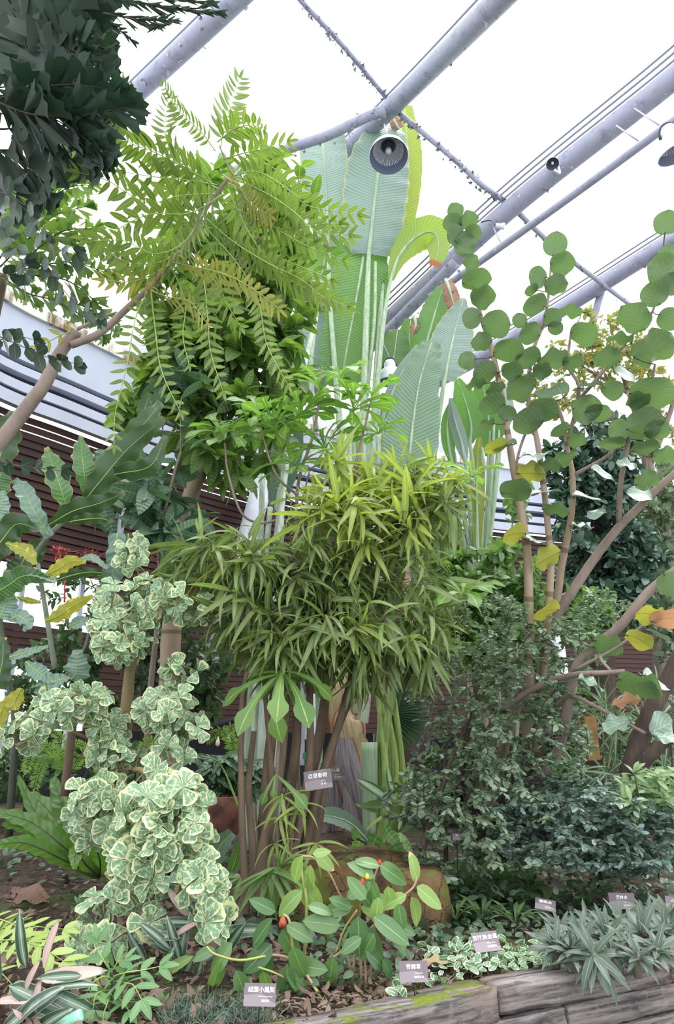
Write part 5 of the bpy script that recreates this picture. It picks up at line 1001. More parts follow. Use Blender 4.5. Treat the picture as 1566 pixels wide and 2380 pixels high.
for k, (pts, r0, r1) in enumerate(SSt):
    p = path(pts, 6); MB().tube(p, np.linspace(r0, r1, len(p)), 12, wob=.02).obj('trunk' if k == 0 else 'branch', B_TAN if k < 3 else B_GREY, SG); nodes.append(p)
SN = np.concatenate(nodes); SNp = []
RV, UV, FV = np.array([1., 0, 0]), np.array([0, -SP, CP]), np.array([0, CP, SP])
dq = SN-CAMP; SNp = np.stack([783+FPX*(dq@RV)/(dq@FV), 1190-FPX*(dq@UV)/(dq@FV)], 1)
rd = (.47, .5)
LT_SG = [leaf(1.0, rd, 16, 4, .14, .5, wave=.05, wk=1.2, cs=True), leaf(1.08, rd, 16, 4, -.1, .6, wave=.12, wk=1.5, cs=True), leaf(.92, rd, 16, 4, .2, .2, wave=.1, wk=2, tip=-.05, cs=True), leaf(1.05, rd, 16, 4, .05, .9, wave=.09, wk=1.1, cs=True)]
SGM = {}
def seagrape(x, y, w, h, kind='g', Y=None):
    i = np.argmin((SNp[:, 0]-x)**2 + (SNp[:, 1]-y)**2); nd = SNp[i]; Yn = SN[i][1]; Y = (Yn-.12 if Y is None else Y)
    L = max(w, h)*1.0; dv = np.array([x-nd[0], -(y-nd[1])]); dist = np.linalg.norm(dv)
    if dist < 8: dv = np.array([R.normal()*.3, 1.])
    dv = dv/np.linalg.norm(dv)
    if w > h*1.35: dv = unit(np.array([np.sign(dv[0] or 1), dv[1]*.35]))
    c = P(x, y, Y); m_ = mpp(x, y, Y); d = RV*dv[0]+UV*dv[1]; k = min(1., min(w, h)/max(w, h)*1.05)
    view = unit(c-CAMP); sg = -1 if kind == 's' else 1
    n = view*sg*k + np.array([0, 0, 1.])*math.sqrt(max(0, 1-k*k)) + R.normal(0, .22, 3)
    x_ = unit(np.cross(d, n)); z_ = np.cross(x_, d); base = c - d*L*m_*.5
    ti = int(R.integers(0, 4)); mat = {'g': SEA, 's': SEAS, 'y': SEAY, 'r': SEAR}[kind]
    key = (ti, kind)
    if key not in SGM:
        V, F, A = LT_SG[ti]; A = A.copy(); A[:, 2] = R.random(); SGM[key] = MB().raw(V, F, A).mesh('leaf', mat)
    o = bpy.data.objects.new('leaf', SGM[key]); COL.objects.link(o); o.parent = SG
    M4 = Matrix(((x_[0], d[0], z_[0], 0), (x_[1], d[1], z_[1], 0), (x_[2], d[2], z_[2], 0), (0, 0, 0, 1)))
    s_ = L*m_; o.matrix_basis = Matrix.Translation(Vector(base-np.array(ORG[SG.name]))) @ M4 @ Matrix.Scale(s_, 4)
    st = SN[i]; mid = (st+base)/2; mid[2] -= .01
    o2 = MB().tube(np.array([st, mid, base, base+d*.02]), np.array([1.4, 1, 1, .5])*(.004 if dist < 90 else .006), 5).obj('leaf_stalk', B_DARK, SG); o2.parent = o; o2.matrix_parent_inverse = o.matrix_basis.inverted()
    return o
SGL = '''1058,490,34,36 1050,517,46,36 1090,512,48,38 1055,545,46,44 1078,565,58,48 1100,540,40,36 1093,610,45,38 1107,650,70,54 1122,688,58,36 1095,740,50,48 1154,752,66,58 1118,795,52,38 1182,815,72,46 1085,838,46,44 1125,865,60,36 1150,905,50,34 1224,833,66,50 1207,744,36,38 1240,706,58,46
1290,567,56,44 1306,612,56,38 1293,662,52,56 1247,645,48,42 1233,672,34,28 1323,726,56,32 1285,737,44,26 1291,762,36,32 1229,773,54,42 1358,773,66,36 1283,838,76,34 1290,880,70,30,s 1471,738,82,62 1437,789,66,42 1409,833,66,40 1522,812,110,60 1520,681,62,58 1543,630,76,74 1548,517,56,56 1552,589,44,40 1556,742,56,52 1560,660,40,50
1142,939,64,34 1278,903,86,42,s 1368,893,58,22,s 1208,897,76,50 1104,894,50,32 1226,978,78,56 1262,953,72,40 1362,950,66,52 1514,916,104,50 1482,928,54,48 1438,998,54,42 1497,985,88,50 1150,1038,58,22,y 1170,1030,60,18,s 1243,1051,76,32,s 1309,1061,62,20 1275,1085,64,28 1235,1100,66,48,y 1198,1134,74,38 1268,1141,70,16,s
1372,1155,82,26,s 1420,1030,62,22 1498,1040,66,20 1403,1100,62,34,s 1505,1117,62,40 1487,1148,58,42,s 1292,1187,66,30 1191,1239,62,34,y 1243,1250,56,26,s 1271,1298,72,58,y 1355,1223,52,18,s 1264,1417,72,24,y 1505,1424,66,42,y 1557,1358,60,50 1545,1434,70,18,r 1412,1498,66,30 1487,1483,66,32,y 1530,1474,56,20,s 1484,1590,96,60 1531,1578,72,56,s 1377,1590,68,40,s 1457,1631,66,26,r 1430,1685,66,34,s 1541,1690,60,66,s 1550,1712,60,40,s 1390,960,60,40 1330,840,46,30 1425,905,50,34
1180,960,40,30 1300,1000,50,36 1340,1020,44,30 1455,870,56,36,s 1530,1000,60,40 1545,1060,56,34 1190,860,50,36 1260,860,44,30 1455,1080,50,24,s 1385,1190,46,18,s 1130,985,40,24'''
for tok in SGL.split():
    q = tok.split(','); seagrape(*[float(a) for a in q[:4]], q[4] if len(q) > 4 else 'g')

# ------------------------------------------------------------------ shrubs at the right
SMALL = leafmat('tiny_shrub_leaves', G('5a7658'), G('94a98c'), (1.2, 1.5, .8), .28, .38, .55, None, tip=G('9a8a40'), tiplo=1.05)
LT_T = [leaf(.5, (.6, .6), 4, 1, .15, .3, cs=True)]
rs(111)
E1_ = thing('small_leaved_shrub', 'wide spreading shrub of tiny grey-green leaves on dark forked stems', 'shrub', P(1100, 2040, 6.0))
EM = [([(1095, 2010, 6.0), (1130, 1920, 6.0), (1180, 1850, 5.9), (1250, 1760, 5.8), (1330, 1700, 5.7)], .06, .03), ([(960, 2160, 5.3), (972, 2030, 5.3), (992, 1930, 5.35), (1020, 1850, 5.4), (1050, 1760, 5.5), (1085, 1680, 5.6)], .028, .012), ([(1032, 2090, 5.6), (1036, 1960, 5.6), (1028, 1850, 5.7), (1040, 1700, 5.8)], .02, .01),
      ([(1120, 1940, 6), (1075, 1800, 5.9), (1112, 1625, 5.8), (1201, 1533, 5.7)], .03, .012), ([(1140, 1910, 6), (1090, 1850, 6), (1075, 1810, 6)], .03, .02), ([(1180, 1850, 5.9), (1215, 1760, 5.9), (1250, 1650, 5.9), (1240, 1500, 5.9)], .022, .01), ([(1085, 1990, 6.0), (1170, 1960, 5.7), (1290, 1940, 5.5), (1420, 1900, 5.4), (1520, 1890, 5.4)], .025, .01),
      ([(1040, 1850, 5.5), (1100, 1780, 5.4), (1180, 1690, 5.4)], .014, .007)]
grow(E1_, EM, [(1080, 1600, 140, 130, 5.7, .5), (1250, 1530, 150, 120, 5.7, .5), (1130, 1430, 110, 50, 5.8, .4), (1400, 1420, 70, 50, 6.3, .3), (1080, 1780, 130, 90, 5.6, .5), (1230, 1740, 150, 100, 5.6, .5), (1060, 1900, 110, 70, 5.4, .4), (1160, 1880, 130, 60, 5.3, .4), (1330, 1500, 90, 60, 5.9, .3), (1300, 1640, 60, 60, 5.7, .3), (960, 1860, 70, 70, 5.5, .3, 5000), (1190, 1990, 110, 50, 5.2, .3), (1040, 1990, 90, 60, 5.3, .3)],
     LT_T, SMALL, B_DARK, n=1350, per=12, size=.046, llen=.3, tr=.0035, g=0., a=.6, b=.9, jit=.45, mode='flat')
E2_ = thing('low_spreading_shrub', 'dense low bluish-green shrub layered above the dark sign on its post', 'shrub', P(1390, 2060, 5.9))
BLU = leafmat('bluish_shrub_leaves', G('587769'), G('93aba0'), (1.1, 1.4, .9), .22, .33, .6)
grow(E2_, [([(1395, 2060, 6.0), (1400, 1990, 5.9), (1380, 1900, 5.8)], .03, .015), ([(1400, 1990, 5.9), (1300, 1940, 5.7), (1200, 1920, 5.6)], .018, .008), ([(1400, 1990, 5.9), (1480, 1930, 5.6), (1560, 1900, 5.5)], .018, .008), ([(1500, 1990, 5.4), (1530, 1930, 5.4), (1560, 1860, 5.4)], .008, .004)],
     [(1250, 1900, 110, 60, 5.5, .4), (1380, 1900, 130, 70, 5.4, .4), (1500, 1920, 100, 70, 5.3, .4), (1330, 1980, 120, 40, 5.3, .4), (1470, 1995, 110, 40, 5.2, .3), (1180, 1960, 50, 40, 5.3, .2), (1250, 1830, 80, 30, 5.8, .3), (1400, 1840, 120, 30, 5.8, .3)], LT_T, BLU, B_DARK, n=1000, per=13, size=.048, llen=.32, tr=.0035, g=0, a=.6, b=.9, jit=.4, mode='flat')
MED = leafmat('mid_green_leaves', G('47703a'), G('79994f'), (1.4, 1.8, .6), .35, .38, .5, None)
LT_M = [leaf(.55, (.5, .7), 6, 1, .15, .5), leaf(.5, (.5, .8), 6, 1, .1, .8)]
rs(113)
E3_ = thing('hibiscus_like_shrub', 'bushy shrub with fresh rounded green leaves between the palm stalks and the sea grape stems', 'shrub', P(1110, 1950, 7.6))
grow(E3_, [([(1110, 1980, 7.7), (1110, 1700, 7.6), (1100, 1500, 7.5), (1090, 1380, 7.4)], .04, .02), ([(1105, 1600, 7.6), (1180, 1450, 7.4), (1200, 1350, 7.3)], .03, .012)],
     [(1080, 1340, 90, 60, 7.3, .4), (1170, 1330, 90, 70, 7.3, .4), (1060, 1430, 90, 60, 7.2, .4), (1190, 1420, 110, 70, 7.2, .4), (1130, 1500, 110, 50, 7.2, .4), (1030, 1290, 50, 40, 7.4, .3), (1210, 1160, 40, 50, 7.6, .3, 1500), (1350, 1420, 70, 60, 7.3, .4)], LT_M, MED, B_DARK, n=420, per=9, size=.105, llen=.35, tr=.005, g=-.1)
E4_ = thing('ivy_covered_trunk', 'tall dark column of ivy-like leaves behind the sea grape', 'tree', P(1390, 1800, 8.6))
IVY = leafmat('dark_ivy_leaves', G('2f4f3f'), G('52725f'), (1.1, 1.5, .7), .18, .33, .6)
grow(E4_, [([(1400, 1950, 8.8), (1400, 1600, 8.8), (1395, 1300, 8.8), (1400, 1100, 8.8), (1410, 960, 8.8)], .16, .1)],
     [(1400, 1010, 90, 60, 8.6, .5), (1400, 1100, 100, 90, 8.5, .5), (1390, 1210, 110, 90, 8.5, .5), (1400, 1320, 120, 80, 8.4, .5), (1410, 1400, 120, 60, 8.3, .5), (1320, 1080, 60, 80, 8.4, .4), (1480, 1290, 70, 80, 8.3, .4)], LT_M, IVY, B_DARK, n=560, per=9, size=.13, llen=.4, tr=.006, g=-.3)
E5_ = thing('orange_tinted_tree', 'open-crowned tree with small yellow and orange-red leaves below the lowest steel tube', 'tree', P(1480, 1700, 10.2))
ORG_ = leafmat('orange_tinted_leaves', G('5f8a48'), G('9c8a4a'), (1.5, 1.4, .5), .45, .4, .4, spots=G('d06a3c'), spotlo=.68)
grow(E5_, [([(1540, 1850, 10.4), (1530, 1300, 10.3), (1500, 1050, 10.2), (1460, 900, 10.1), (1420, 820, 10)], .12, .03), ([(1510, 1080, 10.2), (1560, 950, 10.1), (1580, 850, 10)], .05, .02), ([(1470, 920, 10.1), (1350, 850, 10), (1300, 820, 10)], .03, .012)],
     [(1330, 830, 80, 60, 9.9, .5), (1430, 780, 90, 50, 10, .5), (1430, 860, 100, 60, 10, .5), (1520, 900, 60, 70, 10, .5), (1290, 930, 60, 50, 10, .5), (1500, 1010, 70, 60, 10, .5), (1400, 730, 50, 20, 10, .4), (1540, 1180, 40, 70, 10, .4), (1200, 900, 40, 60, 10, .4)], LT_M, ORG_, B_GREY, n=260, per=7, size=.105, llen=.4, tr=.006, g=-.1)
E6_ = thing('green_background_tree', 'grey-green leafy tree at the frame edge beyond the thick diagonal branch', 'tree', P(1560, 1900, 9.4))
grow(E6_, [([(1575, 1950, 9.5), (1570, 1500, 9.4), (1550, 1250, 9.3), (1530, 1120, 9.2)], .1, .03)], [(1520, 1250, 60, 110, 9.2, .5), (1550, 1120, 50, 80, 9.2, .5), (1500, 1380, 80, 80, 9.1, .5), (1560, 1500, 40, 60, 9.1, .5)], LT_M, leafmat('grey_green_leaves', G('5a7358'), G('8a9f7c'), (1.2, 1.5, .7), .3, .4, .5), B_GREY, n=260, per=8, size=.12, llen=.4, tr=.006, g=-.1)
E7_ = thing('dark_tree_trunk', 'rough dark tree trunk forking upward at the frame edge under the big round leaves', 'tree', P(1470, 2040, 6.6))
for k, (pts, r0, r1) in enumerate([([(1462, 2060, 6.7), (1455, 1900, 6.6), (1466, 1804, 6.5), (1487, 1718, 6.5), (1517, 1643, 6.4), (1545, 1590, 6.4), (1590, 1500, 6.3)], .1, .06), ([(1458, 1870, 6.6), (1487, 1786, 6.4), (1546, 1720, 6.3), (1600, 1680, 6.2)], .06, .05)]):
    MB().tube(path(pts, 6), np.linspace(r0, r1, (len(pts)-1)*6+1), 12, wob=.08).obj('trunk' if k == 0 else 'branch', B_DARK, E7_)
STR = leafmat('striped_strap_leaves', G('3f6244'), G('5f8058'), (1.2, 1.5, .6), .25, .35, .5, G('c5cfa0'), .18)
E8_ = thing('lady_palm', 'clump of dark fan leaves with cream stripes behind the dark trunk', 'palm', P(1440, 1960, 7.6))
Tst = [leaf(.09, (.25, .5), 6, 1, .25, .8), leaf(.08, (.25, .5), 6, 1, .2, 1.2)]
for k in range(34):
    x, y = R.uniform(1320, 1590), R.uniform(1610, 1850); rosette(E8_, x, y, R.uniform(7.2, 8.2), 11, R.uniform(60, 85), Tst, STR, R.normal(0, .5, 3)+np.array([0, -.8, .4]), 1, .15, 'fan_leaf', .15)
for x in (1340, 1400, 1440, 1500, 1560): MB().tube(path([(x, 1980, 7.7), (x+4, 1800, 7.7), (x-5, 1650, 7.7)], 4), .012, 5).obj('cane', STD, E8_)
E9_ = thing('soft_seedling_shrub', 'pale fresh-green shrub with finger leaves at the frame edge above the low spreading shrub', 'shrub', P(1520, 2000, 5.1))
FRE = leafmat('fresh_finger_leaves', G('64894f'), G('8cab70'), (1.3, 1.5, .7), .35, .4, .5, G('bfd0a0'), .06)
for k in range(34):
    x, y = R.uniform(1450, 1580), R.uniform(1800, 1900); rosette(E9_, x, y, R.uniform(5.0, 5.4), 6, 44, [leaf(.3, (.6, .7), 4, 1, .15, .5)], FRE, R.normal(0, .3, 3)+np.array([0, -.5, 1]), 1, .1)
for pts in ([(1500, 2040, 5.3), (1490, 1900, 5.2), (1475, 1800, 5.1)], [(1530, 2040, 5.3), (1540, 1920, 5.2), (1530, 1820, 5.1)]): MB().tube(path(pts, 4), .006, 5).obj('stem', STD, E9_)
PO = MB().box(P(1372, 1715, 7.0), (.055, 0, 0), (0, .05, 0), (0, 0, .19)).obj('nest_box', plain('ochre_wood', G('8f6f42'), .8, c2=G('75552f'), scale=8, bump=.3), smooth=False); tag(PO, 'ochre wooden box hung among the branches under a dark bracket', 'box')
E10_ = thing('banana_plant', 'banana-like plant with pale blades half hidden behind the small-leaved shrub', 'plant', P(1170, 1900, 8.3))
for mid, w in (([(1115, 1600, 8.2), (1128, 1540, 8.2), (1145, 1480, 8.2), (1160, 1430, 8.2)], [10, 36, 36, 8]), ([(1160, 1560, 8.2), (1172, 1500, 8.2), (1192, 1440, 8.2)], [10, 30, 8]), ([(1200, 1500, 8.2), (1210, 1420, 8.3), (1220, 1350, 8.3)], [8, 40, 8])):
    big(E10_, mid, w, PAD_TOP, 'top', [(1150, 1900, 8.3), (mid[0][0], 1720, 8.3)], wave=.03, sr=.025, smat=STALK)
rs(117)
E11_ = thing('background_hedge', 'dense dark green hedge running along the foot of the building', 'hedge', (0.5, 11, .6))
HED = leafmat('hedge_leaves', G('34542f'), G('5a7a48'), (1.3, 1.7, .6), .3, .4, .45)
grow(E11_, [([(x, 1960, 10.6), (x, 1800, 10.6)], .05, .02) for x in (60, 300, 500, 900, 1050, 1200, 1350, 1500)],
     [(40, 1790, 140, 60, 10, .8), (280, 1800, 140, 60, 10, .8), (900, 1850, 120, 60, 10, .6), (1040, 1800, 110, 80, 9.6, .8), (1180, 1800, 120, 90, 9.6, .8), (1320, 1790, 120, 90, 9.8, .8), (1480, 1750, 130, 100, 9.8, .8), (560, 1850, 120, 40, 10, .6), (1240, 1600, 140, 90, 10.5, .5), (1680, 1780, 120, 100, 9.6, .8), (1850, 1780, 140, 110, 9.2, .8), (-150, 1790, 130, 60, 9, .8)], LT_M, HED, B_DARK, n=800, per=9, size=.13, llen=.4, tr=.006, g=-.1)
# ------------------------------------------------------------------ costus (spiral ginger) in front
COS = leafmat('costus_leaf', G('3d6b3a'), G('6a9550'), (1.4, 1.8, .6), .3, .3, .6, G('96b56e'), .05, tip=G('d9a58a'), tiplo=1.12)
COSL = leafmat('light_costus_leaf', G('6f9a3f'), G('93b25a'), (1.4, 1.7, .6), .35, .33, .5, G('b5c98a'), .05, edge=G('c2a04a'), ew=.97, eamp=.02, tip=G('e0b095'), tiplo=.9)
CST = plain('costus_cane', G('9aa85a'), .45, c2=G('a88f6a'), scale=6); CSTB = plain('brown_cane', G('8a6f58'), .6, c2=G('a08a6c'), scale=8)
LT_C = [leaf(.5, (.55, .7), 8, 2, .12, .35), leaf(.46, (.6, .75), 8, 2, .18, .55), leaf(.52, (.5, .7), 8, 2, .08, .15)]
rs(131)
CG = thing('spiral_ginger', 'spiral ginger of arching canes with broad glossy leaves, some pink-tipped, and small red buds', 'plant', P(800, 2310, 3.95))
for pts, r, m_ in (([(690, 2290, 4.0), (705, 2240, 3.95), (712, 2100, 3.9), (700, 2020, 3.9), (702, 1990, 3.9)], .0075, CST), ([(702, 1990, 3.9), (730, 1995, 3.9), (765, 2030, 3.9), (790, 2080, 3.9), (812, 2108, 3.9)], .005, CSTB), ([(770, 2360, 3.75), (700, 2250, 3.85), (645, 2220, 3.85), (560, 2232, 3.8), (500, 2218, 3.75), (480, 2200, 3.75)], .006, CST),
                   ([(740, 2340, 3.8), (690, 2290, 3.85), (640, 2262, 3.8), (600, 2248, 3.8)], .005, CST), ([(695, 2310, 3.9), (680, 2200, 3.85), (672, 2140, 3.85), (658, 2125, 3.85)], .007, CST), ([(708, 2295, 3.9), (770, 2230, 3.9), (830, 2185, 3.9), (880, 2140, 3.9), (905, 2100, 3.85), (940, 2080, 3.85), (962, 2060, 3.85), (968, 2040, 3.85)], .006, CSTB),
                   ([(818, 2330, 3.95), (822, 2240, 3.95), (835, 2160, 3.95), (862, 2130, 3.95), (868, 2050, 3.95), (880, 2010, 3.95)], .006, CSTB), ([(840, 2335, 3.95), (838, 2240, 3.95), (835, 2140, 3.95), (842, 2060, 3.95)], .006, CSTB), ([(852, 2330, 4.0), (862, 2250, 4.0), (870, 2150, 4.0), (872, 2060, 4.0)], .006, CSTB),
                   ([(828, 2330, 4.0), (808, 2230, 4.0), (790, 2170, 4.0)], .005, CSTB), ([(845, 2325, 3.9), (850, 2260, 3.9), (842, 2200, 3.9)], .005, CSTB), ([(830, 2115, 3.9), (800, 2160, 3.9), (780, 2215, 3.9)], .005, CST)):
    p = path(pts, 6); MB().tube(p, np.linspace(r*1.2, r*.8, len(p)), 7).obj('cane', m_, CG)
CL = '''540,2192,95,-128,d 500,2205,62,-160,d 530,2215,0,0,x 515,2235,75,-110,l 548,2255,80,-65,d 587,2200,88,60,d 612,2258,60,-75,l 585,2270,70,-120,l 632,2195,88,-140,d 665,2150,72,-20,d 640,2120,70,145,d 655,2160,80,-60,d 632,2215,100,-120,d 668,2240,105,-92,d 650,2290,60,20,d 690,2245,74,5,d 665,2262,95,-40,d 645,2300,90,-80,l 680,2200,86,-70,d
702,2070,82,-140,l 702,2050,90,-60,l 715,2105,62,-10,d 700,1990,70,-110,l 735,1985,56,-40,l 712,2030,50,-80,l 722,2010,66,-95,l 726,1985,44,10,l 664,2060,0,0,x 820,2105,74,190,d 832,2130,88,-88,d 815,2110,56,150,d 838,2108,60,-15,l 850,2090,66,130,d 862,2050,70,-150,d 870,2040,72,145,d 882,2010,80,-35,d 882,2012,62,160,d 905,2020,60,-50,d 845,2155,86,-60,d 790,2152,88,165,d 775,2222,84,-100,d 868,2130,100,-30,d
898,2130,92,-55,d 880,2085,66,-100,l 905,2100,60,155,l 945,2080,70,200,l 955,2085,80,-70,l 968,2060,76,-38,l 968,2050,72,98,l 908,2145,70,-20,d 870,2170,70,-120,d 888,2230,58,-60,d 858,2040,60,-70,d 835,2060,58,-60,d 900,2060,60,-75,l 850,2210,70,-40,d 925,2100,60,-80,d 840,2180,60,-150,d'''
Tm = {'d': COS, 'l': COSL}
for k, tok in enumerate(CL.split()):
    x, y, L, a_, kd = tok.split(',')
    if kd == 'x': continue
    x, y, L, a_ = float(x), float(y), float(L), math.radians(float(a_)); Yd = 3.82+R.uniform(-.06, .08); m_ = mpp(x, y, Yd)
    d = unit(RV*math.cos(a_)+UV*math.sin(a_)+FV*R.uniform(-.35, .1)); base = P(x, y, Yd)
    mb = MB().inst(LT_C[k % 3], base, d, -FV+np.array([0, 0, .9])+R.normal(0, .25, 3), L*m_, [R.random()]); mb.obj('leaf', Tm[kd], CG)
RED = plain('red_bud', G('c8302c'), .4); YEL = plain('yellow_bud', G('c9b53c'), .4); BRB = plain('brown_red_bracts', G('6d2f22'), .6, c2=G('a8502f'), scale=40)
for x, y, r, m_ in ((882, 2005, .010, RED), (842, 2050, .013, RED), (853, 2038, .012, YEL), (657, 2146, .022, BRB)):
    c = P(x, y, 3.8); MB().lathe(c-[0, 0, r], (0, -.1, 1), [(.001, 0), (r*.8, r*.4), (r*.9, r*1.1), (r*.5, r*2), (.001, r*2.4)], 10).obj('flower_bud', m_, CG)

# ------------------------------------------------------------------ compound-leaved seedlings, stromanthe, aglaonema and the rest
COMPG = leafmat('compound_leaflets', G('4f7f46'), G('6f9c60'), (1.3, 1.6, .6), .3, .4, .45, G('8fb07a'), .05)
COMPY = leafmat('yellow_green_leaflets', G('88a83f'), G('a8bf5c'), (1.3, 1.5, .5), .35, .4, .45, G('bfcf86'), .05)
LT_CP = [leaf(.36, (.5, .7), 5, 1, .12, .4), leaf(.34, (.55, .7), 5, 1, .1, .2)]
rs(141)
def compound(par, line, mat, lp, gap, **k): frond(par, line, mat, lp, gap, .15, .45, T=LT_CP, rr=.004, tilt=-.75, jit=.07, start=.15, **k)
Y1 = thing('compound_leaf_plant', 'yellow-green plant with long leaflets reaching in at the frame edge above striped leaves', 'plant', P(-20, 2380, 3.6))
for ln, lp in (([(-30, 2190, 3.7), (30, 2185, 3.6), (90, 2200, 3.5), (150, 2235, 3.45)], 66), ([(-20, 2165, 3.9), (40, 2150, 3.85), (100, 2155, 3.8), (150, 2160, 3.8)], 48), ([(-30, 2250, 3.5), (0, 2260, 3.4), (30, 2290, 3.4)], 44), ([(-30, 2130, 4.0), (10, 2140, 3.9), (50, 2160, 3.8), (80, 2190, 3.7)], 46)): compound(Y1, ln, COMPY, lp, 32)
MB().tube(path([(-40, 2200, 3.7), (60, 2222, 3.6), (150, 2245, 3.6), (210, 2262, 3.6), (250, 2330, 3.6)], 5), .007, 6).obj('cane', CST, Y1)
Y2 = thing('compound_leaf_plant', 'mid-green seedling with neat compound leaves in front of the bare soil', 'plant', P(262, 2350, 3.6))
MB().tube(path([(265, 2390, 3.6), (262, 2300, 3.6), (258, 2250, 3.6)], 4), .008, 6).obj('stem', STD, Y2)
for ln, lp in (([(260, 2262, 3.6), (245, 2240, 3.55), (228, 2210, 3.55), (225, 2190, 3.55)], 50), ([(262, 2275, 3.6), (240, 2270, 3.5), (215, 2285, 3.45), (195, 2320, 3.4)], 46), ([(262, 2270, 3.6), (295, 2260, 3.5), (330, 2255, 3.5), (372, 2246, 3.5)], 56), ([(262, 2280, 3.6), (290, 2285, 3.45), (310, 2290, 3.4), (330, 2325, 3.35)], 62),
               ([(262, 2300, 3.6), (250, 2330, 3.4), (240, 2360, 3.35), (240, 2380, 3.3)], 56), ([(264, 2310, 3.6), (285, 2330, 3.4), (300, 2350, 3.35)], 48), ([(262, 2255, 3.6), (275, 2235, 3.6), (290, 2230, 3.6)], 46), ([(262, 2300, 3.6), (225, 2310, 3.4), (215, 2350, 3.35)], 46)): compound(Y2, ln, COMPG, lp, 27)
Y3 = thing('compound_leaf_plant', 'small light green seedling with compound leaves just right of the mid-green seedling', 'plant', P(345, 2360, 3.6))
for ln in ([(345, 2395, 3.6), (350, 2370, 3.6), (355, 2350, 3.55), (340, 2330, 3.5)], [(345, 2395, 3.6), (365, 2375, 3.5), (378, 2350, 3.5), (378, 2330, 3.5)], [(345, 2395, 3.6), (325, 2380, 3.5), (310, 2375, 3.4)]): compound(Y3, ln, COMPG, 30, 18)
Y4 = thing('compound_leaf_plant', 'tiny fern-like seedling standing alone on the bare soil', 'plant', P(176, 2145, 5.2))
compound(Y4, [(173, 2146, 5.2), (177, 2125, 5.2), (180, 2108, 5.2), (182, 2098, 5.2)], COMPG, 22, 10)
Y5 = thing('compound_leaf_plant', 'soft green finger-leaved seedlings between the ginger canes', 'plant', P(740, 2280, 4.2))
for ln in ([(745, 2300, 4.3), (735, 2270, 4.2), (728, 2240, 4.2)], [(760, 2300, 4.3), (775, 2270, 4.2), (785, 2250, 4.2)], [(755, 2200, 4.5), (765, 2170, 4.4), (778, 2150, 4.4)], [(775, 2220, 4.5), (795, 2190, 4.4), (815, 2180, 4.4)]): compound(Y5, ln, COMPG, 30, 14)
STRM = leafmat('striped_stromanthe', G('2f4f3d'), G('466651'), (1.1, 1.4, .8), .2, .33, .6, G('d5d8c8'), .07, band=(G('7f9683'), .3, .5), edge=G('c5c2b2'), ew=.955, eamp=.03)
STRP = leafmat('pink_leaf_underside', G('c9a0a0'), G('ddc2ba'), (1.2, 1., .9), .3, .45, .4, G('e8d8cc'), .08, edge=G('6a7f62'), ew=.9)
SL = [leaf(.22, (.45, .65), 8, 2, .2, .5), leaf(.2, (.5, .65), 8, 2, .3, .8), leaf(.24, (.45, .6), 8, 2, .12, .3)]
def explicit(par, toks, Y, mats, T, name='leaf', fy=(-.4, .1), up=.9):
    for k, tok in enumerate(toks.split()):
        x, y, L, a_, kd = tok.split(','); x, y, L, a_ = float(x), float(y), float(L), math.radians(float(a_)); Yd = Y+R.uniform(-.05, .05)
        d = unit(RV*math.cos(a_)+UV*math.sin(a_)+FV*R.uniform(*fy)); MB().inst(T[k % len(T)], P(x, y, Yd), d, -FV+np.array([0, 0, up])+R.normal(0, .25, 3), L*(1.3 if name == 'striped_leaf' else 1)*mpp(x, y, Yd), [R.random()]).obj(name, mats[kd], par)
S1_ = thing('striped_leaf_plant', 'clump of white-striped dark leaves with pink undersides at the bottom corner of the bed', 'plant', P(60, 2420, 3.2))
explicit(S1_, '0,2400,140,38,s 100,2300,130,-20,s 20,2290,150,-18,s 90,2275,120,8,p 30,2400,150,62,s 70,2400,110,80,p 60,2420,130,50,s -10,2330,90,20,p 190,2268,80,178,s 110,2300,90,12,s 60,2300,60,70,p 100,2250,100,75,p 60,2250,100,100,s 80,2395,60,115,p 40,2360,110,-8,s 0,2280,60,100,s', 3.35, {'s': STRM, 'p': STRP}, SL, 'striped_leaf')
S2_ = thing('striped_leaf_plant', 'clump of dark striped strap leaves between the cream-edged fig and the ginger', 'plant', P(430, 2260, 4.1))
explicit(S2_, '440,2225,85,150,s 450,2222,100,-160,y 450,2225,100,-120,s 470,2230,90,-105,s 420,2240,90,100,s 340,2240,70,120,s 380,2265,60,75,s 400,2310,110,165,s 430,2300,110,-20,s 500,2310,90,175,s 400,2290,110,75,s 355,2250,70,-60,s 400,2350,90,-15,s 470,2180,80,40,s 510,2165,90,5,s 440,2130,70,125,p 465,2140,70,115,s 450,2145,80,178,s 420,2180,70,170,s 460,2145,60,200,p 520,2300,70,-160,s 500,2330,60,-40,p 440,2290,70,-75,s 375,2270,80,-50,s 400,2210,80,130,s 560,2180,80,195,s 520,2215,80,60,s 555,2275,60,-95,s', 4.05, {'s': STRM, 'p': STRP, 'y': COSL}, SL, 'striped_leaf')
AGL = leafmat('silver_aglaonema_leaf', G('3c6840'), G('547f50'), (1.2, 1.6, .7), .25, .35, .5, G('cfd9c0'), .07, band=(G('b9cab4'), .35, .7))
AG = thing('aglaonema', 'upright clump of long leaves with silver centres beside the palm trunk base', 'plant', P(915, 1940, 7.2))
explicit(AG, '915,1850,70,105,s 920,1848,55,85,y 918,1850,90,160,g 925,1850,80,15,s 930,1855,60,40,s 905,1860,90,140,s 915,1870,80,175,g 920,1860,60,-20,g 945,1850,70,80,s 950,1860,70,60,s 960,1865,60,100,s 975,1870,60,30,s 940,1870,70,-5,g 900,1895,60,200,y 925,1930,60,80,s 930,1935,50,40,g 990,1880,60,70,s 1000,1885,60,100,g 880,1890,60,150,g', 7.0, {'s': AGL, 'g': MED, 'y': COMPY}, [leaf(.26, (.6, .7), 7, 2, .2, .5)])
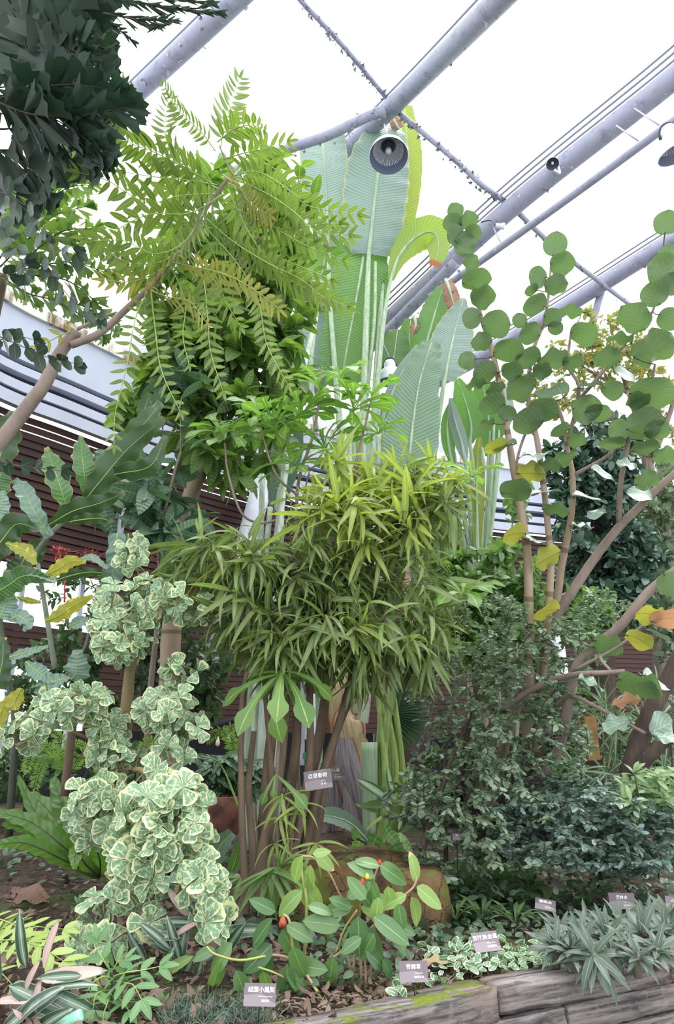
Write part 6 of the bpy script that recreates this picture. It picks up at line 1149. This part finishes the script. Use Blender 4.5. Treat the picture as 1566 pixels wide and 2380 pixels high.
for x in (912, 918, 924): MB().tube(path([(x, 1945, 7.1), (x+2, 1880, 7.0), (x+2, 1850, 7.0)], 4), .012, 6).obj('stem', GREENST, AG)
SYN = leafmat('arrowhead_leaf', G('558a3a'), G('7fae55'), (1.3, 1.7, .6), .32, .38, .5, G('a9c98a'), .05, ribs=4, ribd=.15)
LT_H = [leaf(.8, [(0, .5), (.06, .85), (.2, 1), (.45, .85), (.75, .45), (.92, .15), (1, .02)], 7, 2, .1, .4, pet=-.1)]
SY = thing('arrowhead_vine', 'patch of bright green arrow-shaped leaves at the foot of the palm', 'vine', P(880, 1990, 6.4))
explicit(SY, '895,1925,44,-60,g 875,1945,46,-120,g 905,1940,44,-40,g 885,1965,46,-90,g 915,1965,46,-60,g 930,1985,40,-80,g 835,1960,46,-100,g 855,1975,40,-50,g 820,1975,40,-140,g 905,1985,42,-110,g 925,1945,38,-20,g 845,1990,36,-70,g 880,1985,40,-150,g 940,1960,36,-45,g 955,2000,44,-70,g 830,1945,30,120,g', 6.5, {'g': SYN}, LT_H)
SY2 = thing('pothos_vine', 'scrambling vine of heart leaves on the soil under the small-leaved shrub', 'vine', P(1020, 2100, 5.6))
toks = ' '.join('%d,%d,%d,%d,g' % (R.uniform(950, 1260), R.uniform(2000, 2110), R.uniform(32, 52), R.uniform(-150, -20)) for _ in range(70)); explicit(SY2, toks, 5.7, {'g': leafmat('pothos_leaf', G('4a7a3c'), G('6f9c50'), (1.3, 1.7, .6), .3, .35, .5, G('8fb070'), .05)}, LT_H)

# stump and mossy mound
def m_clay():
    s = NT('clay_stump'); pos = s.obj(); v = s.n('ShaderNodeTexVoronoi', feature='DISTANCE_TO_EDGE'); v.inputs['Scale'].default_value = 7
    nn = s.noise(3, pos, 4, .6, True); mm = s.n('ShaderNodeMix', data_type='RGBA'); mm.inputs[0].default_value = .3; s.t.links.new(pos, mm.inputs[6]); s.t.links.new(nn, mm.inputs[7]); s.t.links.new(mm.outputs[2], v.inputs['Vector'])
    n = s.noise(4, pos, 5); c = s.mix(s.step(n, .35, .65), G('3f3228'), G('6b563a')); c = s.mix(s.step(s.noise(6, pos, 4), .52, .6), c, G('5c6030')); crk = s.math('MULTIPLY', s.step(v.outputs['Distance'], .015, .0), .6); c = s.mix(crk, c, G('2c221c'))
    return s.done(s.pbr(c, .9, s.bump(s.math('SUBTRACT', s.math('MULTIPLY', n, .6), crk), .9, .03), .2))
CLAY = m_clay()
def boulder(name, c, rx, ry, h, label, cat, seed, flat=.55, mat=None):
    r_ = np.random.default_rng(seed); nu, nv = 48, 20; V = []
    for j in range(nv+1):
        t = j/nv
        for i in range(nu):
            a_ = 2*math.pi*i/nu; k = 1 + .10*math.sin(3*a_+seed)+.06*math.sin(7*a_+2*seed+3*t) + r_.normal(0, .012)
            rr = (math.cos(t*math.pi/2)**flat); V.append((c[0]+rx*k*rr*math.cos(a_), c[1]+ry*k*rr*math.sin(a_), c[2]+h*math.sin(t*math.pi/2)**.8*(1+.06*math.sin(5*a_+seed)*rr)))
    i = np.arange(nv)[:, None]; j = np.arange(nu)[None]; j2 = (j+1) % nu
    o = MB().raw(V, np.stack([i*nu+j, i*nu+j2, (i+1)*nu+j2, (i+1)*nu+j], -1).reshape(-1, 4)).obj(name, mat or CLAY); tag(o, label, cat); return o
b0 = PZ(820, 2180, .52); boulder('mossy_mound', (b0[0]+.02, b0[1]+.85, .45), .55, .55, .42, 'yellowish mossy earth mound behind the ginger', 'mound', 3, .5)
b1 = PZ(960, 2185, .53); boulder('cracked_stump', (b1[0]+.03, b1[1]+.42, .45), .26, .3, .38, 'cracked brown clay-like stump block behind the vines, lit from above', 'stump', 5, .22)
SF = thing('spreading_fern', 'dark feathery fern drooping over the mossy mound', 'fern', P(800, 2010, 6.3))
for ln in ([(790, 1985, 6.4), (770, 2000, 6.2), (745, 2015, 6.0), (720, 2035, 5.9)], [(790, 1985, 6.4), (800, 2000, 6.2), (820, 2012, 6.0), (850, 2020, 5.9)], [(790, 1985, 6.4), (780, 2005, 6.1), (785, 2030, 5.9)]): frond(SF, ln, SHD, 26, 5, .3, .3, T=[leaf(.25, (.3, .7), 2, 1, 0, .2)], rr=.003, tilt=-.7)

# trailing rosettes (small oyster plant) over the timbers
RHO = leafmat('oyster_plant_leaf', G('334a3a'), G('5c7560'), (1.1, 1.3, .8), .16, .42, .45, G('8a9c88'), .08, edge=G('8d7a86'), ew=.95, eamp=.03, tip=G('b08a92'), tiplo=1.0, back=G('5f5a5f'))
LT_R = [leaf(.25, (.3, .7), 7, 1, .25, .5), leaf(.22, (.3, .7), 7, 1, .3, .85), leaf(.26, (.3, .75), 7, 1, .2, .2)]
rs(151)
ros = [(1383, 2234, 92, 'hanging rosette with leaves spilling over the timber face'), (1291, 2216, 74, 'rosette at the end of the row beside the white-marked creeper'), (1490, 2186, 92, 'broad star rosette with orange-pink heart above the timber'),
       (1406, 2188, 80, 'rosette behind the hanging one with one tall upright leaf'), (1459, 2216, 70, 'low rosette with a brown-tinted leaf between hanging and star rosettes'), (1545, 2182, 80, 'rosette cut by the frame edge above the end timber'), (1525, 2222, 70, 'drooping rosette with dry pink tips over the end timber'),
       (1325, 2224, 64, 'small rosette sitting on the timber just left of the hanging one'), (1345, 2190, 66, 'rosette in the second row behind the small one on the timber'), (1440, 2160, 64, 'back-row rosette under the brown sign on its stake'), (1372, 2160, 60, 'back-row rosette beside the pale heart leaf'),
       (1500, 2150, 64, 'back-row rosette behind the broad star rosette'), (1556, 2146, 64, 'back-row rosette below the cut-off sign'), (1300, 2182, 58, 'shaded back-row rosette at the creeper end of the clump'), (1480, 2238, 56, 'small drooping rosette on the front edge of the clump'), (1420, 2226, 56, 'small rosette tucked against the hanging rosette')]
ros = [(a_, b_, c_, PZ(a_, b_+10, .6)[1], d_) for a_, b_, c_, d_ in ros]
for k, (x, y, lp, Yd, lab) in enumerate(ros):
    c = P(x, y, Yd); o = thing('oyster_plant', lab, 'plant', c, 'purple-green rosettes along the timber edge'); ax = unit(np.array([R.normal()*.15, -.5, 1.])); u1 = unit(np.cross(ax, [.2, 1, .1])); u2 = np.cross(ax, u1); L = lp*mpp(x, y, Yd)
    for q in range(19):
        ph = q*2.4; lv = q/19; rad = math.cos(ph)*u1+math.sin(ph)*u2; hang = .9 if (k == 0 and rad[1] < -.1) else 0
        d = rad*(1-.6*lv**2) + ax*(.05+.9*lv**1.6) - np.array([0, 0, hang])
        MB().inst(LT_R[q % 3], c+ax*(.02+.02*lv)+rad*.008, d+R.normal(0, .12, 3), ax+R.normal(0, .15, 3)-rad*.3*lv, L*R.uniform(.8, 1.1)*(1-.15*lv), [R.random()]).obj('leaf', RHO, o)
    MB().tube([c+ax*.04, c, c-np.array([0, 0, .06])], [.012, .018, .02], 7).obj('crown_stem', plain('purple_stem%d' % k, G('5f5a4c'), .6) if k == 0 else bpy.data.materials['purple_stem0'], o)

# arching spider-like plants with orange midribs
CHL = leafmat('orange_ribbed_leaf', G('3f6840'), G('62894e'), (1.2, 1.6, .6), .25, .35, .55, G('c98a4a'), .06)
Tc = [leaf(.16, [(0, .12), (.3, .25), (.55, .9), (.75, 1), (1, .03)], 8, 1, .25, 1.3), leaf(.15, [(0, .12), (.3, .25), (.55, .9), (.75, 1), (1, .03)], 8, 1, .25, .9)]
for x, y, lp, Yd, lab in ((1121, 2140, 76, 4.95, 'arching plant with orange leaf bases behind the white tilted sign'), (1197, 2152, 74, 4.85, 'arching plant with orange leaf bases right of the white tilted sign'), (1268, 2115, 76, 5.2, 'arching plant sprouting under the dark tilted sign'), (1370, 2100, 80, 5.2, 'arching orange-stemmed plant standing left of the staked sign'),
                          (1160, 2090, 70, 5.3, 'shaded arching plant below the vine leaves'), (1230, 2080, 70, 5.5, 'arching plant half hidden under the low shrub'), (1060, 2140, 64, 4.9, 'small arching plant beside the cracked stump')):
    c = P(x, y, Yd); o = thing('orange_spider_plant', lab, 'plant', c, 'arching orange-ribbed plants on the soil'); L = lp*mpp(x, y, Yd)
    for q in range(15):
        ph = q*2.4; rad = np.array([math.cos(ph), math.sin(ph)*.9, 0]); MB().inst(Tc[q % 2], c, rad*.7+[0, 0, 1.1-.03*q], np.array([0, 0, 1])+rad*-.6, L*R.uniform(.8, 1.2), [R.random()]).obj('leaf', CHL, o)

# ------------------------------------------------------------------ ground cover and litter
def on_ground(n, x0, x1, y0, y1, dz=0.01):
    px = R.uniform(x0, x1, n); py = R.uniform(y0, y1, n); out = []
    for a_, b_ in zip(px, py):
        q = PZ(a_, b_, .53)
        if q[1] < front_y(q[0])+.17: continue
        for _ in range(3): q = PZ(a_, b_, gz(q[0], q[1])+dz)
        out.append(q)
    return np.array(out)
def mat_stuff(name, mb, mat, label, cat): o = mb.obj(name, mat); tag(o, label, cat, kind='stuff'); return o
LIT = leafmat('leaf_litter', G('46362f'), G('8f7769'), (1, 1, 1), .05, .85, .2, G('7a6250'), .04)
rs(161)
T_l = [leaf(.4, (.5, .7), 6, 1, .3, 1.2), leaf(.45, (.5, .6), 6, 1, -.35, -1.0), leaf(.25, (.5, .7), 6, 1, .4, .6), leaf(.12, (.4, .6), 4, 1, .2, .5)]
mb = MB()
for (n, x0, x1, y0, y1, s0, s1) in ((520, 330, 900, 2180, 2390, .03, .085), (420, -20, 640, 2040, 2230, .04, .1), (300, 860, 1200, 2190, 2330, .03, .09), (420, 560, 960, 2260, 2390, .025, .065), (200, -20, 400, 2250, 2400, .05, .1), (240, 900, 1566, 2060, 2200, .05, .1)):
    q = on_ground(n, x0, x1, y0, y1, .02); m_ = len(q); sel = R.integers(0, 4, m_); s_ = R.uniform(s0, s1, m_); d = np.stack([R.normal(size=m_), R.normal(size=m_), R.normal(0, .12, m_)], 1); nn = np.array([0, 0, 1.])+R.normal(0, .28, (m_, 3))
    for k in range(4): mb.inst(T_l[k], q[sel == k], d[sel == k], nn[sel == k], s_[sel == k])
mat_stuff('leaf_litter', mb, LIT, 'brown and tan dead leaves strewn over the soil', 'leaf litter')
WCR = leafmat('white_marked_creeper', G('4f7f4a'), G('7fa878'), (1.2, 1.5, .8), .25, .4, .5, G('e2e8da'), .1, edge=G('e2e8d6'), ew=.82, eamp=.5)
q = np.concatenate([on_ground(230, 1040, 1290, 2205, 2262, .03), on_ground(50, 960, 1080, 2200, 2290, .02), on_ground(16, 905, 940, 2285, 2330, .03)]); m_ = len(q)
mat_stuff('creeping_ground_cover', MB().inst(leaf(.7, (.5, .6), 7, 1, .1, .4, cs=True), q+np.stack([0*q[:, 0], 0*q[:, 0], R.uniform(0, .05, m_)], 1), np.stack([R.normal(size=m_), R.normal(size=m_), R.normal(0, .4, m_)], 1), np.array([0, -.3, 1.])+R.normal(0, .4, (m_, 3)), R.uniform(.035, .06, m_)), WCR, 'white-marked little creeper leaves between the white tilted sign and the rosettes', 'ground cover')
DGC = leafmat('dark_ground_leaves', G('34523a'), G('557450'), (1.1, 1.4, .7), .2, .38, .55)
mb = MB()
for (n, x0, x1, y0, y1, s0, s1, hz) in ((700, 930, 1566, 2010, 2130, .04, .08, .14), (500, 930, 1566, 2100, 2190, .035, .07, .03), (120, 900, 1180, 2140, 2230, .03, .06, .03), (120, 700, 960, 2150, 2290, .04, .065, .06), (220, -20, 560, 1960, 2060, .05, .1, .12), (160, 560, 760, 2080, 2200, .05, .08, .06)):
    q = on_ground(n, x0, x1, y0, y1, .03); m_ = len(q); q[:, 2] += R.uniform(0, hz, m_); mb.inst(leaf(.6, (.5, .7), 7, 1, .1, .5, cs=True), q, np.stack([R.normal(size=m_), R.normal(size=m_)-.4, R.normal(0, .4, m_)], 1), np.array([0, -.4, 1.])+R.normal(0, .4, (m_, 3)), R.uniform(s0, s1, m_))
mat_stuff('undergrowth', mb, DGC, 'low dark green leafy undergrowth between the plants', 'undergrowth')
q = on_ground(900, 380, 640, 2330, 2395, .01); m_ = len(q)
mat_stuff('mondo_grass', MB().inst(leaf(.06, (.2, .6), 4, 1, .2, 1.2), q, np.stack([R.normal(0, .6, m_), R.normal(0, .6, m_), np.full(m_, .8)], 1), R.normal(size=(m_, 3)), R.uniform(.04, .09, m_)), leafmat('mondo_grass_blades', G('3d5445'), G('62796a'), None, .1, .5, .4), 'fine dark grass blades along the bottom of the frame', 'grass')
q = on_ground(500, 860, 1120, 2270, 2330, .0); m_ = len(q)
mat_stuff('moss_tufts', MB().inst(leaf(.35, (.4, .6), 2, 1, .2, .6), q, np.stack([R.normal(0, 1, m_), R.normal(0, 1, m_), np.full(m_, .8)], 1), R.normal(size=(m_, 3)), R.uniform(.015, .03, m_)), leafmat('moss_green', G('5a6f2a'), G('7d8f3a'), None, .2, .8, .2), 'mossy tufts on the soil just behind the first timber', 'moss')
# single big fallen leaves
DRYT = leafmat('pale_tan_dry_leaf', G('b59a72'), G('cbb48e'), (1, 1, 1), .08, .8, .25, G('9a7d58'), .03, ribs=14, ribd=.3); DRYB = leafmat('brown_dry_leaf', G('6a4f43'), G('8f7062'), (1, 1, 1), .05, .85, .2, G('5a4236'), .03, ribs=10, ribd=.3)
for mid, w, mt, lab in (([(165, 2185, 4.45), (200, 2168, 4.45), (240, 2166, 4.5), (282, 2180, 4.5)], [10, 34, 36, 8], DRYT, 'large pale tan dead leaf lying on the soil by the thin stem'), ([(130, 2212, 4.3), (190, 2200, 4.3), (250, 2196, 4.3), (300, 2206, 4.3)], [8, 24, 30, 10], DRYB, 'long brown curled dead leaf lying in front of the pale tan one'),
                        ([(250, 2135, 4.7), (258, 2160, 4.65), (275, 2175, 4.6)], [14, 24, 10], DRYB, 'curled upright brown leaf by the thin stem'), ([(20, 2085, 5.6), (60, 2075, 5.6), (110, 2085, 5.5)], [14, 36, 14], DRYB, 'pile-topping brown dead leaf on the bare soil'),
                        ([(30, 2100, 5.4), (70, 2095, 5.4), (112, 2098, 5.4)], [10, 30, 10], DRYB, 'brown dead leaf tucked under the pile-topping one'), ([(980, 2245, 4.1), (1010, 2235, 4.1), (1050, 2240, 4.1)], [10, 20, 8], DRYT, 'orange-tan dead leaf between the two small white signs'),
                        ([(560, 2100, 5.0), (540, 2070, 5.1), (510, 2055, 5.2)], [14, 40, 18], DRYB, 'broad dead leaf leaning against the fig stems'), ([(330, 2150, 4.7), (360, 2120, 4.8), (400, 2110, 4.9)], [12, 40, 16], DRYB, 'broad brown dead leaf under the cream-edged foliage')):
    m3 = px3(mid); hw = np.array([a_*.5*mpp(*b_) for a_, b_ in zip(w, mid)]); p, h = spline(m3, 5, hw); p[:, 2] = gz(p[:, 0], p[:, 1])+.03+.02*np.sin(np.linspace(0, 3.1, len(p)))
    mb = MB(); blade(mb, p, h*1.5, np.array([0, -.3, 1.]), 3, .2, .25, 2, .08); tag(mb.obj('dead_leaf', mt), lab, 'dead leaf', 'large fallen leaves on the soil')

# ------------------------------------------------------------------ signs
def m_plate():
    s = NT('sign_plate'); tcn = s.n('ShaderNodeTexCoord'); n = s.noise(9, tcn.outputs['Object'], 1, .3); k = s.step(n, .49, .51)
    return s.done(s.pbr(s.mix(k, G('6b6068'), G('857a82')), .4, None, .5))
PLATE = m_plate(); INK = plain('white_lettering', G('f2f2f0'), .5); STAKE = plain('black_stake', G('26282a'), .5)
def letters(par, txt, x, y, h, bold, wid=None):
    cu = bpy.data.curves.new('lettering', 'FONT'); cu.body = txt; cu.size = h; cu.align_x = 'CENTER'; cu.align_y = 'CENTER'; cu.offset = bold*h*.3; cu.extrude = .0003
    cu.materials.append(INK); o = bpy.data.objects.new('lettering', cu); COL.objects.link(o); o.parent = par; bpy.context.view_layer.update(); me = bpy.data.meshes.new_from_object(o.evaluated_get(bpy.context.evaluated_depsgraph_get())); bpy.data.objects.remove(o)
    if not me.materials: me.materials.append(INK)
    o = bpy.data.objects.new('lettering', me); COL.objects.link(o); o.parent = par; o.location = (x, -.0035, y); o.rotation_euler = (math.pi/2, 0, 0); return o
def sign(px, py, Y, wpx, title, eng, fam, label, roll=0, tilt=0, yaw=0, ratio=.65, stake=True, hung=False, t_off=(0, 0)):
    if py > 2050: Y = min(Y, PZ(px, py+wpx*ratio*.5+4, .6)[1])
    c = P(px, py, Y); w = wpx*mpp(px, py, Y); h = w*ratio
    o = bpy.data.objects.new('plant_sign', None); COL.objects.link(o); o.location = c; o.rotation_euler = (math.radians(tilt), math.radians(roll), math.radians(yaw)); ORG[o.name] = (0, 0, 0); tag(o, label, 'sign', 'plant name signs'); o.empty_display_size = .05
    mb = MB(); mb.box((0, 0, 0), (w/2, 0, 0), (0, .0025, 0), (0, 0, h/2)); mb.obj('plate', PLATE, o, smooth=False)
    letters(o, title, t_off[0]*w, h*.2, h*.27, .03); letters(o, eng, w*.18, -h*.08, h*.085, .0); letters(o, fam, w*.18, -h*.27, h*.135, .012)
    if stake: MB().tube([(0, .006, -h*.3), (0, .012, -h*.5), (0, .03, -(c[2]-gz(c[0], c[1]))-.05)], .003, 5).obj('stake', STAKE, o)
    if hung: MB().tube([(-w*.45, 0, h*.45), (-w*.1, .02, h*.9), (w*.1, .02, h*.9), (w*.45, 0, h*.45)], .0012, 4).obj('hanging_wire', STAKE, o)
    return o
sign(604, 2312, 3.72, 74, '絨葉小鳳梨', 'Ruidae-Dongae Bear', '鳳梨科', 'small grey-purple name sign at the bottom under a yellowing ginger leaf', roll=1, tilt=-20, t_off=(.04, 0), ratio=.62)
sign(961, 2258, 3.98, 66, '紫錦草', 'Purple Heart', '鴨跖草科', 'small grey-purple name sign with three large characters beside the mossy timber', roll=-1, tilt=-18)
sign(1129, 2189, 4.5, 62, '喜悅黃金葛', "Pothos 'N'Joy'", '天南星科', 'pale tilted name sign above the white-marked creeper', roll=-4, tilt=-40, yaw=8, ratio=.72)
sign(1267, 2103, 5.0, 46, '喜蔭木', 'Piper', '五列木科', 'dark tilted name sign lying almost flat among leaves', roll=8, tilt=-62, yaw=-14, ratio=.8)
sign(1445, 2094, 4.95, 60, '濱柃木', 'Marine Eurya', '五列木科', 'brown name sign on a stake under the low spreading shrub', roll=1, tilt=-8, ratio=.56)
sign(1572, 2104, 4.95, 52, '小蚌蘭', 'Oyster Plant', '鴨跖草科', 'name sign cut off by the frame edge above the rosettes', roll=12, tilt=-25, ratio=.6)
sign(739, 1812, 5.1, 64, '亞里垂榕', 'Alii Fig', '桑 科', 'name plate hung askew on the brown fig stems', roll=-8, tilt=-5, stake=False, hung=True)
sign(777, 1797, 8.15, 46, '旅人蕉', 'Traveller Palm', '旅人蕉科', 'dark name sign half hidden in front of the palm trunk', roll=0, tilt=-5)
sign(1062, 1945, 5.25, 22, '柃木', 'Eurya', '五列木科', 'tiny shaded name sign nearly hidden inside the small-leaved shrub', roll=2, tilt=-5)
bt = thing('bottle', 'translucent green plastic tube lying at the bottom corner by the striped leaves', 'container', P(165, 2372, 3.3)); a0, a1 = P(145, 2382, 3.3), P(190, 2358, 3.3); ax = a1-a0; L = np.linalg.norm(ax)
MB().lathe(a0-ax*.2, ax, [(.001, 0), (.022, .002), (.024, L*.1), (.024, L*1.1), (.02, L*1.2), (.001, L*1.2)], 16).obj('bottle_body', plain('green_plastic', G('7fc9ae'), .3, c2=G('a5dcc8'), scale=20), bt)

# ------------------------------------------------------------------ lamps, speaker, spotlight
LMW = plain('lamp_white_enamel', G('d5dae6'), .35); LMI = plain('lamp_inner_grey', G('6c748a'), .4, metal=.2); LMD = plain('lamp_socket_dark', G('3c404c'), .5); GLS = plain('frosted_bulb', G('c5c8c8'), .2)
def lamp(px, py, Y, wpx, ax, label, hang):
    """ax = axis from the mouth up to the cap"""
    c = P(px, py, Y); r = wpx*.5*mpp(px, py, Y); ax = unit(ax); o = thing('high_bay_lamp', label, 'lamp', c)
    MB().lathe(c, ax, [(r, 0), (r*1.02, .02*r), (r*.99, .1*r), (r*.9, .45*r), (r*.72, .8*r), (r*.5, 1.02*r), (r*.42, 1.1*r)], 40).obj('shade', LMW, o)
    MB().lathe(c, ax, [(r*.985, .01*r), (r*.96, .12*r), (r*.87, .45*r), (r*.69, .78*r), (r*.46, 1.0*r), (.001, 1.02*r)], 40).obj('reflector', LMI, o)
    mb = MB(); u = unit(np.cross(ax, [.3, .9, .2])); w = np.cross(ax, u)
    for k in range(56):
        a_ = k*2*math.pi/56; e = math.cos(a_)*u+math.sin(a_)*w; mb.tube([c+ax*.5*r+e*r*.82, c+ax*.78*r+e*r*.66, c+ax*.97*r+e*r*.42], .006*r/.2, 4, cap=False)
    mb.obj('reflector_ribs', LMW, o)
    MB().lathe(c, ax, [(r*.3, .98*r), (r*.28, .8*r), (r*.14, .8*r), (r*.13, .55*r), (.001, .55*r)], 24).obj('socket', LMD, o)
    MB().lathe(c, ax, [(.001, .28*r), (r*.12, .32*r), (r*.17, .42*r), (r*.17, .55*r), (r*.11, .72*r)], 20).obj('bulb', GLS, o)
    MB().lathe(c, ax, [(r*.43, 1.05*r), (r*.43, 1.35*r), (r*.4, 1.42*r), (r*.3, 1.6*r), (.001, 1.66*r)], 30).obj('cap', LMW, o)
    a_ = np.linspace(0, math.pi, 12); br = np.array([c+ax*(1.1*r+.72*r*math.sin(t))+u*r*.5*math.cos(t) for t in a_]); MB().tube(br, .014*r/.2, 6).obj('bracket', LMD, o)
    top = c+ax*1.8*r; MB().tube(np.array([top, *[P(*h) for h in hang]]), .014, 6).obj('hanger_cable', WIRE, o)
    return o
lamp(903, 363, 8.3, 90, (.02, .32, 1), 'round grey-white lamp seen from below in front of the tall paddle leaf', [(893, 290, 8.9)])
lamp(1576, 356, 7.0, 90, (-.3, -.1, 1), 'white lamp cut by the frame edge hanging under the smooth pipe', [(1560, 300, 7.0)])
lamp(909, 888, 9.35, 66, (-.06, -.1, 1), 'white bell lamp hanging among the paddle leaves, partly covered by a folded leaf', [(890, 800, 9.4), (889, 760, 9.5), (889, 735, 10.6)])
hs = thing('horn_speaker', 'small horn loudspeaker clamped on the thick speaker tube', 'loudspeaker', P(1285, 385, 8.7)); c = P(1284, 381, 8.68); r = 14.5*mpp(1284, 381, 8.7); ax = unit(np.array([.15, .5, .85]))
MB().lathe(c, ax, [(r, 0), (r*1.06, .05*r), (r*.8, .4*r), (r*.45, .9*r), (r*.4, 1.6*r), (.001, 1.6*r)], 28).obj('horn', LMW, hs)
MB().lathe(c, ax, [(r*.97, .02*r), (r*.7, .4*r), (r*.3, .8*r), (.001, .8*r)], 28).obj('horn_inside', LMD, hs)
MB().lathe(c, ax, [(.001, .1*r), (r*.2, .12*r), (r*.2, .8*r)], 14).obj('driver_tip', LMW, hs)
MB().tube(path([(1288, 395, 8.65), (1300, 402, 8.7), (1298, 388, 8.8)], 4), .02, 8).obj('bracket', LMW, hs)
sp = thing('spotlight', 'tiny white spotlight on the thick tube just above the sea grape tip', 'lamp', P(1160, 526, 9.2)); c = P(1152, 524, 9.2)
MB().lathe(c, (1, -.2, -.3), [(.001, 0), (.035, 0), (.035, .08), (.05, .09), (.05, .13), (.001, .13)], 16).obj('lamp_head', LMW, sp); MB().tube(path([(1118, 516, 9.4), (1140, 512, 9.3), (1152, 524, 9.2)], 4), .012, 6).obj('mounting_arm', LMD, sp)
for x, y in ((506, 1726), (531, 1720), (558, 1718), (586, 1715)):
    c = P(x, y, 11.5); o = MB().lathe(c, (0, 0, 1), [(.001, -.06), (.035, -.03), (.03, .02), (.016, .05), (.016, .09), (.001, .09)], 12).obj('string_bulb', plain('warm_white_bulb', G('e8dcc0'), .3) if x == 506 else bpy.data.materials['warm_white_bulb']); tag(o, {506: 'small white bulb closest to the variegated fig on the string under the cladding', 531: 'second small white bulb of the string, counting from the variegated fig', 558: 'third small white bulb of the string, beside the fern tips', 586: 'small white bulb of the string closest to the brown stems'}[x], 'light bulb', 'string of bulbs under the cladding')
o = MB().tube(path([(470, 1716, 11.5), (506, 1720, 11.5), (531, 1715, 11.5), (586, 1710, 11.5), (640, 1700, 11.6)], 5), .008, 4).obj('bulb_cable', STAKE); tag(o, 'thin cable carrying the string bulbs below the cladding', 'cable')
ex = thing('exit_sign', 'small green exit sign glimpsed between the fig stems', 'sign', P(718, 1757, 11.2)); mb = MB(); c = P(718, 1757, 11.2); mb.box(c, (.09, 0, 0), (0, .02, 0), (0, 0, .045)); mb.obj('sign_box', plain('green_sign', G('2f8f66'), .4), ex, smooth=False)
mb = MB(); mb.box(c-[0, .022, 0], (.03, 0, 0), (0, .002, 0), (0, 0, .006)); mb.obj('pictogram', INK, ex, smooth=False)
wd = bpy.data.objects.new('window_2', None); COL.objects.link(wd); wd['kind'] = 'structure'; MB().box(P(726, 1665, 11.4), (.13, 0, 0), (0, .02, 0), (0, 0, .33)).obj('pane', plain('pane_sky_white', G('f4f6fa'), .3), wd, smooth=False); MB().box(P(703, 1680, 11.38), (.035, 0, 0), (0, .03, 0), (0, 0, .6)).obj('frame', PIL, wd, smooth=False)  # pane is opaque; its white colour stands in for bright sky outside
